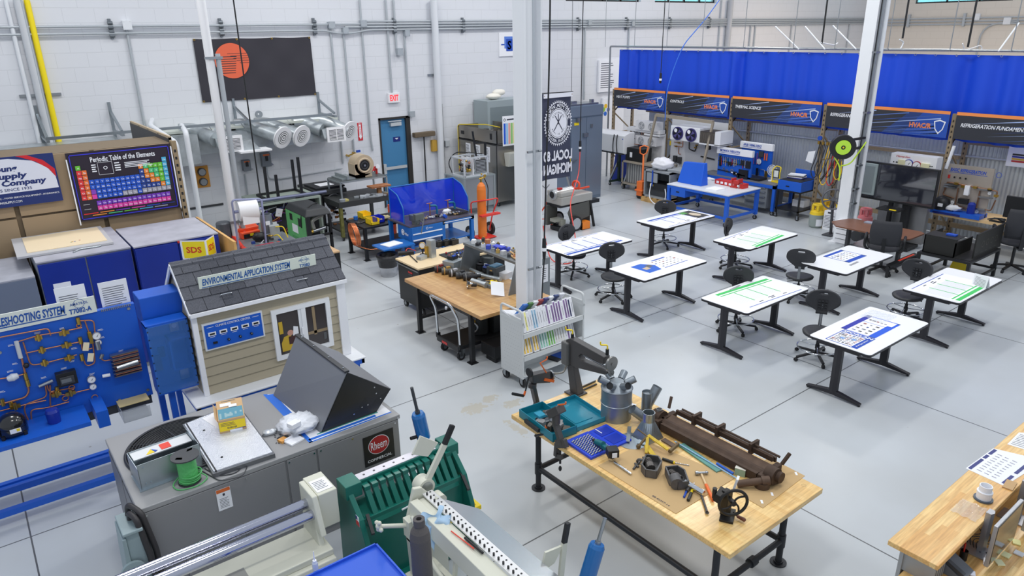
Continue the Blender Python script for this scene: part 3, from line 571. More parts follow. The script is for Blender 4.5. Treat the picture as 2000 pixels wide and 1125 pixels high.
# ================================================================ CLASS TABLES
TZ=.82
TB=mat((35,34,40),.45)
def table():
 t=T('white_table','','table')
 L,W_=.88,.445;pts=[]
 for sx,sy,a0 in((1,1,0),(-1,1,90),(-1,-1,180),(1,-1,270)):
  for k in range(5):a=R(a0+k*22.5);pts.append((sx*(L-.05)+.05*math.cos(a),sy*(W_-.05)+.05*math.sin(a)))
 m=M(mat((242,243,246),.35));m.ext(pts,'z',TZ-.006,TZ);m.use(TB);m.ext([(x*1.003,y*1.005)for x,y in pts],'z',TZ-.04,TZ-.006);m.out('tabletop',t)
 for x in(-.82,.64):
  m=M(TB);m.ext([(x-.03,-.055),(x+.03,-.055),(x+.045,0),(x+.03,.055),(x-.03,.055),(x-.045,0)],'z',.07,TZ-.06)
  m.box(x-.05,x+.05,-.3,.3,TZ-.07,TZ-.04);m.out('leg',t)
  m=M(TB);m.ext([(-.4,.02),(-.4,.045),(-.08,.1),(.08,.1),(.4,.045),(.4,.02),(0,.04)],'x',x-.035,x+.035)
  for s in(-1,1):m.cyl((x,s*.38,0),(x,s*.38,.025),.02,n=10)
  m.out('foot',t,bevel=.006)
 m=M(TB);m.box(-.8,.62,-.02,.02,TZ-.09,TZ-.045);m.out('crossbar',t);return t
TAB={'H':(9.95,4.36,'nearest table, its top holding two blue posters and a plastic sheet'),'E':(9.98,6.3,'white table whose green chart has its header on the far edge'),'C':(9.92,8.35,'white table with a small blue photo poster lying lengthwise'),'A':(9.92,10.26,'white table nearest the centre column, covered by a blue ruled chart'),
'G':(12.9,4.42,'white table with a folded card standing on it'),'F':(12.9,6.28,'white table with one small square blue framed poster'),'D':(12.9,8.28,'white table with a green chart, in front of the blue rolling bench'),'B':(12.88,10.4,'farthest white table, its chart ending in a dark photo')}
t0=None
for k,(x,y,l)in TAB.items():
 if t0 is None:t0=table();t0.location=(x,y,0);t0['label']=l;t0['group']='white class tables'
 else:dup(t0,(x,y,0),0,l)
SCL=(5-TZ)/(5-.76)
def poster(k,lab,cx,cy,w,h,rot,draw,name='poster',z=0,th=.002):
 """w along local x, h along local y;sheet centred at (cx,cy)"""
 t=T(name,lab,'poster',(cx,cy,TZ+z),rot);M(PAPER).box(-w/2,w/2,-h/2,h/2,0,th).out('sheet',t)
 m=M(INK,MX.Translation((0,0,th)));draw(m,w,h);m.out('print',t);return t
def chart(hc,side,n,bar=True,photo=False):
 def d(m,w,h):
# local x along table X ;header at -y if side<0
  s=side;
  def rr(x0,y0,x1,y1,l=.001):y0,y1=sorted((y0*s,y1*s));m.rect(x0,y0,x1,y1,l)
  m.use(hc);rr(-w/2+.03,h/2-.09,w/2-.02,h/2-.02);rr(-w/2+.03,h/2-.15,w/2-.02,h/2-.125)
  for i in range(n):
   x=-w/2+w*(.3 if not bar else.24)+i*w*.72/n;m.use(hc);m.rect(x,-h/2*.55 if s>0 else-h/2+.16,x+.022,h/2-.16 if s>0 else h/2*.55,.001)
   m.use(mat((200,203,212),.7))
   for j in range(9):xx=x-.03-j*w*.06/n*1.15;m.rect(xx-.006,-h/2*.5 if s>0 else-h/2+.18,xx,h/2-.18 if s>0 else h/2*.5,.0008)
  m.use(INK);
  for q in range(3):x=-w*.25+q*w*.22;rr(x,-h/2+.07,x+.1,-h/2+.09)
  rr(-w*.05,-h/2+.11,w*.06,-h/2+.13);m.use(PBLUE);rr(-w/2+.02,-h/2+.01,w/2-.02,-h/2+.025)
  if photo:
   m.use(mat((60,58,55),.6));m.rect(w/2-.42,-h/2+.06,w/2-.02,h/2-.02,.002);m.use(mat((80,150,70),.6));m.rect(w/2-.45,h/2-.2,w/2-.25,h/2-.04,.003);m.use(mat((205,190,165),.6));m.disc(w/2-.2,0,.11,.003,sy=1.5)
 return d
BL=PBLUE;GN=mat((60,195,95),.6)
poster('A','large chart with blue rules covering the table by the centre column',9.93*SCL+.02,10.28,1.6,.8,0,chart(BL,-1,4))
poster('B','long chart with blue rules and a dark photo at its right end',12.92,10.35,1.55,.7,0,chart(BL,1,3,photo=True))
poster('D','chart with green rules lying skewed on the table before the rolling bench',12.82,8.27,1.22,.8,R(6),chart(GN,-1,3))
poster('E','chart with green rules whose green header lies on the far edge',10.05,6.3,1.4,.74,R(-3),chart(GN,1,3))
poster('G','chart with green rules under the folded card',12.72,4.38,1.25,.78,0,chart(GN,-1,3))
def mini(m,w,h,cols,rows,x0,y0,x1,y1):
 pal=[(90,80,80),(70,90,150),(150,70,60),(120,125,135),(60,60,70)]
 for i in range(cols):
  for j in range(rows):
   m.use(mat(pal[rnd.randrange(5)],.6));cx=x0+(x1-x0)*(i+.5)/cols;cy=y0+(y1-y0)*(j+.5)/rows;a=rnd.uniform(.012,.03);b=rnd.uniform(.006,.018);m.rect(cx-a,cy-b,cx+a,cy+b,.0015);m.use(mat((190,193,200),.7));m.rect(cx-a,cy-b-.016,cx+a,cy-b-.01,.0015)
def dC(m,w,h):
 m.use(mat((30,95,200),.5));m.poly([(-w/2,-h/2),(-w*.2,-h/2),(-w*.12,0),(-w*.25,h/2),(-w/2,h/2)]);m.use(mat((205,180,150),.5));m.rect(-w*.42,-.08,-w*.3,.03,.002);m.use(mat((95,95,98),.5));m.rect(-w*.3,-.02,-w*.18,.1,.002);m.use(PBLUE);m.rect(0,h/2-.05,w*.35,h/2-.01);m.rect(-w*.1,-h/2,w*.5,-h/2+.02);mini(m,w,h,6,4,-w*.1,-h*.4,w*.48,h*.38)
poster('C','blue photo poster with small product pictures on a white table',9.98,8.38,1.12,.46,R(2),dC)
def dF(m,w,h): # x right=-Y ;y up=+X
 m.use(PBLUE);m.rect(-w/2,-h/2,-w/2+.07,h/2);m.rect(w/2-.1,-h/2,w/2,h/2);m.rect(-w/2,h/2-.02,w/2,h/2);m.rect(-w/2,-h/2,w/2,-h/2+.02);m.rect(-.1,-h/2,-.09,h/2-.15);mini(m,w,h,5,5,-w/2+.1,-h/2+.05,w/2-.13,h/2-.05);m.use(PAPER);m.text('Parts',w/2-.05,0,.04,rot=PI/2,l=.003)if 0 else None
poster('F','small blue framed poster on the table before the brown desk',13.02,6.4,.52,.66,R(-90),dF)
def dH1(m,w,h):
 m.use(PBLUE);m.rect(-w/2,-h/2,w/2,h/2,.0008);m.use(PAPER);m.rect(-w/2+.015,-h/2+.015,w/2-.09,h/2-.1,.0014);m.text('SPORLAN',0,h/2-.05,.065,w*.92,bold=.03,l=.002);m.text('Refrigeration',w/2-.045,-.03,.03,h*.6,rot=PI/2,l=.002,bold=.01);mini(m,w,h,6,7,-w/2+.03,-h/2+.04,w/2-.1,h/2-.12);m.use(mat((120,160,215),.6));m.rect(-.12,-.08,-.06,-.02,.002);m.rect(.02,-.02,.08,.04,.002);m.use(mat((225,120,60),.6));m.rect(-.03,-.12,-.025,.06,.002);m.rect(.1,-.1,.105,.08,.002)
poster('H1','blue framed poster with the word SPORLAN on the nearest white table',9.39,4.36,.46,.52,R(-90),dH1)
def dH2(m,w,h):
 m.use(mat((40,50,165),.6));m.rect(-w/2,-h/2,-w/2+.08,h/2);m.use(mat((25,90,215),.6));m.rect(w/2-.1,-h/2,w/2,h/2-.2);m.rect(w/2-.04,h/2-.2,w/2,h/2);m.rect(-w/2,h/2-.02,w/2,h/2);m.rect(-w/2,-h/2,w/2,-h/2+.012);m.rect(-w/2+.08,h/2-.28,w/2-.1,h/2-.27);mini(m,w,h,3,4,-w/2+.1,-h/2+.04,w/2-.12,h/2-.3);mini(m,w,h,5,1,-w/2+.1,h/2-.26,w/2-.12,h/2-.05)
poster('H2','blue sided poster with rows of parts pictures, beyond the SPORLAN poster',10.05,4.4,.5,.78,R(-90),dH2)
m=M(mat((235,240,248),.1,alpha=.35));m.grid(lambda u,v:(10.3+u*.42,4.33+v*.38,TZ+.008+.012*abs(math.sin(u*11+v*7))*abs(math.cos(v*13-u*5))),26,22,False);tag(m.out('plastic_sheet'),'crumpled clear plastic sheet on the far end of the nearest white table','plastic sheet')
# folded card, yellow clip
q=P(1911,560,TZ);t=T('folded_card','white folded paper card standing on a white table','card',(q.x,q.y,TZ),R(-90-20))
m=M(PAPER);m.add([(-.13,0,0),(.13,0,0),(.13,.03,.2),(-.13,.03,.2),(-.13,.09,0),(.13,.09,0)],[(0,1,2,3),(3,2,5,4)]);m.out('card',t);m=M(INK,frame((-.1,-.002,.02),(1,0,0),(0,.15,1)));
for k in range(7):m.rect(0,k*.022,.2-.1*(k==6),k*.022+.004)
m.out('print',t)
for x,y,a in((1488,556,0.1),(1668,515,.05)):
 q=P(x,y,TZ)if x>1600 else P(1436,562,TZ);tag(M(mat((150,152,158),.6),fZ(q.x,q.y,TZ,a)).box(-.16,.16,-.022,.022,.001,.004).out('label_strip'),'grey label strip stuck near the edge of the %s'%('small blue poster table' if x>1600 else 'green chart table beside two stools'),'label strip')
# ================================================================ STOOLS
POLY=mat((48,49,53),.5,bump=.15,nscale=120)
def stool():
 t=T('drafting_stool','','stool')
 m=M(POLY);r_=[(0,.47),(.1,.468),(.17,.478),(.235,.487),(.255,.47),(.245,.44),(.19,.42),(.06,.41),(0,.41)]
 for k in range(len(r_)-1):pass
 def st(u,v):
  a=u*2*PI;i=min(int(v*8),7);f=v*8-i;rr=r_[i][0]*(1-f)+r_[i+1][0]*f;z=r_[i][1]*(1-f)+r_[i+1][1]*f
  return(rr*math.cos(a)*1.02,rr*math.sin(a)*(1+.05*math.cos(a)),z-.012*max(0,math.cos(a))*rr/.2)
 m.grid(st,28,8);m.out('seat',t)
 m=M(POLY)
 def hw(v):return.085 if v<.12 else.085+.17*math.sin(min(1,(v-.12)/.4)*PI/2)if v<.55 else.255*math.sqrt(max(0,1-((v-.55)/.455)**2.6))
 nu,nv=14,16;vs=[];fs=[]
 for j in range(nv+1):
  for i in range(nu+1):
   v=j/nv;u=-1+2*i/nu;y=u*max(hw(v),.03);vs.append((-.23-.05*math.sin(v*PI)*.4+.8*y*y-.02*v,y,.68+.4*v))
 for j in range(nv):
  for i in range(nu):
   if j==13 and 5<=i<=8:continue
   fs.append((j*(nu+1)+i,j*(nu+1)+i+1,(j+1)*(nu+1)+i+1,(j+1)*(nu+1)+i))
 m.add(vs,fs,True);o=m.out('backrest',t);s=o.modifiers.new('s','SOLIDIFY');s.thickness=.03;s.offset=0
 m=M(mat((40,41,45),.55))
 for j in range(4):
  for i in range(3):y=(i-1)*.05;z=.76+j*.045;m.box(-.235-.02*math.sin((z-.7)/.36*PI)*.5,-.216,y-.018,y+.018,z-.015,z+.015)
 m.out('grip_pads',t)
 m=M(STEEL);m.tube([(-.235,0,.86),(-.25,0,.62),(-.22,0,.44),(-.1,0,.41)],.014,6,f=.06);m.bar((-.25,0,.85),(-.245,0,.48),.012,.05,up=(0,1,0));m.out('back_bar',t)
 m=M(BLACK);m.box(-.12,.08,-.07,.07,.385,.412);m.tube([(-.05,.05,.4),(-.06,.22,.39)],.009,6);m.tube([(-.1,.05,.4),(-.13,.2,.37)],.009,6);m.out('levers',t)
 m=M(BLACK);m.cyl((0,0,.1),(0,0,.3),.026);m.cyl((0,0,.3),(0,0,.4),.016);m.use(CHROME).cyl((0,0,.03),(0,0,.1),.02);m.out('gas_post',t)
 m=M(CHROME);m.torus((0,0,.2),.3,.011,n=40);
 for k in range(3):a=k*2*PI/3;m.cyl((.02*math.cos(a),.02*math.sin(a),.22),(.3*math.cos(a),.3*math.sin(a),.2),.008,n=6)
 m.use(BLACK).cyl((0,0,.18),(0,0,.24),.035);m.out('foot_ring',t)
 for k in range(5):
  a=k*2*PI/5+.3;c,s=math.cos(a),math.sin(a);m=M(mat((30,30,32),.4));m.bar((.02*c,.02*s,.115),(.35*c,.35*s,.07),.035,.03);m.out('base_arm',t)
  m=M(RUBBER);m.cyl((.35*c,.35*s,.075),(.35*c,.35*s,.045),.012,n=8);
  for q in(-.012,.012):m.cyl((.36*c-s*q-s*.009,.36*s+c*q+c*.009,.028),(.36*c-s*q+s*.009,.36*s+c*q-c*.009,.028),.028,n=14)
  m.out('caster',t)
 return t
ST=[((1593,700),-150,'black stool beside the nearest table, its back fully in view'),((1197,583),-122,'black stool with its back fully in view, left of the blue photo poster table'),((1120,537),-85,'black stool tucked under the table by the centre column'),((1295,480),-140,'farthest black stool, under the table whose chart has a dark photo'),
((1434,522),-72,'black stool turned sideways at the green chart table before the rolling bench'),((1435,642),-140,'black stool mostly hidden under the green chart table, back showing'),((1556,583),25,'black stool seen from behind with its steel back bar in view'),((1765,624),-175,'black stool at the table with the folded card')]
s0=None
for(px,py),a,l in ST:
 q=P(px,py)
 if s0 is None:s0=stool();s0.location=q;s0.rotation_euler=(0,0,R(a));s0['label']=l;s0['group']='black drafting stools'
 else:dup(s0,q,R(a),l)
# ================================================================ TRAINING BAYS ON THE RIGHT
def casters(par,pts,r=.05,W=True):
 for x,y in pts:
  m=M(RUBBER);m.cyl((x-.018,y,r),(x+.018,y,r),r,n=14);m.use(STEEL).cyl((x-.022,y,r),(x+.022,y,r),r*.5,n=10);m.box(x-.025,x+.025,y-.02,y+.02,r*1.6,r*2.4);m.out('caster',par,W=W)
def bolts(m,pts,ax,r=.012):
 for p in pts:p=V(p);m.cyl(p,p+V(ax)*.012,r,n=8)
def clutter(m,n,x0,x1,y0,y1,z,cols,s=(.02,.06),h=(.02,.07)):
 for _ in range(n):
  m.use(mat(cols[rnd.randrange(len(cols))],.45));x=rnd.uniform(x0,x1);y=rnd.uniform(y0,y1);a=rnd.uniform(*s);b=rnd.uniform(*s);hh=rnd.uniform(*h);k=rnd.random()
  if k<.5:m.cb((x,y,z+hh/2),(a*2,b*2,hh),(0,0,rnd.uniform(0,3)))
  elif k<.8:m.cyl((x,y,z),(x,y,z+hh),a*.8,n=10)
  else:
   d=V((math.cos(k*40),math.sin(k*40),0))*a*2;m.cyl(V((x,y,z+.015))-d,V((x,y,z+.015))+d,.014,n=8)
MIX=[(60,60,64),(200,200,205),(170,120,70),(40,70,150),(150,152,158),(200,60,50),(30,30,32)]
def tubes(m,F_,paths,r=.012,mt=None):
 for p in paths:m.at(F_);m.use(mt or COPPER);m.tube([(x,y,.03)for x,y in p],r,8,f=.04)
def gauge(m,x,y,r,c=(240,240,242),rim=(190,190,195),l=.03):
 m.use(mat(rim,.3,.6));m.cyl((x,y,0),(x,y,l),r,n=20);m.use(mat(c,.5));m.disc(x,y,r*.85,l+.001,n=20);m.use(BLACK);m.poly([(x-.1*r,y-.2*r),(x+.1*r,y-.2*r),(x+.5*r,y+.55*r)],l+.002)
# mini split head on a green lift
a=PX(1178,258,17.3);b=PX(1226,300,17.3)
t=T('mini_split_unit','long white wall air conditioner head on the green lift, left bay','air conditioner',(17.3,a.y-.3,b.z))
m=M(mat((232,233,236),.4));m.ext([(17.1,b.z+.02),(17.1,a.z),(17.35,a.z+.08),(17.6,a.z+.08),(17.6,b.z),(17.2,b.z-.02)],'y',b.y,a.y+.25);m.o('case',t,bevel=.02)
m=M(DGRAY);m.box(17.105,17.3,b.y+.05,a.y+.2,b.z-.03,b.z-.015);m.use(PBLUE).box(17.09,17.1,b.y+.04,b.y+.07,a.z-.12,a.z-.09);m.o('air_slot',t)
c=PX(1194,365,17.0);g=mat((38,62,52),.5);q=P(1192,362);t=T('material_lift','dark green lift stand on casters with silver braces, left bay','lift',(q.x,q.y,0))
m=M(g);zt=b.z-.05;m.box(q.x+.35,q.x+.42,q.y-.05,q.y+.03,.1,zt);m.box(q.x+.35,q.x+.42,q.y-.6,q.y-.52,.1,zt-.2);m.o('mast',t)
m=M(g);m.bar((q.x,q.y+.05,.13),(q.x+1.0,q.y+.05,.13),.06);m.bar((q.x,q.y-.6,.13),(q.x+1.0,q.y-.6,.13),.06);m.bar((q.x+.38,q.y+.05,.13),(q.x+.38,q.y-.6,.13),.06);m.o('base_frame',t)
m=M(STEEL);m.bar((q.x+.02,q.y+.05,.17),(q.x+.36,q.y+.03,.75),.05);m.bar((q.x+.02,q.y-.6,.17),(q.x+.36,q.y-.55,.75),.05);m.o('brace',t);casters(t,[(q.x+.03,q.y+.05),(q.x+.03,q.y-.6),(q.x+.95,q.y+.05),(q.x+.95,q.y-.6)])
m=M(BLACK);m.tube([(17.08,b.y+.28,a.z+.02),(17.0,b.y+.25,a.z-.25),(17.0,b.y+.2,1.2),(17.05,b.y+.2,.7)],.018,6,f=.2);m.tube([(17.08,b.y+.42,a.z+.02),(17.0,b.y+.4,a.z-.3),(17.0,b.y+.36,1.0)],.018,6,f=.2);tag(m.out('refrigerant_hoses'),'two black hoses hanging from the white air conditioner head','hose')
t=T('blue_panel_sheet','dark blue panel leaning behind the green lift','panel',(18.3,17.0,0));a1=PX(1182,300,18.0);M(mat((25,60,170),.4)).hexa([(17.9,17.4,0),(17.95,17.4,0),(17.95,16.6,0),(17.9,16.6,0)],[(18.1,17.4,1.15),(18.14,17.4,1.15),(18.14,16.6,1.15),(18.1,16.6,1.15)]).o('panel',t)
# white trainer board with two fans in HEAT PUMPS bay
a=PX(1235,246,18.0);b=PX(1296,314,18.0)
t=T('heat_pump_trainer','white trainer board with two clear fan shrouds, left bay','trainer',(18,b.y,b.z-.5))
m=M(mat((228,229,232),.45));m.box(18.0,18.05,b.y,a.y,b.z-.6,a.z);m.box(17.75,18.05,b.y,a.y,a.z-.12,a.z);m.box(17.75,18.0,b.y,a.y-.75,1.72,1.78);m.o('board',t)
for zc in(2.02,1.55):
 m=M(Q8);m.box(17.7,18.0,b.y+.1,b.y+1.0,zc-.14,zc+.14);
 for k in(0,1):
  cy=b.y+.32+k*.42;F_=frame((17.69,cy,zc),(0,-1,0),(0,0,1));m.at(F_);m.use(mat((150,152,158),.4));m.ring(0,0,.1,.12,.004);m.ring(0,0,.05,.065,.004)
  for j in range(3):a_=j*2.1;m.poly([(0,0),(.1*math.cos(a_),.1*math.sin(a_)),(.1*math.cos(a_+.6),.1*math.sin(a_+.6))],.005)
  m.at(None);m.use(Q8)
 m.o('fan_box',t)
m=M(BLACK);m.at(None);clutter(m,0,0,1,0,1,0,MIX)
for k in range(14):y=a.y-.15-rnd.random()*.5;z=1.3+rnd.random()*.85;m.use(mat(MIX[k%7],.4));m.cb((17.96,y,z),(.08,rnd.uniform(.03,.1),rnd.uniform(.03,.12)))
m.use(COPPER);m.tube([(17.93,a.y-.2,1.9),(17.93,a.y-.5,1.9),(17.93,a.y-.5,1.35),(17.93,a.y-.1,1.35)],.015,6,f=.06);m.use(BLACK);m.torus((17.93,a.y-.3,1.65),.16,.012,(1,0,0),18,6);m.o('controls_and_piping',t)
# cart with coil unit and black box
q0=P(1212,345);q1=P(1278,365);X0=17.1;a=PX(1215,308,X0);b=PX(1288,316,X0)
t=T('shelf_cart','tan metal two shelf cart on casters with a coil unit inside','cart',(X0+.3,b.y,0));TANM=mat((165,155,140),.5);zt=.93
m=M(TANM);m.box(X0,X0+.75,b.y-.1,a.y,zt-.04,zt);m.o('top_shelf',t);M(TANM).box(X0,X0+.75,b.y-.1,a.y,.18,.22).o('bottom_shelf',t)
for x in(X0+.02,X0+.73):
 for y in(b.y-.08,a.y-.02):M(TANM).box(x-.02,x+.02,y-.02,y+.02,.1,zt).o('post',t)
casters(t,[(X0+.05,b.y-.05),(X0+.05,a.y-.05),(X0+.7,b.y-.05),(X0+.7,a.y-.05)],.055)
t=T('condenser_coil','grey finned condenser unit on the lower shelf of the tan cart','condenser',(X0+.3,b.y+.5,.22));M(mat((120,122,124),.5)).box(X0+.12,X0+.6,b.y+.15,a.y-.1,.225,.86).o('body',t)
m=M(mat((190,192,190),.5))
for k in range(14):z=.27+k*.041;m.box(X0+.105,X0+.12,b.y+.17,b.y+.75,z,z+.02)
for k in range(6):y=b.y+.85+k*.1;m.box(X0+.105,X0+.12,y,y+.02,.24,.85)
m.o('grille_louvers',t)
a2=PX(1224,290,X0+.2);b2=PX(1256,310,X0+.2);t=T('black_equipment_box','black metal box on top of the tan cart','box',(X0+.4,b2.y,zt));M(BLACK).box(X0+.15,X0+.6,b2.y,a2.y,zt,zt+.42).o('case',t,bevel=.01);M(PAPER).box(X0+.143,X0+.15,a2.y-.3,a2.y-.2,zt+.12,zt+.28).o('sticker',t)
tag(M(PAPER).box(X0+.1,X0+.5,b.y-.05,b.y+.35,zt,zt+.01).out('paper_sheets'),'loose white papers on the right end of the tan cart','paper')
# pallet jack
q=P(1252,388);t=T('pallet_jack','orange pallet jack with a tall loop handle','pallet jack',(q.x,q.y,0));OJ=mat((240,120,50),.4)
zt=1.65;m=M(OJ);m.tube([(q.x+.05,q.y+.02,.55),(q.x+.3,q.y+.25,1.3)],.03,8);m.o('handle_bar',t);m=M(OJ);c=V((q.x+.34,q.y+.29,1.42));m.tube([c+V((0,-.0,-.14)),c+V((.06,-.07,-.08)),c+V((.1,-.1,.1)),c+V((.02,-.0,.15)),c+V((-.07,.09,.1)),c+V((-.07,.08,-.08))],.022,8,closed=True);m.o('loop_grip',t)
m=M(OJ);m.box(q.x-.1,q.x+.18,q.y-.1,q.y+.12,.1,.55);m.box(q.x-.14,q.x+.2,q.y-.14,q.y+.16,.25,.3);m.o('pump_body',t,bevel=.01);m=M(OJ);m.box(q.x+.18,q.x+1.1,q.y-.28,q.y-.14,.05,.1);m.box(q.x+.18,q.x+1.1,q.y+.14,q.y+.28,.05,.1);m.o('fork',t);M(RUBBER).cyl((q.x,q.y-.1,.09),(q.x,q.y+.12,.09),.09).o('steer_wheel',t)
# wooden skid with grey unit and plastic bag
q=P(1256,392);W_=mat((200,160,100),.7,noise=.3)
t=T('wooden_skid','low wooden skid under the grey cabinet','skid',(q.x+.4,q.y-.3,0));m=M(W_)
for k in range(5):m.box(q.x-.05,q.x+.9,q.y-1.0+k*.22,q.y-.85+k*.22,.12,.15)
m.box(q.x-.05,q.x,q.y-1.0,q.y+.05,0,.12);m.box(q.x+.85,q.x+.9,q.y-1.0,q.y+.05,0,.12);m.o('boards',t)
gx,gy=q.x,q.y;GR=mat((165,170,174),.45,.3)
t=T('grey_cabinet_unit','grey open-front cabinet with a blue strap standing on the skid','cabinet',(gx+.4,gy-.5,.15));m=M(GR);m.box(gx,gx+.75,gy-1.0,gy-.96,.152,.98);m.box(gx,gx+.75,gy-.04,gy,.152,.98);m.box(gx+.7,gx+.75,gy-1,gy,.152,.98);m.box(gx,gx+.75,gy-1,gy,.93,.98);m.box(gx,gx+.75,gy-1,gy,.152,.2);m.o('shell',t)
m=M(DGRAY);m.box(gx+.1,gx+.65,gy-.85,gy-.2,.2,.42);m.use(BLACK).box(gx+.03,gx+.5,gy-.9,gy-.12,.42,.6);m.use(GR).box(gx+.01,gx+.04,gy-.5,gy-.1,.62,.9);m.use(YEL).box(gx+.02,gx+.03,gy-.35,gy-.22,.5,.55);m.o('inner_parts',t);M(PBLUE).box(gx-.008,gx,gy-.35,gy-.3,.5,.98).o('strap',t)
m=M(mat((235,235,240),.3,bump=.3,nscale=9));m.sph((gx+.3,gy-.45,1.15),.3,(1,1.15,.62),20,14,j=.16);tag(m.out('plastic_bag'),'crumpled white plastic bag on top of the grey cabinet','plastic bag')
tag(M(GR).box(gx+.15,gx+.7,gy-1.3,gy-.75,.982,1.06).out('metal_pan',bevel=.01),'flat grey metal pan beside the white bag','pan')
m=M(PAPER);m.tube([(gx-.02,gy-.3,.6),(gx-.15,gy-.35,.2),(gx-.2,gy-.6,.03),(gx-.1,gy-.9,.03),(gx-.08,gy-.95,.35),(gx-.02,gy-.85,.5)],.016,6,f=.15);tag(m.out('white_hose'),'white hose looping out of the grey cabinet','hose')
q=P(1323,398);t=T('black_bin','large black round bin beside the blue rolling bench','bin',(q.x+.15,q.y,0));m=M(BLACK);m.lathe([(0,0),(.24,0),(.3,.75),(.32,.8),(.28,.8),(.26,.1)],(q.x+.15,q.y,0),24);m.o('drum',t);M(PAPER).box(q.x-.14,q.x-.12,q.y+.05,q.y+.17,.5,.66).o('sticker',t)
# CONTROLS bay: evaporator trainer
a=PX(1300,238,18.0);b=PX(1400,350,18.0);Xf=17.9
t=T('evaporator_trainer','white refrigeration trainer with twin purple fans in the CONTROLS bay','trainer',(Xf,(a.y+b.y)/2,0))
LG=mat((215,217,222),.45)
m=M(LG);m.box(Xf+.3,Xf+.34,b.y-.1,a.y-.1,.35,2.3);m.o('back_board',t)
f0=PX(1310,246,17.5);f1=PX(1365,280,17.5);
m=M(mat((236,238,242),.4));m.box(17.5,18.1,f1.y-.0,f0.y,f1.z,f0.z+.02);m.o('fan_housing',t,bevel=.02)
m=M(mat((70,64,60),.6));m.box(17.52,18.1,f1.y-.55,f1.y-.003,f1.z+.03,f0.z-.05);
m.use(mat((110,104,98),.5))
for k in range(14):m.box(17.505,17.52,f1.y-.53+k*.037,f1.y-.515+k*.037,f1.z+.05,f0.z-.08)
m.o('coil',t);m=M(mat((232,234,238),.4));m.box(17.5,18.1,f1.y-.75,f1.y-.55,f1.z+.0,f0.z-.02);m.box(17.5,18.1,f1.y-.75,f1.y,f1.z-.02,f1.z+.02);m.o('side_cover',t)
for px in(1324,1350):
 c=PX(px,262,17.49);F_=frame((17.495,c.y,(f0.z+f1.z)/2+.01),(0,-1,0),(0,0,1));m=M(mat((52,46,105),.4),F_);m.cyl((0,0,-.01),(0,0,.03),.2,n=28);m.use(mat((25,25,40),.4));m.disc(0,0,.165,.031);m.use(mat((90,85,140),.4))
 for j in range(4):a_=j*PI/2+.4;m.poly([(0,0),(.16*math.cos(a_),.16*math.sin(a_)),(.15*math.cos(a_+.7),.15*math.sin(a_+.7))],.034)
 m.use(PAPER);m.disc(-.07,.09,.06,.036,n=12);m.o('fan',t)
m=M(mat((158,148,132),.5));m.bar((17.6,a.y+.05,2.42),(17.6,b.y,2.38),.09);m.bar((17.6,a.y+.05,2.42),(17.35,a.y+.25,.75),.06);m.bar((17.6,b.y,2.38),(17.3,b.y+.18,.2),.06);m.o('stand_frame',t)
F_=frame((Xf+.3,a.y-.25,1.65),(0,-1,0),(0,0,1));m=M(COPPER,F_)
tubes(m,F_,[[(0,0),(.35,0),(.35,-.22),(0,-.22)],[(0,-.1),(.3,-.1)],[(.2,-.25),(.2,-.45),(.3,-.45)]],.011);m.at(F_);m.use(BLACK);m.tube([(.35,.12,.04),(.6,.08,.04),(.62,-.25,.04),(.85,-.3,.04),(.9,-.1,.04)],.018,6,f=.05);m.use(BRASS)
for x,y in((.1,0),(.2,-.1),(.1,-.22),(.86,0),(.9,-.1),(.86,-.18)):m.cb((x,y,.04),(.07,.04,.05))
gauge(m,.7,.02,.05);m.use(PAPER);m.rect(1.1,-.05,1.25,.08,.02);m.use(PBLUE);m.rect(1.15,-.01,1.2,.03,.025);m.use(YEL);m.cb((-.15,.05,.03),(.03,.12,.03));m.cb((-.15,-.15,.03),(.03,.14,.03));m.o('piping',t)
m=M(DGRAY,F_);m.cb((.1,-.62,.05),(.12,.2,.08));m.cb((.28,-.64,.05),(.12,.2,.08));m.cb((1.35,-.1,.06),(.14,.16,.1));m.use(BLACK);m.bar((1.1,-.42,.05),(1.6,-.45,.05),.035);m.o('switch_boxes',t)
m=M(LG);m.box(Xf-.2,Xf+.6,b.y-.1,a.y-.3,.28,.33);m.o('base_shelf',t);casters(t,[(Xf-.15,b.y-.05),(Xf-.15,a.y-.35),(Xf+.55,b.y-.05),(Xf+.55,a.y-.35)],.06)
# pegboards
BB=mat((28,95,205),.4)
def pegboard(px0,py0,px1,py1,X,title,lab,z0,tw):
 a=PX(px0,py0,X);b=PX(px1,py1,X);w=a.y-b.y;tw=w*.6;t=T('tool_board',lab,'tool board',(X,(a.y+b.y)/2,z0));M(BB).box(X,X+.06,b.y,a.y,z0,a.z).o('panel',t)
 m=M(PAPER);m.box(X-.05,X+.05,b.y-.03,a.y+.03,a.z-.02,a.z+.16);m.o('title_strip',t)
 m=M(PBLUE,fX(a.y,a.z-.02,X-.052));m.text(title,.08,.1,.07,tw,bold=.03,shear=.2,al='L');m.rect(.06,.035,tw+.08,.045,.001);m.o('lettering',t)
 m=M(STEEL,fX(a.y,z0,X-.002));hh=a.z-z0
 return t,m,w,hh
t,m,w,hh=pegboard(1404,297,1470,300,17.7,'MECHANICAL FABRICATION','blue tool board titled MECHANICAL FABRICATION hung with many hand tools',.87,.75)
for k in range(15):
 x=.06+k*(w-.12)/14;c=[(185,188,192),(190,60,55),(185,188,192),(200,170,130),(40,120,120)][k%5];m.use(mat(c,.35,.3));l=rnd.uniform(.14,.26);m.bar((x,hh-.12,.02),(x+.01,hh-.12-l,.02),.018,.012);m.use(STEEL);m.cb((x,hh-.12,.025),(.035,.03,.02))
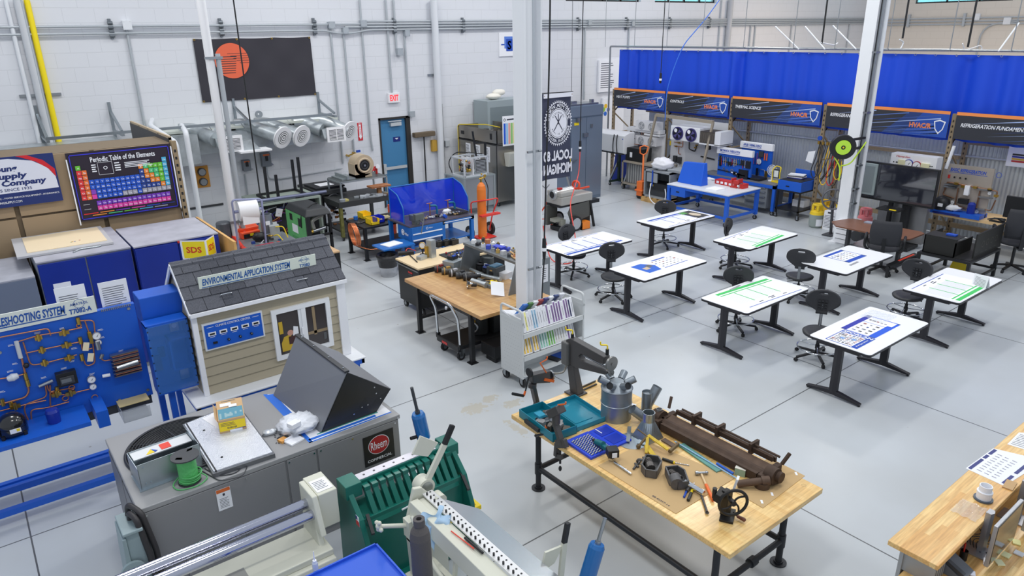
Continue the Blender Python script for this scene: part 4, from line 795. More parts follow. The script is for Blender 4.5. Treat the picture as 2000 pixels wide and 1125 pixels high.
m.use(BLACK);m.bar((.02,hh-.24,.015),(w-.03,hh-.28,.015),.025,.01);m.bar((.02,hh-.5,.015),(w*.6,hh-.54,.015),.025,.01);m.use(PAPER);m.bar((w*.45,hh-.52,.03),(w*.8,hh-.56,.03),.03,.02);m.use(RED);m.cb((w*.84,hh-.56,.03),(.07,.03,.02))
m.o('hanging_tools',t);m=M(BLACK,fX(PX(1404,297,17.7).y,.87,17.698))
for x,y,a,b in((.08,.42,.06,.3),(.38,.38,.14,.1),(.75,.45,.12,.14),(.92,.42,.14,.2),(.8,.14,.3,.24),(.55,.12,.1,.1),(.66,.08,.1,.12)):m.cb((x*w,y,.02),(a,b,.04))
m.use(STEEL)
for x,y,r in((.52,.42,.08),(.3,.15,.05),(.45,.17,.06),(.2,.2,.04),(.24,.42,.05)):m.ring(x*w,y,r*.6,r,.012);m.ring(x*w,y,0.001,r*.3,.012)
m.o('tool_rack_items',t)
t,m,w,hh=pegboard(1449,286,1509,290,18.3,'APPLIED THERMAL SCIENCE','blue tool board titled APPLIED THERMAL SCIENCE behind the other board',.9,.85)
for k in range(5):m.use([mat((190,70,80),.5),STEEL][k%2]);m.bar((.45+k*.05,hh-.12,.015),(.46+k*.05,hh-.45,.015),.012,.01)
m.use(DGRAY);m.cb((.68*w,hh-.14,.03),(.14,.16,.05));m.use(PAPER);m.disc(.62*w,hh-.36,.08,.02);m.use(BLACK);m.cb((.6*w,hh-.7,.03),(.05,.3,.04));m.use(BRASS);m.cb((.9*w,hh-.7,.03),(.08,.2,.03));m.use(ORANGE);m.cb((.8*w,hh-.2,.03),(.03,.2,.02));m.cb((.87*w,hh-.2,.03),(.03,.2,.02));m.use(STEEL);m.tube([(.66*w,hh-.75,.03),(.67*w,hh-.58,.03),(.84*w,hh-.58,.03),(.86*w,hh-.75,.03)],.01,6)
m.o('hanging_tools',t)
# blue rolling bench
BX0,BX1,BY0,BY1=15.6,17.0,10.95,12.95;BZ=.87
t=T('rolling_bench','bright blue rolling workbench with a drawer and a pale top','workbench',((BX0+BX1)/2,(BY0+BY1)/2,0))
m=M(mat((215,218,222),.4));m.box(BX0-.03,BX1,BY0-.03,BY1+.03,BZ-.03,BZ);m.o('worktop',t,bevel=.006)
m=M(BB);m.box(BX0-.02,BX1-.01,BY0-.02,BY0+.05,BZ-.1,BZ-.031);m.box(BX0-.02,BX1-.01,BY1-.05,BY1+.02,BZ-.1,BZ-.031);m.box(BX0-.02,BX0+.05,BY0,BY1,BZ-.1,BZ-.031);m.box(BX1-.08,BX1-.01,BY0,BY1,BZ-.1,BZ-.031);m.o('apron',t)
for x in(BX0+.02,BX1-.06):
 for y in(BY0+.03,BY1-.03):m=M(BB);m.box(x-.045,x+.045,y-.045,y+.045,.14,BZ-.032);m.o('leg',t)
m=M(BB);z=.2;m.box(BX0,BX0+.05,BY0,BY1,z,z+.06);m.box(BX1-.08,BX1-.03,BY0,BY1,z,z+.06);m.box(BX0,BX1-.03,BY0,BY0+.05,z,z+.06);m.box(BX0,BX1-.03,BY1-.05,BY1,z,z+.06);m.o('lower_rail',t)
d=M(BB).box(BX0-.03,BX0+.6,BY1-.62,BY1-.12,BZ-.3,BZ-.04).o('drawer',t,bevel=.008);M(BLACK).box(BX0-.04,BX0-.03,BY1-.42,BY1-.32,BZ-.19,BZ-.16).o('drawer_pull',d)
casters(t,[(x,y)for x in(BX0+.02,BX1-.06)for y in(BY0+.03,BY1-.03)],.06)
a=PX(1333,312,16.0);b=PX(1375,347,16.0)
tag(M(mat((28,95,215),.4)).hexa([(15.95,BY1-.02,BZ),(16.25,BY1-.02,BZ),(16.25,BY1-.85,BZ),(15.95,BY1-.85,BZ)],[(16.12,BY1-.07,BZ+.56),(16.25,BY1-.07,BZ+.56),(16.25,BY1-.78,BZ+.6),(16.12,BY1-.78,BZ+.6)]).out('blue_screen_panel',bevel=.01),'upright bright blue panel box standing on the rolling bench','panel')
q=P(1378,350,BZ);t=T('open_manual','open white manual lying on the rolling bench','book',(q.x,q.y,BZ),R(-20));m=M(PAPER);m.box(-.22,-.002,-.15,.15,0,.03);m.box(.002,.22,-.15,.15,0,.02);m.out('pages',t);M(PBLUE).box(-.23,.23,-.155,.155,0.0,.004).out('cover',t)
q=P(1402,354,BZ);m=M(BLACK);clutter(m,8,q.x-.15,q.x+.2,q.y-.2,q.y+.15,BZ,[(30,30,32),(60,62,66),(200,200,205)]);tag(m.out('small_black_tools',),'small dark tools lying mid rolling bench','tools','')if 0 else tag(m.out('multimeter'),'dark instruments heaped in the middle of the rolling bench','instrument')
a=P(1402,353,BZ+.06);b=P(1456,364,BZ+.06);t=T('parts_organizer','long low red parts box on the rolling bench','parts box',((a.x+b.x)/2,(a.y+b.y)/2,BZ));M(RED).bar(a,b,.24,.12).o('case',t);m=M(PAPER);n_=V((-.125,0,0))
for k in range(6):c=a.lerp(b,.1+k*.15)+n_;m.cb(c,(.01,.08,.06))
m.o('label_tab',t)
q=P(1436,366,BZ);t=T('bench_vise','red bench vise on the corner of the rolling bench','vise',(q.x,q.y,BZ));m=M(mat((190,50,45),.4));m.box(q.x-.1,q.x+.1,q.y-.1,q.y+.1,BZ,BZ+.04);m.cyl((q.x,q.y,BZ+.04),(q.x,q.y,BZ+.1),.06);m.box(q.x-.06,q.x+.06,q.y-.12,q.y+.08,BZ+.1,BZ+.2);m.box(q.x-.1,q.x+.1,q.y+.05,q.y+.09,BZ+.14,BZ+.25);m.box(q.x-.1,q.x+.1,q.y-.16,q.y-.12,BZ+.14,BZ+.25);m.o('vise_body',t,bevel=.008)
m=M(STEEL);m.cyl((q.x-.1,q.y-.19,BZ+.13),(q.x-.12,q.y-.19,BZ-.12),.01);m.cyl((q.x,q.y-.16,BZ+.13),(q.x,q.y-.22,BZ+.13),.02);m.o('screw_handle',t)
q=P(1410,371,BZ);tag(M(PAPER).box(15.75,16.15,11.45,11.8,BZ,BZ+.03).out('paper_pad'),'white paper pad on the rolling bench left of the red vise','paper pad')
# second bench with grey drawers
t=T('steel_drawer_bench','blue framed bench with grey drawer cabinet below the tool boards','workbench',(17.6,10.9,0));SX0,SX1,SY0,SY1=17.6,18.55,10.86,13.4
z=.87;M(mat((120,122,128),.45)).box(SX0,SX1,SY0,SY1,z-.03,z-.002).o('worktop',t);m=M(BB);m.box(SX0-.01,SX0+.03,SY0,SY1,z-.12,z-.03);m.box(SX0,SX1,SY0,SY0+.04,z-.12,z-.03);m.o('apron',t)
for x in(SX0+.03,SX1-.05):
 for y in(SY0+.04,SY1-.04):M(BB).box(x-.04,x+.04,y-.04,y+.04,.12,z-.03).o('leg',t)
c=M(mat((125,130,135),.45)).box(SX0+.02,SX1-.1,SY0+.25,SY0+.95,.16,z-.03).o('drawer_cabinet',t,bevel=.006)
m=M(STEEL)
for zz in(.72,.6,.46,.3):m.box(SX0-.01,SX0+.02,SY0+.3,SY0+.9,zz,zz+.035)
m.o('drawer_handle',c);M(BB).box(SX0,SX1,SY0+.02,SY0+.06,.2,.25).o('lower_rail',t);casters(t,[(SX0+.03,SY0+.04),(SX0+.03,SY1-.04),(SX1-.05,SY0+.04),(SX1-.05,SY1-.04)],.06)
z=.87
q=PX(1478,335,17.4);t=T('hot_plate_trainer','black base instrument with a silver motor on the drawer bench','instrument',(17.5,11.45,z));m=M(mat((40,110,210),.4));m.box(17.25,17.75,11.1,11.85,z,z+.03);m.o('tray',t);m=M(BLACK);m.hexa([(17.3,11.75,z+.03),(17.7,11.75,z+.03),(17.7,11.3,z+.03),(17.3,11.3,z+.03)],[(17.34,11.73,z+.1),(17.68,11.73,z+.14),(17.68,11.33,z+.14),(17.34,11.33,z+.1)]);m.o('base',t);m=M(mat((175,165,145),.4,.5));m.cyl((17.5,11.65,z+.12),(17.5,11.65,z+.28),.09);m.cyl((17.5,11.45,z+.12),(17.5,11.45,z+.3),.07);m.use(BLACK).sph((17.52,11.33,z+.38),.07);m.cyl((17.52,11.33,z+.12),(17.52,11.33,z+.34),.03);m.o('motor',t)
t=T('black_case','flat black case on the drawer bench','case',(17.4,10.75,z));M(BLACK).box(17.2,17.6,10.5,11.0,z,z+.07).o('case_body',t,bevel=.01);M(STEEL).box(17.19,17.2,10.9,10.95,z+.02,z+.05).o('latch',t)
q=PX(1517,337,17.5);t=T('desk_fan','small white desk fan by the work light','fan',(17.5,10.3,z));c=V((17.5,10.32,z+.3));F_=frame(c,(0,-1,.0),(0,0,1));m=M(mat((225,228,232),.4),F_);m.torus((0,0,0),.15,.008,n=28,k=6);
for r in(.05,.1):m.torus((0,0,0),r,.004,n=24,k=4)
for k in range(12):a_=k*PI/6;m.cyl((.02*math.cos(a_),.02*math.sin(a_),.01),(.15*math.cos(a_),.15*math.sin(a_),0),.003,n=4)
m.cyl((0,0,-.03),(0,0,.02),.03);m.use(mat((200,205,212),.5));m.disc(0,0,.13,-.02);m.o('fan_head',t);m=M(PAPER);m.cyl((17.52,10.32,z),(17.52,10.32,z+.17),.02);m.cyl((17.52,10.32,z),(17.52,10.32,z+.02),.09);m.o('stand',t)
t=T('work_light','yellow framed LED work light on the bench','work light',(17.5,9.98,z));m=M(YEL);y0,y1=9.97,10.2;m.tube([(17.45,y1,z+.02),(17.42,y1,z+.35),(17.5,y1-.05,z+.45),(17.5,y0+.02,z+.42),(17.42,y0,z+.3),(17.45,y0,z+.02)],.015,8,f=.05);m.box(17.4,17.65,y0,y1,z,z+.03);m.o('frame',t);m=M(DGRAY);m.box(17.43,17.5,y0+.03,y1-.03,z+.12,z+.36);m.use(mat((235,240,235),.3)).box(17.42,17.43,y0+.05,y1-.05,z+.15,z+.33);m.o('lamp_head',t)
for n in('hot_plate_trainer','black_case','desk_fan','work_light'):bpy.data.objects[n].location+=V((.5,.95 if n!='work_light' else 1.0,0))
# black cart with blue box
q=P(1512,422);CX0,CX1,CY0,CY1=17.05,18.0,8.75,9.65;cz=.78
a=P(1514,425);b=P(1551,430);CX0,CX1,CY0,CY1=17.6,18.45,10.1,10.8
t=T('black_tool_cart','black steel rolling stand carrying the blue drawer box','cart',(CX0+.5,(CY0+CY1)/2,0));m=M(BLACK);m.box(CX0,CX1,CY0,CY1,cz-.04,cz);m.o('top_tray',t);M(BLACK).box(CX0,CX1,CY0,CY1,.22,.26).o('bottom_tray',t)
for x in(CX0+.02,CX1-.02):
 for y in(CY0+.02,CY1-.02):M(BLACK).box(x-.02,x+.02,y-.02,y+.02,.1,cz-.04).o('leg',t)
casters(t,[(x,y)for x in(CX0+.02,CX1-.02)for y in(CY0+.02,CY1-.02)],.055)
tag(M(PAPER).box(CX0+.5,CX0+.8,CY0+.15,CY0+.5,.26,.45).out('white_carton',bevel=.004),'white carton on the lower tray of the black stand','carton')
t=T('blue_drawer_box','blue steel box with a drawer on the black rolling stand','drawer box',(CX0+.5,(CY0+CY1)/2,cz));m=M(BB);m.box(CX0,CX1,CY0,CY1,cz,cz+.26);m.hexa([(CX1-.05,CY0,cz+.26),(CX1,CY0,cz+.26),(CX1,CY1,cz+.26),(CX1-.05,CY1,cz+.26)],[(CX1-.03,CY0,cz+.46),(CX1,CY0,cz+.46),(CX1,CY1,cz+.46),(CX1-.03,CY1,cz+.46)]);m.o('case',t,bevel=.006);m=M(BLACK);m.box(CX0+.02,CX1-.1,CY0+.03,CY1-.03,cz+.26,cz+.27);m.o('mat',t);m=M(BLACK);m.box(CX0-.008,CX0,CY0+.35,CY0+.45,cz+.1,cz+.13);m.o('drawer_pull',t)
t=T('book_pile','small pile of manuals on the blue drawer box','books',(CX0+.5,CY0+.4,cz+.27));
for k,c in enumerate(((60,70,150),(240,240,242),(40,40,60),(230,232,238))):M(mat(c,.6)).cb((CX0+.5,CY0+.45,cz+.285+k*.025),(.3,.42,.022),(0,0,.1*k)).o('book',t)
# refrigerant tanks, box, wheel, hoses
def tank(px,py,c1,c2,lab,s=1):
 q=P(px,py);t=T('gas_tank',lab,'gas tank',q);m=M(mat(c1,.45));m.lathe([(0,.0),(.12*s,.0),(.15*s,.04*s),(.155*s,.3*s)],q,24);m.use(mat(c2,.45));m.lathe([(.155*s,.3*s),(.14*s,.36*s),(.08*s,.4*s),(0,.41*s)],q,24);m.o('shell',t)
 m=M(mat(c2,.45));
 for a in(.6,2.2,3.8,5.4):m.bar(q+V((.09*s*math.cos(a),.09*s*math.sin(a),.39*s)),q+V((.09*s*math.cos(a),.09*s*math.sin(a),.52*s)),.05*s)
 m.torus(q+V((0,0,.52*s)),.09*s,.025*s,n=20);m.o('collar',t);m=M(PBLUE);m.cyl(q+V((0,0,.4*s)),q+V((0,0,.48*s)),.02);m.use(RED).sph(q+V((0,0,.5*s)),.025);m.o('valve',t)
 m=M(PAPER);m.lathe([(.157*s,.08*s),(.157*s,.25*s)],q,24);return t
t=tank(1592,443,(150,160,155),(240,205,40),'grey recovery tank with a yellow top standing before the white carton',1.15)
q=P(1592,443);m=M(PAPER);n=24
for i in range(14,18):
 a0,a1=i*2*PI/n,(i+1)*2*PI/n;m.add([q+V((.181*math.cos(a0),.181*math.sin(a0),.06)),q+V((.181*math.cos(a1),.181*math.sin(a1),.06)),q+V((.181*math.cos(a1),.181*math.sin(a1),.24)),q+V((.181*math.cos(a0),.181*math.sin(a0),.24))],[(0,1,2,3)])
m.o('label_patch',t)
tank(1607,428,(225,180,35),(225,180,35),'yellow tank standing behind the grey and yellow one');tank(1638,435,(235,205,45),(235,205,45),'yellow tank half hidden by the right column')
tank(1685,455,(235,150,150),(230,130,135),'pink refrigerant cylinder below the large screen',1.2)
q=P(1613,448);t=T('carton','white printed carton standing by the right column','carton',(q.x,q.y,0));M(PAPER).box(q.x-.05,q.x+.4,q.y-.28,q.y+.08,0,.5).o('carton_body',t,bevel=.006);m=M(INK,frame((q.x-.051,q.y+.06,.06),(0,-1,0),(0,0,1)));m.lines(0,0,.3,.34,9,.3);m.use(BLACK);m.rect(.08,.38,.22,.42);m.o('print',t)
c=PX(1628,385,16.9);c.z=.93;t=T('flywheel','dark spoked metal wheel leaning beside the tanks','wheel',(c.x,c.y,c.z-.25));n=V((-.85,-.5,.1));F_=frame(c,V((0,0,1)).cross(n),(0,0,1));m=M(Q9,F_);m.torus((0,0,0),.25,.022,n=36,k=8);m.o('rim',t);m=M(Q9,F_)
for k in range(6):a_=k*PI/3+.3;m.bar((0,0,0),(.25*math.cos(a_),.25*math.sin(a_),0),.03,.02)
m.cyl((0,0,-.03),(0,0,.03),.045);m.o('spokes',t)
m=M(DGRAY);m.bar(c,(c.x+.12,c.y,0),.05);m.box(c.x-.1,c.x+.25,c.y-.12,c.y+.12,0,.03);m.o('stand',t)
t=T('hanging_hoses','bundle of black, yellow and red charging hoses hung on the rack','hoses',(18.0,9.5,1.0));
for k in range(9):
 y=10.0-k*.09;m=M([Q0,Q10,Q0,Q11,Q0,mat((210,50,50),.4),Q0,Q11,Q10][k]);zb=.95+rnd.random()*.25;m.tube([(18.1,y,2.1),(18.02,y+.03,1.7),(17.98,y+.12,zb+.2),(17.98,y,zb),(17.98,y-.12,zb+.2),(18.02,y-.04,1.7),(18.1,y-.03,2.05)],.013,6,f=.15);m.o('hose',t)
m=M(BRASS);
for k in range(7):m.cb((18.02,10.0-k*.12,2.08),(.05,.05,.08));
m.use(PBLUE).cyl((17.99,9.98,2.2),(18.03,9.98,2.2),.06);m.o('gauge_manifold',t)
tag(M(PAPER).hexa([(18.08,10.35,1.55),(18.09,10.35,1.55),(18.09,10.15,1.5),(18.08,10.15,1.5)],[(18.08,10.3,1.8),(18.09,10.3,1.8),(18.09,10.1,1.85),(18.08,10.1,1.85)]).out('paper_tag'),'white paper sheet pinned on the rack upright by the hoses','paper')
# TV and trainer behind
a=PX(1692,314,17.05);b=PX(1833,332,17.05);c=PX(1822,410,17.05);d=PX(1686,386,17.05)
t=T('large_screen','large dark glossy flat screen on a stand behind the brown desk','screen',(17.05,(a.y+b.y)/2,0))
zt=(a.z+b.z)/2;zb=(c.z+d.z)/2;ya=max(a.y,d.y);yb=min(b.y,c.y)
M(BLACK).box(17.05,17.12,yb,ya,zb,zt).o('bezel',t,bevel=.01);M(mat((30,33,45),.04,spec=1,coat=1)).box(17.038,17.05,yb+.035,ya-.035,zb+.05,zt-.035).o('glass',t)
m=M(BLACK);yc=(ya+yb)/2;m.box(17.15,17.25,yc-.28,yc-.12,.1,zt-.3);m.box(17.15,17.25,yc+.12,yc+.2,.1,zt-.3);m.box(16.9,17.45,yc-.5,yc+.5,.03,.1);m.o('stand',t)
M(BLACK).box(16.65,17.1,yc-.25,yc+.25,zb-.12,zb-.09).o('tray',t);M(YEL).box(16.66,16.7,yc-.2,yc-.05,zb-.088,zb-.07).o('marker',t)
a=PX(1663,316,17.0);b=PX(1693,380,17.0);t=T('electric_panel','pale grey electrical cabinet left of the large screen','electrical cabinet',(17.1,b.y,b.z));M(mat((165,178,178),.45)).box(17.0,17.2,yb+1.2 if 0 else b.y-.15,a.y-.0,b.z,a.z+.02).o('case',t,bevel=.008);M(mat((140,150,152),.45)).box(16.995,17.0,b.y-.1,a.y-.06,b.z+.05,a.z-.04).o('door',t)
a=PX(1741,302,17.6);b=PX(1828,326,17.6);t=T('gauge_trainer','white trainer panel with blue and red gauges above the large screen','trainer',(17.7,(a.y+b.y)/2,1.0));M(mat((232,232,235),.45)).box(17.6,17.9,b.y,a.y,1.0,(a.z+b.z)/2+.12).o('panel',t)
m=M(PAPER,fX(a.y,(a.z+b.z)/2-.1,17.598));w=a.y-b.y;gauge(m,w*.42,.02,.1,rim=(40,70,180));gauge(m,w*.6,.0,.1,rim=(190,50,60));m.use(mat((225,220,180),.5));m.cb((w*.27,0,.02),(.16,.18,.05));m.cb((w*.78,-.02,.02),(.18,.18,.05));m.use(mat((200,50,60),.5));m.text('Hampden',.12,.16,.06,.32,bold=.01,shear=.2,al='L');m.use(BLACK)
for x in(.08,.14,.16,.88,.92):m.disc(w*x,.02,.015,.003,n=8);m.disc(w*x,-.08,.015,.003,n=8)
m.o('gauges',t)
tag(M(mat((150,150,152),.35,.6)).box(17.35,17.5,yc-.6,yc+.5,.12,1.0).out('metal_sheet'),'dull steel panel standing behind the large screen stand','metal sheet')
# brown desk
DX0,DX1,DY0,DY1=15.25,16.15,6.25,7.95;dz=.75
t=T('brown_desk','brown laminate desk with cut corners in front of the large screen','desk',((DX0+DX1)/2,(DY0+DY1)/2,0));m=M(mat((128,86,66),.35,noise=.15,nscale=8));m.ext([(DX0,DY0+.12),(DX0+.15,DY0),(DX1-.1,DY0),(DX1,DY0+.1),(DX1,DY1-.1),(DX1-.12,DY1),(DX0+.3,DY1+.12),(DX0,DY1-.15)],'z',dz-.03,dz);m.o('desktop',t);
for y in(DY0+.3,DY1-.25):m=M(DGRAY);m.box(15.62,15.74,y-.03,y+.03,.04,dz-.03);m.box(15.3,16.05,y-.035,y+.035,0,.05);m.o('leg',t)
q=P(1712,438,dz);tag(M(mat((150,155,170),.5)).cb((q.x,q.y,dz+.012),(.17,.5,.022),(0,0,.05)).out('keyboard'),'pale grey keyboard on the brown desk','keyboard');q=P(1740,452,dz);tag(M(mat((90,95,105),.4)).sph((q.x,q.y,dz+.008),.045,(1.2,.8,.45)).out('computer_mouse'),'grey mouse beside the keyboard on the brown desk','mouse')
q=P(1636,478);t=T('small_white_cabinet','low white equipment rack under the left end of the brown desk','cabinet',(q.x,q.y,0));m=M(PAPER);m.box(q.x,q.x+.5,q.y-.25,q.y+.1,0.05,.6);m.o('case',t);m=M(DGRAY)
for k in range(4):m.box(q.x-.006,q.x,q.y-.24,q.y+.09,.15+k*.12,.16+k*.12)
m.cyl((q.x,q.y-.4,.3),(q.x+.2,q.y-.4,.3),.13);m.box(q.x,q.x+.05,q.y-.22,q.y-.2,0,.05);m.o('trim_and_fan',t)
def office(px,py,a,lab,s=1.0,arms=True,hi=.45,col=(52,53,58)):
 q=P(px,py);t=T('office_chair',lab,'office chair',q,R(a));F=mat(col,.8,bump=.1,nscale=80)
 m=M(F);m.sph((0,0,.48*s),.27*s,(1,1,.24),18,8);m.out('seat',t,bevel=0)
 m=M(F);m.grid(lambda u,v:(-.25*s-.04*math.sin(v*PI)-.03*v+1.1*((u-.5)*.46)**2*s,(u-.5)*(.5-.12*abs(v-.5)**2*2)*s,(.58+v*hi)*s),10,8);o=m.out('backrest',t);sd=o.modifiers.new('s','SOLIDIFY');sd.thickness=.06;sd.offset=0
 m=M(BLACK);m.bar((-.3*s,0,.8*s),(-.3*s,0,.42*s),.07,.03);m.bar((-.3*s,0,.42*s),(-.05,0,.4*s),.07,.03);m.out('back_bracket',t)
 if arms:
  for k in(-1,1):m=M(BLACK);m.tube([(-.12*s,k*.24*s,.42*s),(-.14*s,k*.32*s,.5*s),(-.16*s,k*.32*s,.68*s),(.12*s,k*.32*s,.7*s),(.14*s,k*.3*s,.52*s),(.08,k*.24*s,.42*s)],.028,8,f=.08);m.out('armrest',t)
 m=M(BLACK);m.cyl((0,0,.1),(0,0,.42*s),.03);m.out('gas_post',t)
 for k in range(5):
  b=k*2*PI/5;c,s_=math.cos(b),math.sin(b);m=M(BLACK);m.bar((0,0,.13),(.32*c,.32*s_,.08),.05,.035);m.out('base_arm',t);m=M(RUBBER);m.cyl((.33*c-.02*s_,.33*s_+.02*c,.035),(.33*c+.02*s_,.33*s_-.02*c,.035),.035);m.out('caster',t)
 return t
office(1718,531,22,'black fabric office chair with arms at the brown desk',1.15)
office(1972,528,30,'black office chair with arms at the far right shelf desk',1.35)
q=P(1745,545);t=T('folding_creeper','black and red padded arm of a low seat behind the front stools','seat',(14.6,5.9,0));a=P(1735,520,.25);b=P(1790,497,.45);m=M(BLACK);m.bar(a,b,.12,.05);m.bar(a,(a.x,a.y,0.0),.05);m.bar(b,(b.x,b.y,0.0),.05);m.o('pad',t);M(mat((215,70,50),.5)).bar(a.lerp(b,.35)+V((0,0,.028)),a.lerp(b,.9)+V((0,0,.028)),.05,.006).o('red_stripe',t)
# black table with AC chassis
q=P(1802,510);TX0=15.05;TY1=P(1802,488,.6).y;a=P(1806,520);
t=T('black_steel_table','low black steel table carrying the open black chassis','table',(15.7,5.5,0));z=.6;x0,x1,y0,y1=15.1,16.6,4.95,5.95
m=M(BLACK);m.box(x0,x1,y0,y1,z-.04,z);m.o('tabletop',t)
for x in(x0+.03,x1-.03):
 for y in(y0+.03,y1-.03):M(BLACK).box(x-.03,x+.03,y-.03,y+.03,0,z-.04).o('leg',t)
m=M(BLACK);m.box(x0,x0+.04,y0,y1,.15,.19);m.box(x1-.04,x1,y0,y1,.15,.19);m.box(x0,x1,y0,y0+.04,.15,.19);m.box(x0,x1,y1-.04,y1,.15,.19);m.o('lower_rail',t)
t=T('black_chassis','black open metal chassis with slotted side on the low black table','chassis',(15.8,5.4,z));DB=mat((34,34,32),.5)
m=M(DB);m.box(x0+.1,x0+.13,5.3,5.9,z,z+.36);m.box(x0+.1,x0+.9,5.88,5.9,z,z+.36);m.box(x0+.1,x0+.9,5.3,5.32,z,z+.3);m.box(x0+.1,x1-.05,5.0,5.9,z,z+.01);m.box(x0+.3,x1+.15,5.02,5.05,z,z+.5);m.box(x0+.1,x0+.5,5.3,5.9,z+.36,z+.37);m.o('shell',t)
m=M(mat((90,88,80),.5),fY(x0+.3,z,5.018))
for k in range(4):m.ring(.35+k*.22,.25,.055,.065,.002,20);m.rect(.3+k*.22,.08,.4+k*.22,.09,.002)
m.o('slots',t);M(PBLUE).cb((x0+.35,5.5,z+.39),(.12,.18,.03)).o('blue_cap',t)
# yellow wet floor sign
q=P(1871,527);t=T('floor_sign','small yellow folding floor sign beneath the low black table','floor sign',q,R(20));m=M(YEL);m.hexa([(-.12,-.16,0),(-.1,-.16,0),(-.1,.16,0),(-.12,.16,0)],[(-.02,-.05,.5),(0,-.05,.5),(0,.05,.5),(-.02,.05,.5)]);m.hexa([(.1,-.16,0),(.12,-.16,0),(.12,.16,0),(.1,.16,0)],[(0,-.05,.5),(.02,-.05,.5),(.02,.05,.5),(0,.05,.5)]);m.out('panels',t);M(BLACK).disc(0,0,0)if 0 else M(BLACK,frame((-.09,0,.18),(0,-1,0),(.1,0,.32))).disc(0,.1,.025).out('mark',t)
# last bay: shelf, trainer, monitor
a=PX(1820,412,18.0);zs=a.z
t=T('wood_shelf','long light wood shelf beam across the last bay','shelf',(18.3,5.1,zs-.05));M(mat((225,190,140),.5)).box(17.9,18.8,3.35,6.86,zs-.06,zs).o('board',t)
a=PX(1850,318,18.15);b=PX(1942,335,18.15);yb=b.y;ya=a.y-.0;c=PX(1838,400,18.15)
t=T('refrigeration_trainer','steel trainer board titled BASIC REFRIGERATION on a blue base','trainer',(18.2,(ya+yb)/2,zs));m=M(mat((185,175,165),.35,.5));m.box(18.15,18.2,yb,ya+.05,zs,(a.z+b.z)/2+.02);m.o('panel',t)
M(BB).box(17.85,18.3,yb+.0,ya+.1,zs,zs+.09).o('base_tray',t);M(NAVY).box(17.845,17.85,yb+.4,ya+.0,zs+.0,zs+.05).o('drawer_front',t)
H0=(a.z+b.z)/2;F_=fX(ya,H0,18.148);m=M(PBLUE,F_);m.text('BASIC REFRIGERATION',.1,-.1,.08,.75,bold=.03,shear=.2,al='L');m.rect(.08,-.165,.88,-.155);m.ring(1.1,-.1,.05,.06,.002,16);m.use(RED);m.cb((.1,-.27,.01),(.04,.08,.02));m.use(BLACK)
for x in(.22,.34,.46):m.disc(x,-.27,.022,.02,n=10)
m.o('lettering',t)
m=M(COPPER,F_);tubes(m,F_,[[(.1,-.4),(1.15,-.45),(1.15,-.6)],[(.1,-.4),(.05,-.7),(.3,-.75)],[(.35,-.5),(.35,-.9),(.6,-.95)],[(.8,-.5),(.8,-.9),(1.1,-.9),(1.15,-.65)]],.014,mt=mat((150,110,85),.35,.7));m.at(F_);m.use(PAPER);m.cb((.55,-.52,.05),(.1,.22,.08));m.use(BLACK);m.cb((.52,-.78,.06),(.2,.12,.1));m.use(STEEL)
for x,y in((.2,-.45),(.18,-.5),(.9,-.45),(.95,-.62),(.85,-.9)):m.cb((x,y,.05),(.28,.035,.06))
m.use(BRASS)
for x,y in((.3,-.4),(.7,-.43),(1.15,-.55),(1.0,-.43),(.45,-.45)):m.cb((x,y,.05),(.08,.05,.06))
gauge(m,.28,-.85,.05);gauge(m,.82,-.97,.05);gauge(m,1.0,-.52,.04);m.o('piping',t)
m=M(BLACK);m.sph((17.98,ya-.12,zs+.24),.16,(1,1.1,1),16,10);m.cyl((17.98,ya-.12,zs+.09),(17.98,ya-.12,zs+.18),.15);m.use(PAPER).box(17.8,17.83,ya-.2,ya-.1,zs+.18,zs+.25);m.o('compressor',t)
M(mat((25,50,150),.35)).lathe([(0,0),(.08,0),(.08,.22),(.04,.26),(0,.26)],(18.0,yb+.25,zs+.09)).o('receiver_can',t)
m=M(PAPER);m.sph((17.97,yb+.62,zs+.16),.13,(1,1.4,.5),14,8,j=.25);m.o('crumpled_cloth',t)if 0 else tag(m.out('crumpled_wrap'),'crumpled white wrap on the base of the basic refrigeration trainer','plastic wrap')
m=M(BLACK);
for k in range(4):m.tube([(18.05,yb-.1,zs+.02),(18.1,yb-.3-k*.05,zs+.08),(18.0,yb-.45,zs+.03),(18.15,yb-.2-k*.06,zs+.05)],.014,6,f=.1)
tag(m.out('cable_coil'),'tangled black cable on the wood shelf right of the trainer','cable')
a=PX(1966,388,18.1);t=T('monitor','black computer monitor on the wood shelf at the right edge','monitor',(18.1,a.y-.35,zs));M(BLACK).box(18.08,18.14,a.y-.75,a.y,zs+.12,zs+.6).o('screen',t,bevel=.008);m=M(BLACK);m.box(18.14,18.2,a.y-.42,a.y-.33,zs,zs+.3);m.box(18.0,18.3,a.y-.55,a.y-.2,zs,zs+.02);m.o('foot',t)
tag(M(BLACK).box(17.95,18.06,a.y-.3,a.y+.2,zs,zs+.02).out('keyboard'),'black keyboard on the wood shelf','keyboard')
a=PX(1853,285,18.0);b=PX(1845,330,18.0);tag(M(PAPER).cyl((18.05,6.75,a.z),(18.08,6.84,b.z),.035).out('white_tube'),'short white tube fixed to the upright in the last bay','tube')
a=PX(1980,240,18.9);t=T('chart_sheet','white chart with coloured stripes at the right edge of the last bay','poster',(18.95,a.y-.3,1.9));M(PAPER).box(18.95,18.97,a.y-.9,a.y,1.9,2.45).o('sheet',t);m=M(RED,fX(a.y,1.9,18.948))
for k,c in enumerate(((200,50,50),(235,180,50),(60,60,160),(60,60,60))):m.use(mat(c,.5));m.rect(.1,.1+k*.05,.7,.14+k*.05)
m.o('stripes',t)
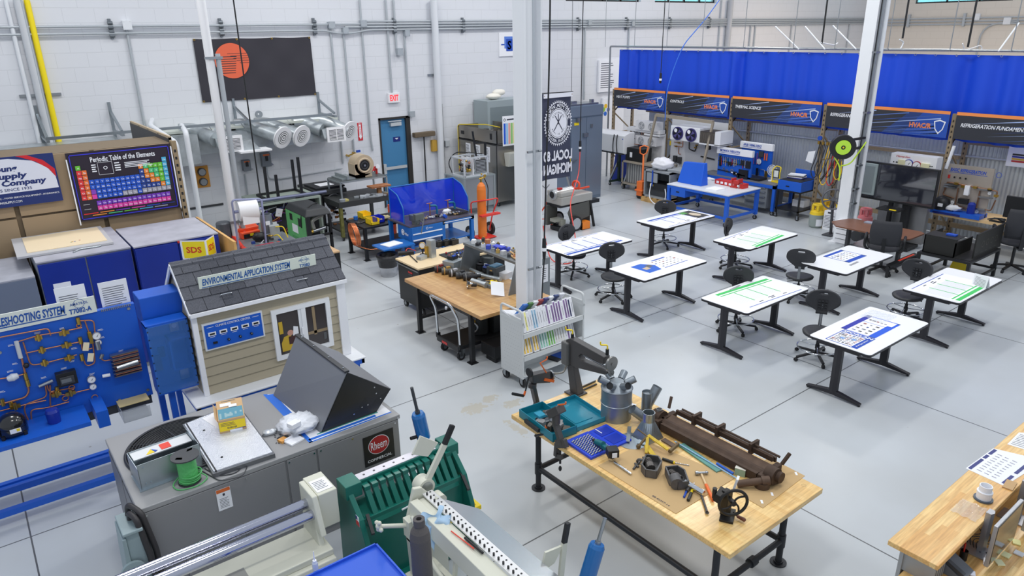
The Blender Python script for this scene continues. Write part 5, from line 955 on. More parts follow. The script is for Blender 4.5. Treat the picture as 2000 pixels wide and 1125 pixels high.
# ================================================================ LEFT: RACK WALL, BANNERS, CABINETS
TAN=mat((165,142,112),.65);TANL=mat((205,195,182),.6)
t=T('tan_shelving_bank','long tan metal shelving bank behind the two wall banners','shelving',(0,14.2,0))
for i,(x0,x1)in enumerate(((-2.6,-.45),(-.4,.55),(.6,1.75),(1.8,2.98))):
 for j,(z0,z1)in enumerate(((0,.95),(.97,1.62),(1.64,2.3),(2.32,3.25))):
  M(TAN).box(x0,x1-.02,13.52,13.56,z0,z1-.015).o('back_panel',t,bevel=.004)
m=M(mat((120,104,82),.7));m.box(-2.6,2.98,13.57,14.6,0,.05);m.box(-2.6,2.98,13.57,14.6,3.2,3.24);m.box(-2.6,2.98,13.57,13.6,0,3.2);m.o('shelf_body',t)
m=M(mat((150,130,100),.6));m.box(2.98,3.06,13.45,13.53,0,3.27);m.box(2.98,3.06,14.3,14.38,0,3.27);m.use(BLACK)
for k in range(24):z=.2+k*.125;m.add([(3.061,13.47,z),(3.061,13.5,z+.01),(3.061,13.5,z+.06),(3.061,13.47,z+.05)],[(0,1,2,3)]);m.add([(3.0,13.449,z),(3.035,13.449,z),(3.035,13.449,z+.05),(3.0,13.449,z+.05)],[(0,1,2,3)])
m.o('slotted_upright',t)
t=T('frame_panel','dark framed panel standing on edge along the top of the tan shelving','panel',(3.0,15.1,3.25));m=M(mat((66,66,70),.6));m.box(2.97,2.99,13.6,16.7,2.45,3.3);m.o('dark_infill',t);m=M(mat((190,170,140),.6))
for k in range(5):y=13.6+k*.775;m.box(2.985,3.02,y-.03,y+.03,2.45,3.32)
m.box(2.985,3.02,13.57,16.73,3.28,3.34);m.box(2.985,3.02,13.57,16.73,2.43,2.48);m.o('ribs',t)
a=PY(0,272,14.0);t=T('beige_box','big beige-topped grey box on top of the tan shelving at the left edge','box',(0,14,3.25));M(mat((170,165,160),.7)).box(-1.5,.42,13.75,14.9,3.25,3.5).o('box_body',t);M(mat((225,205,170),.7)).box(-1.5,.42,13.75,14.9,3.5,3.56).o('box_lid',t)
# periodic table banner
x0,x1,z0,z1=1.37,2.95,2.11,3.24;Wd,Hd=x1-x0,z1-z0;YB=13.44
t=T('periodic_banner','dark Periodic Table of the Elements banner','banner',((x0+x1)/2,YB,z0))
m=M(mat((42,32,46),.5));m.grid(lambda u,v:(x0+Wd*u,YB-.01*math.sin(u*12)*(1-v),z0+Hd*v),16,8);m.o('cloth',t)
m=M(mat((60,60,215),.5),fY(x0,z0,YB-.014))
for a in((.04,.03,Wd-.04,.045),(.04,Hd-.05,Wd-.04,Hd-.035),(.04,.03,.052,Hd-.035),(Wd-.052,.03,Wd-.04,Hd-.035)):m.rect(*a)
m.use(PAPER);m.text('Periodic Table of the Elements',Wd*.52,Hd-.14,.085,.98,bold=.02)
cw=(Wd-.2)/18;ch=.082;X0_=.1;Y0_=Hd-.29
El={0:[(0,'H')],1:[(0,'Li'),(1,'Be')],2:[(0,'Na'),(1,'Mg')],3:[(i,e)for i,e in enumerate('K Ca Sc Ti V Cr Mn Fe Co Ni Cu Zn Ga Ge As Se Br Kr'.split())],4:[(i,e)for i,e in enumerate('Rb Sr Y Zr Nb Mo Tc Ru Rh Pd Ag Cd In Sn Sb Te I Xe'.split())],5:[(i,e)for i,e in enumerate('Cs Ba * Hf Ta W Re Os Ir Pt Au Hg Tl Pb Bi Po At Rn'.split())],6:[(i,e)for i,e in enumerate('Fr Ra * Rf Db Sg Bh Hs Mt Ds Rg Cn Nh Fl Mc Lv Ts Og'.split())]}
El[0].append((17,'He'));El[1]+=[(12+i,e)for i,e in enumerate('B C N O F Ne'.split())];El[2]+=[(12+i,e)for i,e in enumerate('Al Si P S Cl Ar'.split())]
rows_=[(r,c,e,0)for r,l in El.items()for c,e in l]+[(7.35,2.6+i,e,1)for i,e in enumerate('La Ce Pr Nd Pm Sm Eu Gd Tb Dy Ho Er Tm Yb Lu'.split())]+[(8.35,2.6+i,e,2)for i,e in enumerate('Ac Th Pa U Np Pu Am Cm Bk Cf Es Fm Md No Lr'.split())]
def ecol(r,c,e,k):
 if k==1:return(120,60,190)
 if k==2:return(230,70,170)
 if e in('H','N','O','F','Cl','Br','I'):return(110,200,60)
 if e in('C','P','S','Se'):return(80,200,130)
 if e in('B','Si','Ge','As','Sb','Te','At'):return(240,140,50)
 if c==17 and e!='Og':return(80,180,220)
 if e in('Mt','Ds','Rg','Nh','Fl','Mc','Lv','Ts','Og'):return(170,168,180)
 if c==0:return(230,60,60)
 if c==1:return(240,120,60)
 if e=='*':return(140,70,190)if r==5 else(230,70,170)
 if c>=12:return(40,70,150)
 return(35,90,205)
lt=M(PAPER,fY(x0,z0,YB-.014));m.o('print_frame',t);m=M(BLACK,fY(x0,z0,YB-.014))
for r,c,e,k in rows_:
 m.use(mat(ecol(r,c,e,k),.5));x=X0_+c*cw;y=Y0_-r*ch;m.rect(x,y,x+cw-.007,y+ch-.007,.001)
 if e!='*':lt.text(e,x+cw/2,y+ch/2-.008,.026,bold=.02,l=.002)
for i,c in enumerate(((230,50,50),(240,140,50),(120,60,190),(230,70,170),(40,80,200),(40,60,150))):m.use(mat(c,.5));m.rect(.08+i*.24,.11+.012*0,.08+i*.24+.21,.125)
for i,c in enumerate(((240,150,50),(80,200,130),(110,200,60),(80,180,220),(170,168,180))):m.use(mat(c,.5));m.rect(.2+i*.24,.075,.2+i*.24+.21,.09)
m.o('element_cells',t)
for a in((.42,.73,.64,.735),(.42,.93,.64,.935),(.42,.73,.425,.935),(.635,.73,.64,.935)):lt.rect(a[0],a[1],a[2],a[3])
lt.text('O',.53,.84,.06,bold=.02);lt.lines(.33,.78,.4,.92,4);lt.lines(.67,.76,.76,.92,4);lt.lines(.82,.8,1.25,.9,4);lt.lines(.1,.19,.2,.2,1,l=.002);lt.lines(.1,.27,.2,.28,1,l=.002);lt.o('lettering',t)
m=M(PAPER);m.bar((x0,YB-.02,z1-.05),(x0,YB-.02,z0-.04),.02);m.bar((x1,YB-.02,z1-.05),(x1,YB-.02,z0+.02),.02);m.o('side_bar',t)if 0 else(M(PAPER).bar((x0,YB-.02,z1-.1),(x0,YB-.02,z0-.05),.018).o('side_bar',t),M(PAPER).bar((x1,YB-.02,z1-.05),(x1,YB-.02,z0),.018).o('side_bar',t))
# Young Supply banner
x1,z0,z1=1.21,2.5,3.27;x0=-1.6;Wd,Hd=x1-x0,z1-z0
t=T('supply_banner','white and navy Young Supply Company banner on the tan shelving','banner',((x0+x1)/2,13.45,z0));NV=mat((30,48,110),.5)
M(NV).box(x0,x1,13.455,13.46,z0,z1).o('cloth',t);m=M(mat((228,230,240),.5),fY(x0,z0,13.454));pts=[(0,.2),(Wd-.02,.22),(Wd-.03,.4),(Wd-.12,.56),(Wd-.3,.68),(Wd-.6,.74),(0,.72)]
m.poly(pts,.001);m.use(mat((215,35,45),.5));m.poly([(Wd-.5,Hd),(Wd-.35,Hd),(Wd-.15,Hd-.1),(Wd-.02,Hd-.25),(Wd-.02,Hd-.38),(Wd-.1,Hd-.24),(Wd-.25,Hd-.11),(Wd-.4,Hd-.04)],.002);m.o('colour_fields',t)
m=M(NV,fY(x0,z0,13.453));m.text('Young',Wd-.51,.58,.115,.38,bold=.045,shear=.12,al='R');m.text('Supply',Wd-.4,.465,.115,.46,bold=.045,shear=.12,al='R');m.text('Company',Wd-.16,.355,.115,.6,bold=.045,shear=.12,al='R');m.text('THE PROS SINCE 1935',Wd-.38,.265,.045,.72,bold=.01,al='R');m.use(PAPER);m.text('RESIDENTIAL HVAC - FOOD SERVICE EQUIPMENT- HYDRONICS',Wd-.03,.14,.03,1.12,bold=.01,al='R');m.text('WWW.YOUNGSUPPLY.COM',Wd-.55,.075,.035,.5,bold=.015,al='R');m.o('lettering',t)
# cabinets
NB=mat((28,52,150),.35,noise=.1,nscale=2);DUST=mat((176,176,186),.6,noise=.18,nscale=3)
for i,(a,b,y0,y1,l)in enumerate(((.55,1.78,11.78,13.35,'navy blue storage cabinet with a pegboard sheet lying on top'),(1.81,3.06,11.72,13.1,'navy blue storage cabinet right beside the plywood sheet'))):
 t=T('storage_cabinet',l,'cabinet',((a+b)/2,(y0+y1)/2,0));M(mat((150,156,165),.5)if i==0 else NB).box(a,b,y0+.02,y1,0,1.96).o('body',t);M(DUST).box(a,b,y0,y1,1.96,1.98).o('dusty_top',t)
 w=(b-a)/2
 for k in(0,1):d=M(NB).box(a+k*w+.01,a+(k+1)*w-.008,y0-.01,y0+.02,.08,1.94).o('door',t,bevel=.004)
 if i==0:
  m=M(PAPER);m.box(a+.14,a+.36,y0-.014,y0-.01,1.55,1.63);m.o('label_patch',t)
M(mat((190,192,198),.5)).box(2.05,2.9,12.1,12.5,1.981,1.983).out('dust_mark')if 0 else None
t=T('pegboard_sheet','cream pegboard sheet in a grey frame on the left navy cabinet','board',(.95,12.9,1.98));M(mat((190,190,192),.5)).cb((1.0,12.75,2.0),(1.25,1.25,.03),(0,0,-.02)).o('frame',t);m=M(mat((235,215,180),.6));m.cb((1.04,12.78,2.018),(1.05,1.0,.012),(0,0,-.02));m.o('sheet',t)
m=M(RED,fZ(0,0,2.025));
for c,x,y in(((200,50,40),1.22,12.55),((60,140,80),1.1,12.5),((50,90,180),1.15,12.52),((220,150,40),1.12,12.53)):m.use(mat(c,.5));m.disc(x,y,.014,n=8)
m.o('push_pin_dots',t)
tag(M(GALV).tube([(1.05,12.0,1.99),(1.15,12.1,1.995),(1.4,12.08,1.995),(1.55,12.25,1.99)],.012,6,f=.03).out('bent_rod'),'thin bent metal rod lying on the left navy cabinet','rod')
t=T('grey_cabinet','grey steel cabinet at the left picture edge','cabinet',(0,12.4,0));M(mat((112,122,140),.45)).box(-1.1,.5,11.72,13.05,0,1.79).o('body',t,bevel=.01);M(mat((170,172,182),.55,noise=.12)).box(-1.1,.5,11.72,13.05,1.79,1.81).o('top',t)
# SDS sign
a=PY(352,470,11.6);b=PY(396,498,11.6);t=T('sds_sign','yellow V-shaped SDS sign on the right navy cabinet','sign',(2.7,11.6,1.6));YP=mat((250,225,30),.4);c0=PY(353,485,11.62);c1=PY(398,485,11.35);c2=PY(418,478,11.62)
za,zb=1.97,1.66;p0=V((2.46,11.69,0));p1=V((2.78,11.45,0));p2=V((2.98,11.69,0))
for(u,v)in((p0,p1),(p1,p2)):
 F_=frame((u.x,u.y,zb),(v-u),(0,0,1));L_=(v-u).length;m=M(PAPER,F_);m.rect(0,0,L_,za-zb,.0);m.use(YP);m.rect(.03,.02,L_-.02,za-zb-.02,.002);m.use(mat((215,60,35),.5));m.text('SDS',L_/2,(za-zb)/2,.1,L_*.6,bold=.03,l=.004);m.o('sign_face',t)
tag(M(RED).box(2.43,2.46,11.7,11.72,1.93,1.96).out('red_tag'),'tiny red tag on the navy cabinet beside the SDS sign','tag')
# papers on cabinet front
for i,(px,py,l)in enumerate(((140,583,'white paper sheet, left of two standing behind the trainer board'),(225,580,'white paper sheet, right of two standing behind the trainer board'))):
 c=PY(px,py,9.05);t=T('paper_sheet',l,'paper',(c.x,9.05,2.0));M(PAPER).box(c.x-.15,c.x+.15,9.05,9.056,1.95,2.32+.03*(1-i)).o('sheet',t);m=M(INK,fY(c.x-.12,2.02,9.048));m.lines(0,0,.24,.24,9,.25);m.o('print',t)
# plywood
t=tag(M(mat((225,175,105),.5,noise=.15,nscale=5)).hexa([(3.13,11.2,0),(3.17,11.2,0),(3.17,13.3,0),(3.13,13.3,0)],[(3.13,11.2,1.93),(3.17,11.2,1.93),(3.17,13.3,1.93),(3.13,13.3,1.93)]).out('plywood_sheet'),'tall plywood sheet standing on edge right of the navy cabinet','plywood')
# ================================================================ TROUBLESHOOTING BENCH
BB2=mat((22,92,200),.4);x0,x1,z0,z1=-1.9,1.27,.82,2.03;YBd=8.95
t=T('troubleshooting_trainer','blue refrigeration troubleshooting board with copper piping','trainer',(0,9,0))
m=M(BB2);m.box(x0,x1,YBd,YBd+.08,z0,z1);m.o('board',t,bevel=.004)
m=M(mat((225,230,222),.4));m.box(x0,.88,YBd-.02,YBd,z1-.0,z1+.19);m.o('title_strip',t)
m=M(mat((20,80,165),.5),fY(0,z1,YBd-.022));m.text('REFRIGERATION TROUBLESHOOTING SYSTEM',.58,.105,.1,1.33,bold=.03,shear=.2,al='R');m.rect(-.75,.035,.58,.047);m.text('AMATROL',.72,.14,.03,.18,bold=.005);m.text('T7082-A',.72,.06,.06,.22,bold=.03,shear=.1);m.ring(.72,.14,.05,.054,.001,24);m.o('lettering',t)
m=M(STEEL)
for k in range(16):x=.92+k*.02;m.box(x,x+.01,YBd-.01,YBd,z1-.02,z1+.01)
for x,z in((1.2,1.98),(.9,.87),(.0,.87),(1.22,.9),(-.15,1.8),(-.1,1.8)):m.cyl((x,YBd,z),(x,YBd-.012,z),.018,n=10)
m.o('terminal_row',t)
m=M(BB2);m.box(x0,1.4,8.95,9.05,.1,.18);m.box(x0,1.6,9.03,9.1,.13,.2);m.box(x0,1.6,8.43,8.5,.13,.2);m.o('base_rail',t)
for x,y in((1.37,9.05),(-1.8,9.05)):M(BB2).box(x-.035,x+.035,y-.03,y+.03,0,.85).o('leg',t)
M(BB2).box(1.3,1.37,8.5,9.05,.13,.2).o('base_rail',t)
M(DGRAY).box(.5,1.25,8.98,9.03,.7,.82).o('lower_beam',t)
def B(px,py,off=.03):return PY(px,py,YBd-off)
m=M(COPPER)
def cp(pts,r=.008):m.tube([B(x,y)for x,y in pts],r,8,f=.05)
cp([(0,659),(95,641),(99,655)]);cp([(33,668),(75,655),(110,650),(160,640)]);cp([(150,627),(183,625),(186,655)]);cp([(165,625),(174,650),(178,660)]);cp([(45,668),(60,714),(85,710),(150,693)]);cp([(50,690),(90,681),(155,668)]);cp([(160,668),(160,686),(180,680)]);cp([(180,660),(186,710),(168,716),(163,700)]);cp([(33,668),(45,710),(57,765),(50,776),(0,790)],.011);cp([(0,740),(20,737),(47,731)])
cp([(98,752),(98,790),(102,812)]);cp([(88,750),(92,775),(48,790),(48,805),(55,820)]);cp([(92,752),(95,765),(125,772),(175,760)]);cp([(100,765),(110,763),(145,757)]);cp([(0,803),(50,790),(90,782)]);cp([(62,825),(60,800),(90,797),(135,785)]);cp([(197,700),(203,705),(215,703)])
m.torus(B(154,636),.022,.008,(0,1,0),14,6);m.torus(B(128,778),.03,.008,(0,1,0),16,6,);m.torus(B(185,776),.03,.006,(0,1,0),16,6);m.torus(B(140,757),.028,.007,(0,1,0),16,6)
m.o('copper_pipes',t)
m=M(BRASS)
for px,py in((125,650),(130,674),(135,699),(75,660),(82,684),(87,709),(30,794),(138,768),(110,770)):c=B(px,py,.04);m.cb(c,(.1 if px>100 or px<40 else.07,.035,.04),(0,.25 if 0 else-.03,0));m.cyl(c+V((0,-.02,-.03)),c+V((0,-.02,.05)),.018,n=8)
for px,py in((54,748),(50,735),(153,627),(157,665),(175,654),(160,698),(112,762),(22,790),(5,786)):c=B(px,py,.03);m.cyl(c+V((0,0,-.04)),c+V((0,0,.04)),.022,n=8)
for px,py in((177,660),):c=B(px,py,.04);m.cb(c,(.035,.04,.13))
m.o('brass_fittings',t)
m=M(STEEL)
for px,py in((188,655),(191,668),(178,740),(181,754)):
 c=B(px,py);m.at(frame(c,(1,0,0),(0,0,1)));gauge(m,0,0,.045 if py in(655,740)else.037);m.at(None)
m.o('gauges',t)
c=B(130,738,.05);m=M(BLACK);m.cb(c,(.2,.09,.16));m.use(DGRAY).cb(c+V((0,-.05,-.01)),(.14,.02,.09));m.use(mat((110,115,118),.4)).cb(c+V((-.01,-.062,-.01)),(.1,.005,.045));m.o('pressure_control',t,bevel=.005)
c=B(90,750,.04);m=M(STEEL);m.cyl(c-V((.07,0,.01)),c+V((.07,0,.02)),.022);m.o('reversing_valve',t)
c=B(36,683,.04);m=M(mat((205,208,210),.4));m.cyl(c-V((0,0,.1)),c+V((0,0,.1)),.022);m.use(BLACK).sph(c+V((.03,0,-.2)),.03);m.o('sight_glass',t)
c=B(25,737,.05);m=M(mat((215,220,226),.3));m.lathe([(0,-.06),(.03,-.05),(.045,0),(.03,.05),(0,.06)],c,14,ax=(1,0,.15));m.o('filter_drier',t)
m=M(mat((240,225,190),.6))
for px,py in((168,677),(177,698)):c=B(px,py,.06);m.cb(c,(.06,.003,.1),(0,.3,0))
m.o('paper_tag',t)
m=M(STEEL);c=B(193,682,.05);m.cyl(c,c+V((0,0,.1)),.03);m.use(mat((150,150,150),.3,.7));m.cyl(B(197,700,.05),B(200,692,.05),.02);m.use(PAPER);m.cyl(B(200,735,.04),B(215,732,.04),.02);m.o('valve_cluster',t)
m=M(COPPER)
a=B(219,715,.08);
for k in range(6):z=a.z+.1-k*.045;m.tube([(a.x+.02,YBd-.07,z),(a.x+.3,YBd-.07,z)],.009,6)
m.use(STEEL)
for k in range(7):z=a.z+.12-k*.045;m.box(a.x+.0,a.x+.3,YBd-.1,YBd-.03,z,z+.012)
m.cyl((a.x+.04,YBd-.12,a.z-.03),(a.x+.27,YBd-.12,a.z-.01),.03);m.o('coil_unit',t)
m=M(PAPER,fY(0,0,YBd-.002))
for px,py in((22,674),(30,710),(20,725),(86,737),(125,719),(180,730),(237,685),(145,680),(73,650),(122,641),(196,644),(199,659),(142,705),(4,765),(125,787)):c=B(px,py,0);m.lines(c.x-.03,c.z-.012,c.x+.03,c.z+.012,2,.4)
m.o('small_print',t)
# base tray with compressor
M(BB2).box(-1.8,.53,8.43,8.93,.9,.95).o('tray',t)
M(BB2).box(.6,.72,8.5,8.95,.8,1.0).o('tray_end_post',t)
t=T('compressor','black hermetic compressor on the blue tray of the troubleshooting board','compressor',(-.18,8.65,.95));c=V((-.17,8.68,1.07));m=M(mat((18,18,20),.15,coat=.6));m.sph(c,.135,(1.05,1,.95),24,14);m.cyl(c-V((0,0,.09)),c-V((0,0,.02)),.14,n=24);m.o('shell',t)
m=M(BLACK);
for dx,dy in((-.1,-.1),(.1,-.1),(.1,.1),(-.1,.1)):m.cyl(c+V((dx,dy,-.12)),c+V((dx,dy,-.08)),.02)
m.cb(c+V((-.15,-.03,-.03)),(.06,.1,.1));m.o('feet_and_terminal_box',t);m=M(PAPER);m.cb(c+V((.02,-.142,-.03)),(.1,.004,.05));m.use(YEL).cb(c+V((.045,-.145,-.025)),(.03,.003,.03));m.o('label_sticker',t)
tag(M(mat((25,48,150),.3)).lathe([(0,0),(.065,0),(.07,.13),(.055,.16),(0,.17)],(.21,8.68,.95),20).out('receiver_can'),'dark blue can on the blue tray right of the black compressor','can')
# clear tray
t=T('parts_shelf','small clear and wooden shelf fixed under the board','shelf',(1.0,8.8,.7));a=PY(227,778,8.85);m=M(mat((215,195,140),.5));m.box(a.x,a.x+.33,8.75,8.94,.86,.87);m.o('back_lip',t);m=M(mat((200,205,210),.15,alpha=.45));m.hexa([(a.x,8.6,.72),(a.x+.3,8.6,.72),(a.x+.3,8.94,.72),(a.x,8.94,.72)],[(a.x,8.6,.73),(a.x+.3,8.6,.73),(a.x+.3,8.94,.73),(a.x,8.94,.73)]);m.box(a.x,a.x+.3,8.6,8.605,.72,.86);m.box(a.x,a.x+.005,8.6,8.94,.72,.86);m.o('tray',t)
# blue box with doors right of board
t=T('blue_control_box','tall blue open control box between the board and the model house','control box',(1.5,8.8,.8))
X0,X1=1.3,1.76;m=M(BB2);m.box(X0,X1,8.95,8.97,.9,1.78);m.box(X0,X0+.02,8.72,8.95,.9,1.78);m.box(X1-.02,X1,8.72,8.95,.9,1.78);m.box(X0,X1,8.72,8.95,.88,.9);m.box(X0,X1,8.72,8.95,1.76,1.79);m.o('case',t)
m=M(mat((90,150,230),.08,alpha=.3));m.box(X0,X1,8.71,8.718,.9,1.77);m.o('clear_cover',t)
m=M(BB2);m.box(X0+.22,X0+.24,8.75,8.95,1.15,1.55);m.box(X0+.22,X1-.02,8.75,8.95,1.53,1.55);m.box(X0+.22,X1-.02,8.75,8.95,1.13,1.15);m.o('inner_frame',t)
m=M(mat((45,40,70),.5));m.cb((X0+.08,8.93,1.22),(.1,.03,.2));m.use(BLACK).cb((X0+.15,8.93,1.35),(.07,.03,.13));m.use(STEEL);m.cb((X1-.12,8.93,1.66),(.1,.03,.16));m.cb((X1-.1,8.93,1.0),(.1,.03,.15));m.use(PAPER).cyl((X1-.12,8.9,1.66),(X1-.12,8.93,1.66),.03);m.o('inner_switches',t)
m=M(BLACK)
for k in range(9):z=.92+k*.1;m.cyl((X0+.01,8.705,z),(X0+.01,8.715,z),.008,n=6);m.cyl((X1-.01,8.705,z),(X1-.01,8.715,z),.008,n=6)
m.o('screws',t);
M(BB2).box(1.33,1.8,9.0,9.35,1.7,2.05).o('upper_box',t,bevel=.01);M(BB2).box(1.42,1.49,8.8,8.87,0,.88).o('leg',t)
# ================================================================ MODEL HOUSE ON BLUE BENCH
t=T('blue_bench','blue framed bench with a white top carrying the model house','bench',(2.7,9.0,0))
hb=.78;m=M(mat((236,238,241),.4));m.box(1.6,3.86,8.33,9.75,hb-.03,hb);m.o('benchtop',t,bevel=.015);m=M(BB2);m.box(1.62,3.84,8.35,8.39,hb-.1,hb-.03);m.box(1.62,1.66,8.35,9.72,hb-.1,hb-.03);m.box(3.8,3.84,8.35,9.72,hb-.1,hb-.03);m.o('apron',t)
for x in(1.68,3.76):
 for y in(8.45,9.65):M(BB2).box(x-.035,x+.035,y-.035,y+.035,0,hb-.03).o('leg',t)
hx0,hx1,hy,hz0,hz1=1.8,3.72,8.58,hb+.003,1.89;SID=mat((178,168,145),.55)
t=T('model_house','small siding-clad model house with a shingled roof and a sign','model house',((hx0+hx1)/2,9,hb))
m=M(SID);nr=9
for k in range(nr):
 z=hz0+(hz1-hz0)*k/nr;zz=hz0+(hz1-hz0)*(k+1)/nr
 m.ext([(hy-.02,z),(hy+.02,z),(hy+.02,zz),(hy-.002,zz)],'x',hx0,hx1)
 m.ext([(hx0-.02,z),(hx0-.002,zz),(hx0+.02,zz),(hx0+.02,z)],'y',hy,9.6)
m.box(hx0+.02,hx1,9.56,9.6,hz0,hz1);m.box(hx1-.02,hx1,hy,9.6,hz0,hz1)
m.ext([(hy,hz1),(9.6,hz1),(9.1,2.36)],'x',hx0,hx0+.02);m.ext([(hy,hz1),(9.6,hz1),(9.1,2.36)],'x',hx1-.02,hx1);m.o('siding_walls',t)
m=M(PAPER);m.box(hx0-.03,hx0+.03,hy-.04,hy+.01,hz0,hz1);m.box(hx1-.1,hx1+.02,hy-.04,hy+.01,hz0,hz1);m.box(hx0-.03,hx1+.02,hy-.04,hy,hz1-.03,hz1);m.box(hx1,hx1+.02,hy,hy+.1,hz0,hz1);m.o('corner_trim',t)
# roof : front slope (eave y 8.5 z 1.9 -> ridge y 9.08 z 2.45)
e0=V((0,8.5,1.9));r0=V((0,9.07,2.39));rx0,rx1=1.75,3.75
SH=mat((88,90,98),.9,noise=.25,nscale=60,bump=.4);SH2=mat((74,76,84),.9,noise=.25,nscale=60,bump=.4)
m=M(SH);m.hexa([(rx0,8.5,1.87),(rx1,8.5,1.87),(rx1,9.07,2.36),(rx0,9.07,2.36)],[(rx0,8.5,1.89),(rx1,8.5,1.89),(rx1,9.07,2.38),(rx0,9.07,2.38)]);m.hexa([(rx0,9.07,2.36),(rx1,9.07,2.36),(rx1,9.7,1.87),(rx0,9.7,1.87)],[(rx0,9.07,2.38),(rx1,9.07,2.38),(rx1,9.7,1.89),(rx0,9.7,1.89)])
n=V((0,-.54,.57)).normalized()
for r in range(4):
 for c in range(10):
  m.use([SH,SH2,SH][(r*3+c*5+c//3)%3]);xa=rx0+(rx1-rx0)*max(0,(c-.5*(r%2)))/9.5;xb=rx0+(rx1-rx0)*min(9.5,(c+1-.5*(r%2)))/9.5-.006
  if xb<=xa:continue
  a=e0.lerp(r0,r/4);b=e0.lerp(r0,(r+1)/4)
  lo=a+n*.018;hi=b+n*.006;m.add([(xa,lo.y,lo.z),(xb,lo.y,lo.z),(xb,hi.y,hi.z),(xa,hi.y,hi.z),(xa,a.y,a.z-.0),(xb,a.y,a.z-.0)],[(0,1,2,3),(4,5,1,0)])
m.use(SH)
for c in range(8):xa=rx0+(rx1-rx0)*c/8;xb=rx0+(rx1-rx0)*(c+1)/8-.008;m.hexa([(xa,8.99,2.32),(xb,8.99,2.32),(xb,9.15,2.33),(xa,9.15,2.33)],[(xa,9.0,2.37),(xb,9.0,2.37),(xb,9.12,2.39),(xa,9.12,2.39)])
m.o('shingle_roof',t)
m=M(PAPER);m.box(rx0,rx1,8.47,8.5,1.85,1.895);m.bar((rx0,8.49,1.87),(rx0,9.07,2.36),.02,.05);m.bar((rx0,9.07,2.36),(rx0,9.65,1.87),.02,.05);m.o('fascia',t)
m=M(CHROME)
for px,py in((441,575),(589,547)):c=PY(px,py,8.6);m.tube([(c.x-.07,8.6,c.z-.02),(c.x-.07,8.57,c.z+.02),(c.x+.07,8.57,c.z+.02),(c.x+.07,8.6,c.z-.02)],.008,6,f=.02)
m.o('handles',t)
sg=T('sx','x','x')if 0 else None
m=M(mat((222,230,218),.4));m.box(1.96,3.45,8.72,8.735,2.08,2.25);o=m.o('sign_board',t)
m=M(mat((25,90,165),.5),fY(1.96,2.08,8.719));m.text('ENVIRONMENTAL APPLICATION SYSTEM',.04,.1,.085,1.1,bold=.025,shear=.2,al='L');m.rect(.03,.03,1.14,.04);m.text('AMATROL',1.33,.125,.025,.15);m.ring(1.33,.125,.04,.044,.001,20);m.text('T7083',1.33,.05,.045,.14,bold=.025);m.o('sign_lettering',o)
# control panel
m=M(PAPER);m.box(1.87,2.58,hy-.045,hy-.02,1.32,1.78 if 0 else 1.66);m.T=None
a=PY(395,620,hy-.05);b=PY(508,618+44,hy-.05);
m=M(mat((225,228,230),.4));cz=1.55;px0,px1=1.87,2.6;m.box(px0,px1,hy-.045,hy-.015,1.37,1.72);m.use(BB2).box(px0+.02,px1-.02,hy-.05,hy-.045,1.39,1.70);o=m.o('control_panel',t)
m=M(PAPER,fY(px0,1.37,hy-.051));m.text('CLIMATE CONTROL CENTER',.365,.3,.028,.42,bold=.01);m.rect(.05,.295,.13,.3);m.rect(.6,.295,.68,.3)
for k in range(5):x=.1+k*.133;m.cb((x,.21,.005),(.09,.045,.01));m.use(BLACK).cb((x,.21,.011),(.06,.022,.004));m.use(PAPER);m.rect(x-.03,.165,x+.03,.17)
m.use(BLACK);m.cb((.12,.09,.008),(.05,.025,.015))
for x in(.28,.42,.56):m.cyl((x,.09,0),(x,.09,.025),.016,n=10);m.use(PAPER);m.rect(x-.002,.09,x+.002,.105,.027);m.use(BLACK)
m.o('dials',o)
# window
wa=PY(525,602,hy-.03);x0,x1,z0,z1=2.71,3.5,.98,1.68
W2=mat((240,242,245),.35);m=M(W2);
m.box(x0,x1,hy-.05,hy-.01,z1-.06,z1);m.box(x0,x1,hy-.05,hy-.01,z0,z0+.06);m.box(x0,x0+.06,hy-.05,hy-.01,z0+.06,z1-.06);m.box(x1-.06,x1,hy-.05,hy-.01,z0+.06,z1-.06);m.box(3.1,3.16,hy-.045,hy-.01,z0+.06,z1-.06);m.box(3.06,3.1,hy-.035,hy-.01,z0+.06,z1-.06);o=m.o('window_frame',t)
M(mat((58,52,54),.15,coat=.5)).box(x0+.05,x1-.05,hy-.025,hy-.021,z0+.05,z1-.05).o('window_glass',o)
m=M(mat((205,170,50),.5),fY(0,0,hy-.027));m.rect(2.79,1.33,2.84,1.5);m.poly([(2.8,1.08),(2.95,1.08),(2.98,1.2),(2.92,1.3),(2.84,1.28),(2.8,1.2)]);m.use(mat((200,150,130),.5));m.disc(2.93,1.32,.04,.002);m.use(PAPER);m.poly([(2.95,1.2),(3.04,1.15),(3.04,1.38),(2.98,1.4)],.002);m.use(mat((70,40,40),.5));m.rect(2.9,1.16,3.0,1.27,.003);m.use(mat((150,130,100),.5));m.rect(3.25,1.2,3.29,1.6);m.rect(3.17,1.22,3.44,1.26);m.use(mat((90,92,95),.5));m.rect(3.38,1.1,3.42,1.2,.002);m.o('interior_picture',o)
m=M(PAPER);m.box(3.08,3.1,hy-.06,hy-.045,1.26,1.36);m.o('window_latch',o)
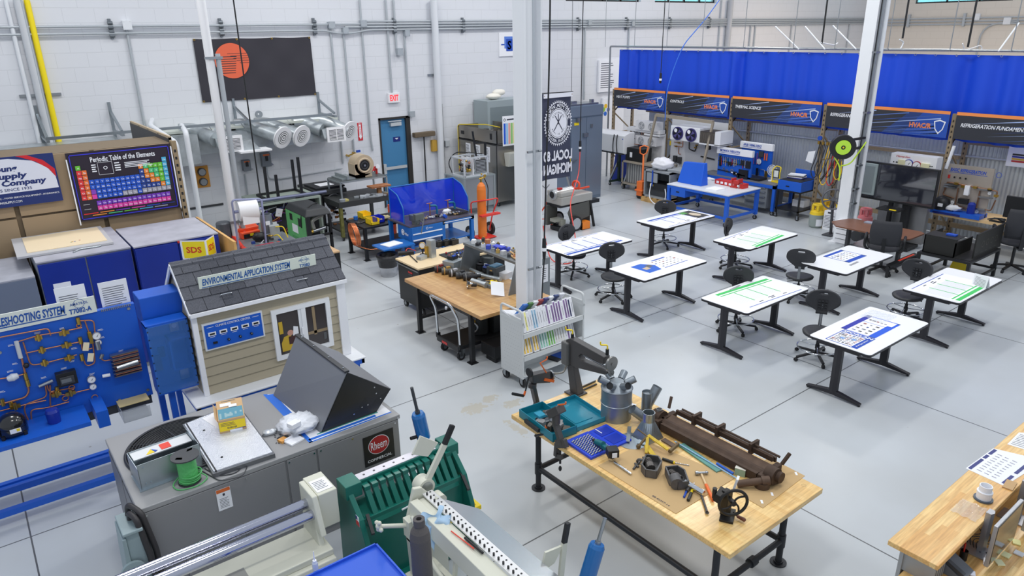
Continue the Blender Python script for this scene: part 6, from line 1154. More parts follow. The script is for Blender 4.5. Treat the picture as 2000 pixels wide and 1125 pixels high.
# ================================================================ ROOFTOP UNIT
RG=mat((142,142,144),.4,.15);RG2=mat((120,120,123),.4,.15);x0,x1,y0,y1,zt=.56,3.17,6.13,7.62,1.1
t=T('rooftop_unit','large grey Rheem commercial rooftop air unit','air unit',((x0+x1)/2,(y0+y1)/2,0))
m=M(RG);m.box(x0+.02,x1-.02,y0+.015,y1-.02,.0,zt-.03);m.o('cabinet',t)
m=M(mat((156,156,157),.4,.1));m.box(x0,x1,y0,y1,zt-.05,zt);m.o('top_cover',t,bevel=.008)
m=M(RG);m.box(x0+.04,1.88,y0-.0,y0+.02,.5,zt-.055);m.box(1.9,2.2,y0,y0+.02,.1,zt-.055);m.box(2.22,x1-.03,y0,y0+.02,.1,zt-.055);m.box(x0+.3,x0+.85,y0,y0+.018,.2,.48);m.box(x0+.88,1.88,y0,y0+.018,.1,.48);m.o('access_panels',t,bevel=.004)
m=M(RG);m.hexa([(x0+.05,y0-.03,.49),(1.85,y0-.03,.49),(1.85,y0+.01,.49),(x0+.05,y0+.01,.49)],[(x0+.05,y0-.03,.5),(1.85,y0-.03,.5),(1.85,y0+.01,.53),(x0+.05,y0+.01,.53)]);m.o('drip_rail',t)
m=M(RG2);m.box(x0-.0,x0+.02,6.25,6.85,.15,1.0);m.box(x0-.0,x0+.02,6.9,7.55,.15,1.0);m.o('side_panels',t,bevel=.004)
m=M(CHROME)
for x in(.62,1.0,1.5,1.92,2.18,2.25,2.6,3.1):
 for z in(zt-.08,.55):m.cyl((x,y0,z),(x,y0-.008,z),.009,n=8)
for x in(x0+.03,x1-.03):m.cyl((x,y0-.006,zt-.03),(x,y0,zt-.03),.012,n=8)
m.o('screws',t)
c=V((1.17,6.98,zt));m=M(mat((22,22,24),.5));m.cyl(c+V((0,0,.001)),c+V((0,0,.003)),.51,n=40);m.o('fan_opening',t)
m=M(mat((50,52,56),.4,.3));
for k in range(16):m.torus(c+V((0,0,.03)),.06+k*.03,.006,n=40,k=5)
for k in range(8):a=k*PI/4+.2;m.bar(c+V((.05*math.cos(a),.05*math.sin(a),.035)),c+V((.52*math.cos(a),.52*math.sin(a),.02)),.012)
m.torus(c+V((0,0,.015)),.53,.016,n=48,k=6);m.o('fan_grille',t)
F_=fY(2.72,.62,y0-.003);m=M(mat((30,32,36),.4),F_);m.rect(-.01,0,.35,.36,.0015);m.use(PAPER);m.disc(.17,.22,.125,.002,40,.88);m.use(mat((175,35,45),.4));m.disc(.17,.22,.118,.003,40,.88);m.use(PAPER);m.text('Rheem',.17,.22,.1,.19,bold=.005,l=.004);m.text('COMMERCIAL',.17,.055,.033,.29,bold=.01,l=.003);m.o('brand_badge',t)
F_=fY(1.21,.78,y0-.003);m=M(PAPER,F_);m.rect(0,0,.13,.23,.001);m.use(Q12);m.rect(.003,.19,.127,.227,.002);m.use(INK);m.lines(.02,.02,.11,.13,7,.3);m.rect(.055,.15,.075,.175,.002);m.o('warning_label',t)
F_=fY(1.9,.35,y0-.003);m=M(mat((190,120,70),.5),F_);m.rect(.1,.1,.23,.16,.002);m.use(PAPER);m.rect(.1,-.02,.23,.1,.002);m.use(INK);m.lines(.11,0,.22,.08,5,.3,l=.003);m.o('warning_label',t)
# disconnect and whips at left front
t=T('disconnect_box','pale green-grey electrical disconnect with black whips at the unit corner','switch box',(.46,6.3,.55))
DC=mat((150,168,172),.45);m=M(DC);m.box(.42,.56,6.02,6.32,.32,.98);m.hexa([(.36,6.0,.3),(.42,6.0,.3),(.42,6.34,.3),(.36,6.34,.3)],[(.39,6.0,.95),(.42,6.0,.95),(.42,6.34,.95),(.39,6.34,.95)]);m.box(.4,.56,6.0,6.34,.97,1.0);m.o('case',t,bevel=.008)
m=M(DC);m.cyl((.42,6.0,.62),(.42,5.97,.62),.1,n=24);m.o('rotor_plate',t);m=M(BLACK);m.hexa([(.32,5.95,.45),(.38,5.95,.43),(.38,6.0,.43),(.32,6.0,.45)],[(.36,5.95,.56),(.42,5.95,.54),(.42,6.0,.54),(.36,6.0,.56)]);m.o('lever',t)
m=M(Q13);m.tube([(.5,6.2,1.0),(.5,6.18,1.08),(.53,6.05,1.08),(.57,6.0,.7),(.58,5.95,.2)],.026,10,f=.06);m.o('cable_whip',t);m=M(Q13);m.tube([(.5,6.28,1.0),(.51,6.26,1.12),(.58,6.08,1.1),(.63,6.05,.7),(.62,6.0,.1)],.026,10,f=.06);m.o('cable_whip',t)
m=M(Q6);m.tube([(.4,6.2,.5),(.32,6.15,.35),(.3,6.1,.02),(.42,5.8,.02)],.022,8,f=.12);m.o('cable_whip',t);m=M(mat((225,220,200),.4));m.cyl((.55,5.9,.28),(.62,5.9,.3),.05,n=8);m.o('cord_connector',t)
# things on the unit
t=T('galvanised_duct_box','open galvanised sheet metal box with warning stickers on the rooftop unit','metal box',(.92,6.68,zt));
SM=mat((178,188,194),.3,.85,noise=.1,nscale=3);m=M(SM);A=.0
F=MX.Translation((.66,6.42,zt))@MX.Rotation(R(3),4,'Z');m.at(F);m.box(0,.55,0,.006,0,.26);m.box(0,.55,.36,.366,0,.22);m.box(0,.006,0,.366,0,.22);m.box(.544,.55,0,.366,0,.26);m.box(0,.55,0,.366,0,.006);m.box(-.02,.57,-.03,0,0,.008);m.box(-.015,.0,.0,.3,.0,.01);m.o('shell',t)
m=M(mat((222,224,226),.35,.3),F);m.box(.02,.54,.2,.366,.2,.21);m.o('top_strip',t);m=M(mat((235,70,50),.5),F@MX.Translation((0,0,.212)));m.rect(.27,.22,.36,.33);m.use(YEL);m.poly([(.13,.22),(.19,.3),(.21,.22)]);m.use(PBLUE);m.poly([(.19,.3),(.24,.24),(.21,.22)],.0012);m.o('stickers',t)
m=M(SM,F);bolts(m,[(.05,0,.05),(.09,0,.05),(.35,0,.1),(.5,0,.2),(.05,0,.22),(.5,0,.05)],(0,-1,0),.01);m.o('rivets',t)
q=P(371,940,zt);t=T('wire_spool','spool of green wire with a black flange on the rooftop unit','spool',(q.x,q.y,zt));m=M(mat((90,185,105),.5,bump=.5,nscale=30));m.lathe([(.085,.01),(.082,.27)],(q.x,q.y,zt),28);m.o('green_wire',t)
m=M(mat((90,180,105),.45));
for k in range(5):m.torus((q.x+.005*k,q.y-.004*k,zt+.02+.018*k),.088+.004*math.sin(k*2),.006,(0.06*math.sin(k),.08*math.cos(k*2),1),30,6)
m.tube([(q.x+.09,q.y,zt+.06),(q.x+.16,q.y-.05,zt+.01),(q.x+.05,q.y-.14,zt+.006),(q.x-.13,q.y-.1,zt+.006),(q.x-.15,q.y+.02,zt+.01),(q.x-.08,q.y+.05,zt+.05)],.006,6,f=.08);m.o('loose_loops',t)
for z,r in((.27,.125),(0,.1)):M(mat((58,60,64),.45)).lathe([(0,z),(r,z),(r,z+.012),(0,z+.013)],(q.x,q.y,zt),32).o('flange',t);m=M(mat((100,195,115),.5),fZ(q.x,q.y,zt+.284));m.poly([(-.09,-.02),(-.04,-.06),(-.03,-.03),(-.07,.0)]);m.poly([(.03,.05),(.08,.06),(.09,.09),(.04,.08)]);m.o('flange_labels',t)
# foil faced panel
pts=[P(356,828,zt+.05),P(416,925,zt+.05),P(537,885,zt+.05),P(462,785,zt+.05)]
t=T('foil_panel','foil faced insulated door panel lying on the rooftop unit','panel',sum(pts,V())/4);FO=mat((232,236,244),.25,.5,bump=.5,nscale=90)
m=M(mat((120,122,126),.35,.6));d=V((0,0,.05));pp=[pts[1],pts[2],pts[3],pts[0]];m.hexa([p-d for p in pp],[p-V((0,0,.006))for p in pp]);m.o('frame',t)
c=sum(pp,V())/4;m=M(FO);m.hexa([c+(p-c)*.95-V((0,0,.006))for p in pp],[c+(p-c)*.95+V((0,0,.004))for p in pp]);m.o('foil_face',t)
m=M(BLACK);m.bar(pp[0]+(pp[3]-pp[0])*.02+(pp[1]-pp[0])*.06,pp[3]-(pp[3]-pp[0])*.02+(pp[1]-pp[0])*.06+V((0,0,0)),.014,.012)
for a in((.25,.2),(.25,.75)):q=pp[0]+(pp[1]-pp[0])*a[0]+(pp[3]-pp[0])*a[1];m.cyl(q,q+V((0,0,.01)),.012,n=8)
m.o('clips',t)
# carton on foil
zc=zt+.055;q=P(456,842,zc);t=T('wire_carton','brown and yellow parts carton standing on the foil panel','carton',(q.x,q.y,zc),R(-14));CB=mat((205,170,125),.7)
m=M(CB);m.box(-.13,.13,0,.44,0,.15);m.out('carton_body',t,bevel=.003);m=M(YEL,frame((0,0,0),(1,0,0),(0,0,1)));m.rect(-.125,.02,.125,.125,.002);m.use(mat((70,50,130),.5));m.rect(.02,.02,.125,.03,.003);m.use(PAPER);m.rect(-.03,-.0,.09,.025,.004);m.use(INK);m.lines(-.11,.07,.05,.115,3,.3,l=.003);
for k in range(8):m.rect(-.05+k*.012,.04,-.05+k*.012+.006,.06,.003)
m.out('yellow_end',t);m=M(mat((90,150,170),.6),MX.Translation((0,0,.15)));m.rect(-.12,.01,.12,.24,.002);m.use(mat((150,180,185),.6));m.rect(-.06,.05,.02,.11,.003)
for k in range(5):m.rect(-.11+k*.05,.02+k*.02,-.09+k*.05,.14,.0025)
m.use(PAPER);m.cb((-.04,.32,.004),(.11,.07,.004));m.cb((.03,.27,.008),(.08,.06,.004));m.use(mat((60,90,110),.5));m.rect(-.08,.4,.06,.41,.002);m.out('top_print',t)
m=M(CB);m.add([(-.13,0,.13),(-.13,.32,.13),(-.16,.3,.2),(-.155,.02,.17)],[(0,1,2,3)]);m.out('flap',t)
tag(M(PAPER).hexa([P(x,y,zc)for x,y in((395,818),(432,842),(440,812),(420,806))],[P(x,y,zc)+V((0,0,.003))for x,y in((395,818),(432,842),(440,812),(420,806))]).out('paper_slip'),'white paper slip partly under the parts carton','paper')
# black cables
for k,pl in enumerate((((400,915),(425,930),(460,925),(485,900)),((395,920),(430,940),(475,930),(490,893)))):tag(M(DGRAY).tube([P(x,y,zt+.006)for x,y in pl],.005,6,f=.06).out('thin_cable'),'thin dark cable trailing in front of the foil panel','cable','thin cables in front of the foil panel')
# small stuff
q=P(553,862,zt);tag(M(mat((230,165,85),.6)).cb((q.x,q.y,zt+.015),(.08,.075,.03),(0,0,.3)).out('orange_block',bevel=.003),'small orange block on the rooftop unit beside the white sheet','block')
q=P(575,862,zt);t=T('white_box','flat white plastic box on the rooftop unit','box',(q.x,q.y,zt),.3);M(PAPER).box(-.08,.08,-.06,.06,0,.02).out('base',t,bevel=.003);M(PAPER).box(-.075,.075,.05,.06,.02,.04).out('lip',t)
q=P(528,847,zt);m=M(mat((215,220,225),.2,.3,bump=1));m.sph((q.x,q.y,zt+.02),.07,(1.2,.7,.35),14,8,j=.25);tag(m.out('plastic_packet'),'crumpled clear plastic packet by the spilled screws','plastic bag')
m=M(DGRAY)
for k in range(18):q=P(rnd.uniform(535,560),rnd.uniform(838,868),zt);a=rnd.random()*3;m.cyl((q.x,q.y,zt+.004),(q.x+.02*math.cos(a),q.y+.02*math.sin(a),zt+.004),.004,n=6)
tag(m.out('spilled_screws'),'scatter of small dark screws on the rooftop unit','screws',kind='stuff')
q=P(585,838,zt);m=M(mat((232,235,242),.25,bump=.8,nscale=12));m.sph((q.x,q.y,zt+.07),.19,(1.1,1.0,.42),26,14,j=.16);tag(m.out('plastic_bag'),'crumpled white plastic bag against the tilted grey cover','plastic bag')
q=P(575,835,zt+.12);t=tag(M(PAPER).cb((q.x,q.y,zt+.16),(.11,.09,.045),(0,0,.3)).out('small_carton'),'small white carton on top of the crumpled white bag','carton')
# posters under and tilted cover
t=T('poster_sheet','blue edged chart lying under the tilted grey cover','poster',(2.7,6.8,zt));pp=[P(600,858,zt),P(770,805,zt),P(735,780,zt),P(518,770,zt)];pp=[V((2.17,6.2,zt)),V((3.12,6.22,zt)),V((3.12,6.95,zt)),V((2.17,7.52,zt))];m=M(PAPER);m.hexa([p for p in pp],[p+V((0,0,.003))for p in pp]);m.o('sheet',t)
m=M(mat((35,110,215),.5));m.at(MX.Translation((0,0,zt+.0035)));m.poly([(2.17,6.2),(3.12,6.22),(3.12,6.24),(2.17,6.22)]);m.poly([(2.19,6.24),(2.95,6.25),(2.95,6.29),(2.19,6.28)]);m.poly([(2.17,6.2),(2.21,6.2),(2.21,7.5),(2.17,7.52)]);m.poly([(2.21,6.9),(2.27,6.9),(2.27,7.46),(2.21,7.48)]);m.use(mat((60,150,140),.5));m.poly([(2.3,6.3),(3.0,6.31),(3.0,6.33),(2.3,6.32)],.002);m.o('print',t)
a1=V((2.23,7.4,zt+.004));a0=V((2.36,6.3,zt+.004));
# tent: left sheet (grey) from bottom-left line to ridge, right end black triangle side
L0=P(535,772,zt+.004);L1=P(627,845,zt+.004);RG0=PY(578,655,7.35);
z_r=1.72
R0=P(580,655,z_r);R1=P(678,728,z_r)
E0=P(763,760,zt+.22);E1=P(735,805,zt+.004)
t=T('tilted_cover','bent grey and black sheet metal cover standing like a tent','metal cover',(2.6,6.8,zt));GC=mat((135,137,141),.4,.3)
def plate(m,a,b,c,d,th=.008):
 n=(b-a).cross(d-a).normalized()*th;return m.hexa([a,b,c,d],[p+n for p in(a,b,c,d)])
m=M(GC);plate(m,L0,L1,R1,R0);m.o('grey_face',t)
m=M(mat((48,49,52),.35,.2));L1b=L1+V((.01,-.005,0));m.add([L1b,E1,E0,R1+V((.005,-.005,.0)),L1b+V((0,.01,0)),E1+V((0,.01,0)),E0+V((0,.01,0)),R1+V((0,.012,0))],[(0,1,2,3),(7,6,5,4),(0,4,5,1),(1,5,6,2),(2,6,7,3),(3,7,4,0)])
nn=(E1-L1b).cross(R1-L1b).normalized()
m.use(CHROME)
for u,v in((.75,.75),(.6,.35),(.7,.4),(.5,.2),(.65,.9),(.9,.6)):
 p=L1b.lerp(E1,u).lerp(R1.lerp(E0,u),v);m.cyl(p-nn*.004 if nn.y<0 else p,p+nn*.006,.008,n=8)
m.o('black_end',t)
E0b=E0+(R0-R1);m=M(GC);plate(m,R1,E0,E0b,R0,.006);m.o('far_face',t)
m=M(mat((44,45,48),.35));m.bar(R0+V((0,0,.01)),R1+V((0,0,.01)),.05,.02);m.use(CHROME)
for k in(.1,.35,.65,.92):p=R0.lerp(R1,k);m.cyl(p+V((0,-.02,.01)),p+V((0,-.02,.03)),.01,n=8)
m.o('ridge_flange',t)
# ================================================================ SLIP ROLL
t=T('slip_roll','cream sheet metal slip roll with two polished steel rollers','slip roll',(1.2,5.3,0))
for y,z in((5.36,1.05),(5.24,1.0)):m=M(mat((190,192,205),.1,1));m.cyl((-.6,y,z),(1.82,y,z),.047,n=28);m.o('roller',t)
m=M(mat((190,192,205),.15,1));m.cyl((-.6,5.33,.93),(1.82,5.33,.93),.04,n=20);m.o('roller',t)
m=M(CREAM);m.hexa([(1.78,5.08,.85),(1.83,5.08,.85),(1.83,5.5,.85),(1.78,5.5,.85)],[(1.78,5.2,1.2),(1.83,5.2,1.2),(1.83,5.5,1.2),(1.78,5.5,1.2)]);m.o('end_plate',t,bevel=.01)
m=M(CREAM);m.box(1.84,2.02,5.22,5.56,.82,1.18);m.o('gear_cover',t,bevel=.008);m=M(PAPER,fZ(1.93,5.36,1.182));m.rect(-.075,-.1,.075,.1);m.use(INK);m.lines(-.06,-.07,.06,.07,6,.3);m.o('instruction_card',t)
m=M(CREAM);m.hexa([(-.6,4.95,.6),(1.85,4.95,.6),(1.85,5.5,.6),(-.6,5.5,.6)],[(-.6,4.97,.68),(1.85,4.97,.68),(1.85,5.5,.68),(-.6,5.5,.68)]);m.box(-.6,1.85,5.02,5.46,.68,.74);m.hexa([(1.76,5.1,.68),(1.82,5.1,.68),(1.82,5.5,.68),(1.76,5.5,.68)],[(1.78,5.2,.9),(1.82,5.2,.9),(1.82,5.45,.9),(1.78,5.45,.9)]);m.o('bed',t,bevel=.008)
m=M(mat((150,150,145),.5),fZ(1.05,5.2,.741));m.rect(-.1,-.08,.1,.08);m.o('name_plate',t)
m=M(Q14);m.box(1.78,1.86,4.98,5.05,0,.6);m.box(1.78,1.86,5.42,5.49,0,.6);m.o('stand_leg',t)if 0 else[M(Q14).box(a,a+.08,b,b+.07,0,.6).o('stand_leg',t)for a,b in((1.77,4.98),(1.77,5.42),(-.55,4.98),(-.55,5.42))]
# ================================================================ GREEN BRAKE
GRN=mat((18,105,92),.3);x0,x1=2.12,3.3
t=T('pan_brake','dark green box and pan brake with a row of fingers','pan brake',((x0+x1)/2,5.3,0))
m=M(GRN);m.box(x0+.05,x1-.06,5.12,5.16,.1,.86);m.box(x0+.02,x1-.02,5.05,5.3,.02,.12);m.hexa([(x0+.08,5.1,.78),(x1-.1,5.1,.78),(x1-.1,5.35,.78),(x0+.08,5.35,.78)],[(x0+.08,5.12,.82),(x1-.1,5.12,.82),(x1-.1,5.4,.9),(x0+.08,5.4,.9)]);m.o('apron',t,bevel=.004)
for x in(x0,x1-.06):m=M(GRN);m.ext([(4.95,0),(5.6,0),(5.55,.9),(5.5,1.07),(5.3,1.07),(5.1,.88),(4.98,.6)],'x',x,x+.05);m.o('side_frame',t,bevel=.006)
m=M(GRN);m.box(x0+.05,x1-.06,5.34,5.46,1.04,1.11);m.box(x0-.02,x0+.14,5.28,5.48,1.0,1.14);m.box(x1-.12,x1+.02,5.28,5.5,1.0,1.13);m.o('clamp_beam',t,bevel=.006)
m=M(mat((205,202,210),.35,.5));m.box(x0+.15,x1-.2,5.35,5.45,1.11,1.118);m.use(mat((80,78,85),.5))
for k in range(9):m.cyl((x0+.22+k*.105,5.4,1.118),(x0+.22+k*.105,5.4,1.12),.012,n=8)
m.o('clamp_bar',t)
for k in range(12):
 x=x0+.16+k*.08;m=M(GRN);m.hexa([(x,5.12,.84),(x+.05,5.12,.84),(x+.05,5.18,.84),(x,5.18,.84)],[(x,5.27,1.05),(x+.05,5.27,1.05),(x+.05,5.34,1.05),(x,5.34,1.05)]);m.box(x-.005,x+.055,5.26,5.34,1.04,1.08);m.o('finger',t,bevel=.003)
m=M(BLACK);
for x in(x0+.1,x1-.05):m.bar((x,5.14,.88),(x-.04,4.96,.8),.03,.03)
m.use(PAPER).bar((2.55,5.1,.8),(2.75,5.1,.815),.012);m.o('hinge_arms',t)
m=M(PAPER);m.box(x0-.002,x0-.0,5.1,5.16,.82,.92);m.use(RED).box(x0-.004,x0-.002,5.1,5.16,.82,.87);m.use(NAVY).box(x0-.004,x0-.002,5.13,5.16,.88,.92);m.o('flag_sticker',t)
t.location.y-=.06
def weight(px,py,py2,Y,lab,rodpx,rodpy):
 b=PY(px,py2,Y);a=PY(px,py,Y);r=PY(rodpx,rodpy,Y);d=(r-a).normalized();t=T('brake_weight',lab,'weight',b);BW_=mat((25,105,175),.25,coat=.4);L=(a-b).length
 m=M(BW_);m.lathe([(0,-.0),(.06,0),(.07,.02),(.07,L-.03),(.058,L),(0,L)],a-d*L,24,ax=d);m.o('cylinder',t);m=M(DGRAY if 'farther' in lab else STEEL);m.cyl(a,r,.016,n=12);m.cyl(a,a+d*.03,.026,n=12);m.o('rod',t);return t,a-d*L,d
t_,b,d=weight(816,807,862,5.5,'blue cylindrical counterweight on a dark rod, the farther one, over the green brake',804,757)
m=M(BLACK);m.cyl(b,b-d*.35,.02);m.cyl(b+V((-.02,0,.05)),b+V((-.15,0,.06)),.018);m.o('lower_rod',t_)
t_,b,d=weight(1167,1062,1130,3.4,'blue cylindrical counterweight on a steel rod, the nearer one, bottom centre',1182,1012);m=M(BLACK);m.cyl(b,b-d*.6,.02);m.o('lower_rod',t_)
# ================================================================ CREAM BRAKE (runs towards camera)
t=T('bar_folder','cream cast sheet metal folder with black lever handles and a bolted blade','folder',(2.65,4.2,0))
CM2=CREAM
q=lambda x,y,z:P(x,y,z)
m=M(CM2);X=2.45
# far end casting
p=[PY(782,930,4.85),PY(803,945,4.85),PY(868,1020,4.6),PY(800,1035,4.6),PY(765,1010,4.75)]
m.ext([(2.42,.8),(2.44,.95),(2.52,1.22),(2.6,1.2),(2.74,1.02),(2.74,.8)],'y',4.72,4.76);m.box(2.42,2.74,4.55,4.75,.72,.8);m.hexa([(2.42,4.6,.35),(2.6,4.6,.35),(2.6,4.72,.35),(2.42,4.72,.35)],[(2.42,4.55,.8),(2.74,4.55,.8),(2.74,4.75,.8),(2.42,4.75,.8)]);m.box(2.38,2.55,4.5,4.75,.0,.36);m.o('end_casting',t,bevel=.008)
m=M(CM2);m.hexa([(2.44,3.0,.95),(2.5,3.0,.95),(2.5,4.7,.98),(2.44,4.7,.98)],[(2.46,3.0,1.1),(2.54,3.0,1.1),(2.54,4.7,1.13),(2.46,4.7,1.13)]);m.box(2.5,2.6,3.0,4.7,1.08,1.11);m.box(2.4,2.45,3.0,4.6,.75,.8);m.o('main_beam',t,bevel=.006)
m=M(CM2);m.tube([(2.42,4.6,1.05),(2.36,4.2,.85),(2.36,3.9,.78),(2.5,3.6,.85)],.02,8,f=.1);m.tube([(2.42,3.6,1.05),(2.38,3.4,.85),(2.45,3.1,.8)],.02,8,f=.1);m.bar((2.45,4.0,.8),(2.48,4.0,1.1),.03);m.bar((2.38,4.05,.8),(2.42,3.2,.55),.04);m.o('truss_rods',t)
m=M(mat((225,225,225),.4,.3));m.box(2.6,2.7,3.0,4.72,1.12,1.135);m.use(BLACK)
for k in range(27):y=4.68-k*.062;m.cyl((2.625,y,1.135),(2.625,y,1.16),.009,n=8);m.cyl((2.67,y+.02,1.135),(2.67,y+.02,1.137),.009,n=8)
m.o('bolted_blade',t)
m=M(mat((190,192,196),.25,.8));m.hexa([(2.72,3.0,1.08),(2.95,3.0,1.02),(2.95,4.35,1.02),(2.72,4.6,1.08)],[(2.72,3.0,1.1),(2.95,3.0,1.03),(2.95,4.35,1.03),(2.72,4.6,1.1)]);m.o('sheet_apron',t)
c=PY(826,946,4.85);m=M(CM2);m.cyl((c.x,4.9,c.z),(c.x,4.78,c.z),.085,n=28);m.use(STEEL).cyl((c.x,4.78,c.z),(c.x,4.775,c.z),.06,n=24);m.use(CM2);m.cyl((2.74,4.62,1.06),(2.74,4.72,1.06),.05,n=20);m.bar((2.62,4.7,1.04),(2.78,4.68,1.04),.1,.05);m.use(BLACK).cyl((2.72,4.61,1.06),(2.72,4.62,1.06),.018,n=10);m.o('eccentric_hub',t)
l0=V((c.x+.02,4.8,c.z+.06));l1=PY(868,868,4.8);l2=PY(884,830,4.8);m=M(CM2);m.bar(l0,l1,.055,.03,up=(0,1,0));pa,pb,pc,pd=PY(822,852,4.8),PY(856,865,4.8),PY(836,892,4.8),PY(806,888,4.8)
m.add([pa,pb,pc,pd]+[p_+V((0,.02,0))for p_ in(pa,pb,pc,pd)],[(0,1,2,3),(7,6,5,4),(0,4,5,1),(1,5,6,2),(2,6,7,3),(3,7,4,0)]);m.o('lever_arm',t);m=M(BLACK);m.bar(l1,l2,.05,.035,up=(0,1,0));m.o('lever_grip',t,bevel=.006)
c2=PY(740,1028,4.7);m=M(CM2);m.cyl(c2,(2.44,4.65,.92),.02,n=10);m.sph(c2,.03);
for k in range(4):a=k*PI/2+.4;m.sph(c2+V((0,.04*math.cos(a),.045*math.sin(a))),.02,n=8,m=6)
m.box(2.38,2.46,4.6,4.7,.82,1.0);m.o('star_knob',t)
m=M(CM2);m.cyl(PY(848,975,4.6),PY(868,985,4.55),.03,n=14);m.o('pivot_pin',t)
# near lever
pg=[PY(x,y,3.55)for x,y in((1098,1060),(1092,1125),(1080,1140),(1085,1060))]
m=M(CM2);a,b=PY(1102,1060,3.5),PY(1090,1180,3.5);m.bar(a,b,.05,.025,up=(0,1,0));pa,pb,pc,pd=PY(1066,1080,3.5),PY(1100,1066,3.5),PY(1083,1100,3.5),PY(1058,1118,3.5);m.add([pa,pb,pc,pd]+[p_+V((0,.02,0))for p_ in(pa,pb,pc,pd)],[(0,1,2,3),(7,6,5,4),(0,4,5,1),(1,5,6,2),(2,6,7,3),(3,7,4,0)]);m.o('lever_arm',t);m=M(BLACK);m.bar(a,PY(1109,1021,3.5),.045,.035,up=(0,1,0));m.o('lever_grip',t,bevel=.006)
[M(CM2).box(2.5,2.7,y,y+.08,0,.9).o('stand_leg',t)for y in(4.5,2.9)]
M(CM2).hexa([(2.7,2.95,.9),(3.0,2.95,.9),(3.0,3.05,.9),(2.7,3.05,.9)],[(2.6,2.95,1.1),(2.95,2.95,1.0),(2.95,3.05,1.0),(2.6,3.05,1.1)]).o('near_casting',t)
q=PY(862,1030,4.3);m=M(mat((170,200,225),.7));m.grid(lambda u,v:(2.4+.2*u+.03*math.sin(v*9),4.42-.16*v+.03*math.sin(u*7),1.16-.28*(1-u)**1.5*v+.02*math.sin(u*8+v*5)),14,12);tag(m.out('blue_rag'),'pale blue rag draped over the cream folder','rag')
tag(M(BLACK).cyl(P(908,1050,1.13),P(943,1080,1.13),.011,n=10).out('black_rod_tool'),'black rod lying on the cream folder blade','rod')
tag(M(mat((235,70,50),.4)).cyl(P(881,1037,1.13),P(926,1072,1.13),.005,n=6).out('red_pencil'),'thin red stick beside the pale blue rag','pencil')
# gas bottle
a=PY(818,1013,4.0);t=T('grey_cylinder','matt dark grey gas bottle standing in the foreground','gas bottle',(a.x,4.0,0));m=M(mat((88,84,84),.75,bump=.2,nscale=60));zt2=a.z;m.lathe([(0,0),(.075,0),(.08,.02),(.08,zt2-.17),(.07,zt2-.11),(.045,zt2-.07),(.04,zt2-.06)],(a.x,4.0,0),32);m.o('body',t);m=M(mat((88,84,84),.75));m.lathe([(.04,zt2-.07),(.045,zt2-.05),(.045,zt2),(.022,zt2),(.022,zt2-.03),(0,zt2-.03)],(a.x,4.0,0),24);m.o('neck_collar',t)
# blue cart and bottle
zc=.88;t=T('blue_service_cart','bright blue plastic service cart at the bottom edge','cart',(1.75,4.1,0));CBu=mat((45,95,215),.4);p=P(735,1060,zc);
x1=p.x;y1=p.y;m=M(CBu);m.box(1.1,x1,3.6,y1,zc-.04,zc-.02);m.o('tray',t);m=M(CBu);m.box(1.1,x1,y1-.015,y1,zc-.06,zc+.005);m.box(x1-.015,x1,3.6,y1,zc-.06,zc+.005);m.box(1.1,x1,3.6,3.615,zc-.06,zc+.005);m.box(1.1,1.115,3.6,y1,zc-.06,zc+.005);m.o('rim',t)
for x in(1.13,x1-.05):
 for y in(3.65,y1-.05):M(CBu).box(x-.02,x+.02,y-.02,y+.02,0,zc-.04).o('post',t)
q=P(617,1116,zc-.02);t=T('oil_bottle','small clear squeeze bottle with a long nozzle on the blue cart','bottle',(q.x,q.y,zc-.02));m=M(mat((215,222,235),.2,alpha=.75));m.lathe([(0,0),(.022,0),(.024,.01),(.024,.085),(.015,.1),(0,.1)],q,18);m.o('bottle_body',t);m=M(PAPER);m.lathe([(.016,.1),(.016,.112),(.006,.115),(.003,.2),(0,.2)],q,12);m.o('nozzle',t)
# yellow tote
zc=.42;p=[P(x,y,zc)for x,y in((855,942),(905,965),(873,988),(850,960))];q=P(880,965,zc);t=T('storage_tote','black tote with a bright yellow lid beside the green brake','storage tote',(3.5,5.35,0));a=P(907,958,zc);m=M(BLACK);m.box(a.x-.45,a.x-.03,a.y-.28,a.y+.22,0,zc-.05);m.o('bin',t);m=M(YEL);m.box(a.x-.48,a.x,a.y-.31,a.y+.25,zc-.05,zc);m.box(a.x-.44,a.x-.04,a.y-.27,a.y+.21,zc,zc+.008)
for k in range(4):m.bar((a.x-.42+k*.1,a.y-.25,zc+.01),(a.x-.32+k*.1,a.y+.19,zc+.01),.02,.01)
m.o('lid',t,bevel=.01)
# ================================================================ MIDDLE ZONE
MAP=wood((216,176,118),(196,150,94),plank=(.8,.05),rot=PI/2);zt=.92
X0,X1,Y0,Y1=5.72,7.12,8.2,10.5
t=T('maple_workbench','worn butcher block workbench with black steel legs behind the book cart','workbench',((X0+X1)/2,(Y0+Y1)/2,0))
M(MAP).box(X0,X1,Y0,Y1,zt-.06,zt).o('worktop',t,bevel=.005)
for x in(X0+.06,X1-.08):
 for y in(Y0+.35,Y1-.35):m=M(BLACK);m.box(x-.035,x+.035,y-.035,y+.035,0.01,zt-.06);m.box(x-.07,x+.07,y-.07,y+.07,0,.01);m.o('leg',t)
m=M(BLACK);m.box(X0+.05,X1-.05,Y1-.37,Y1-.33,.25,.29);m.box(X0+.05,X0+.09,Y0+.2,Y1-.2,zt-.14,zt-.06);m.o('brace',t)
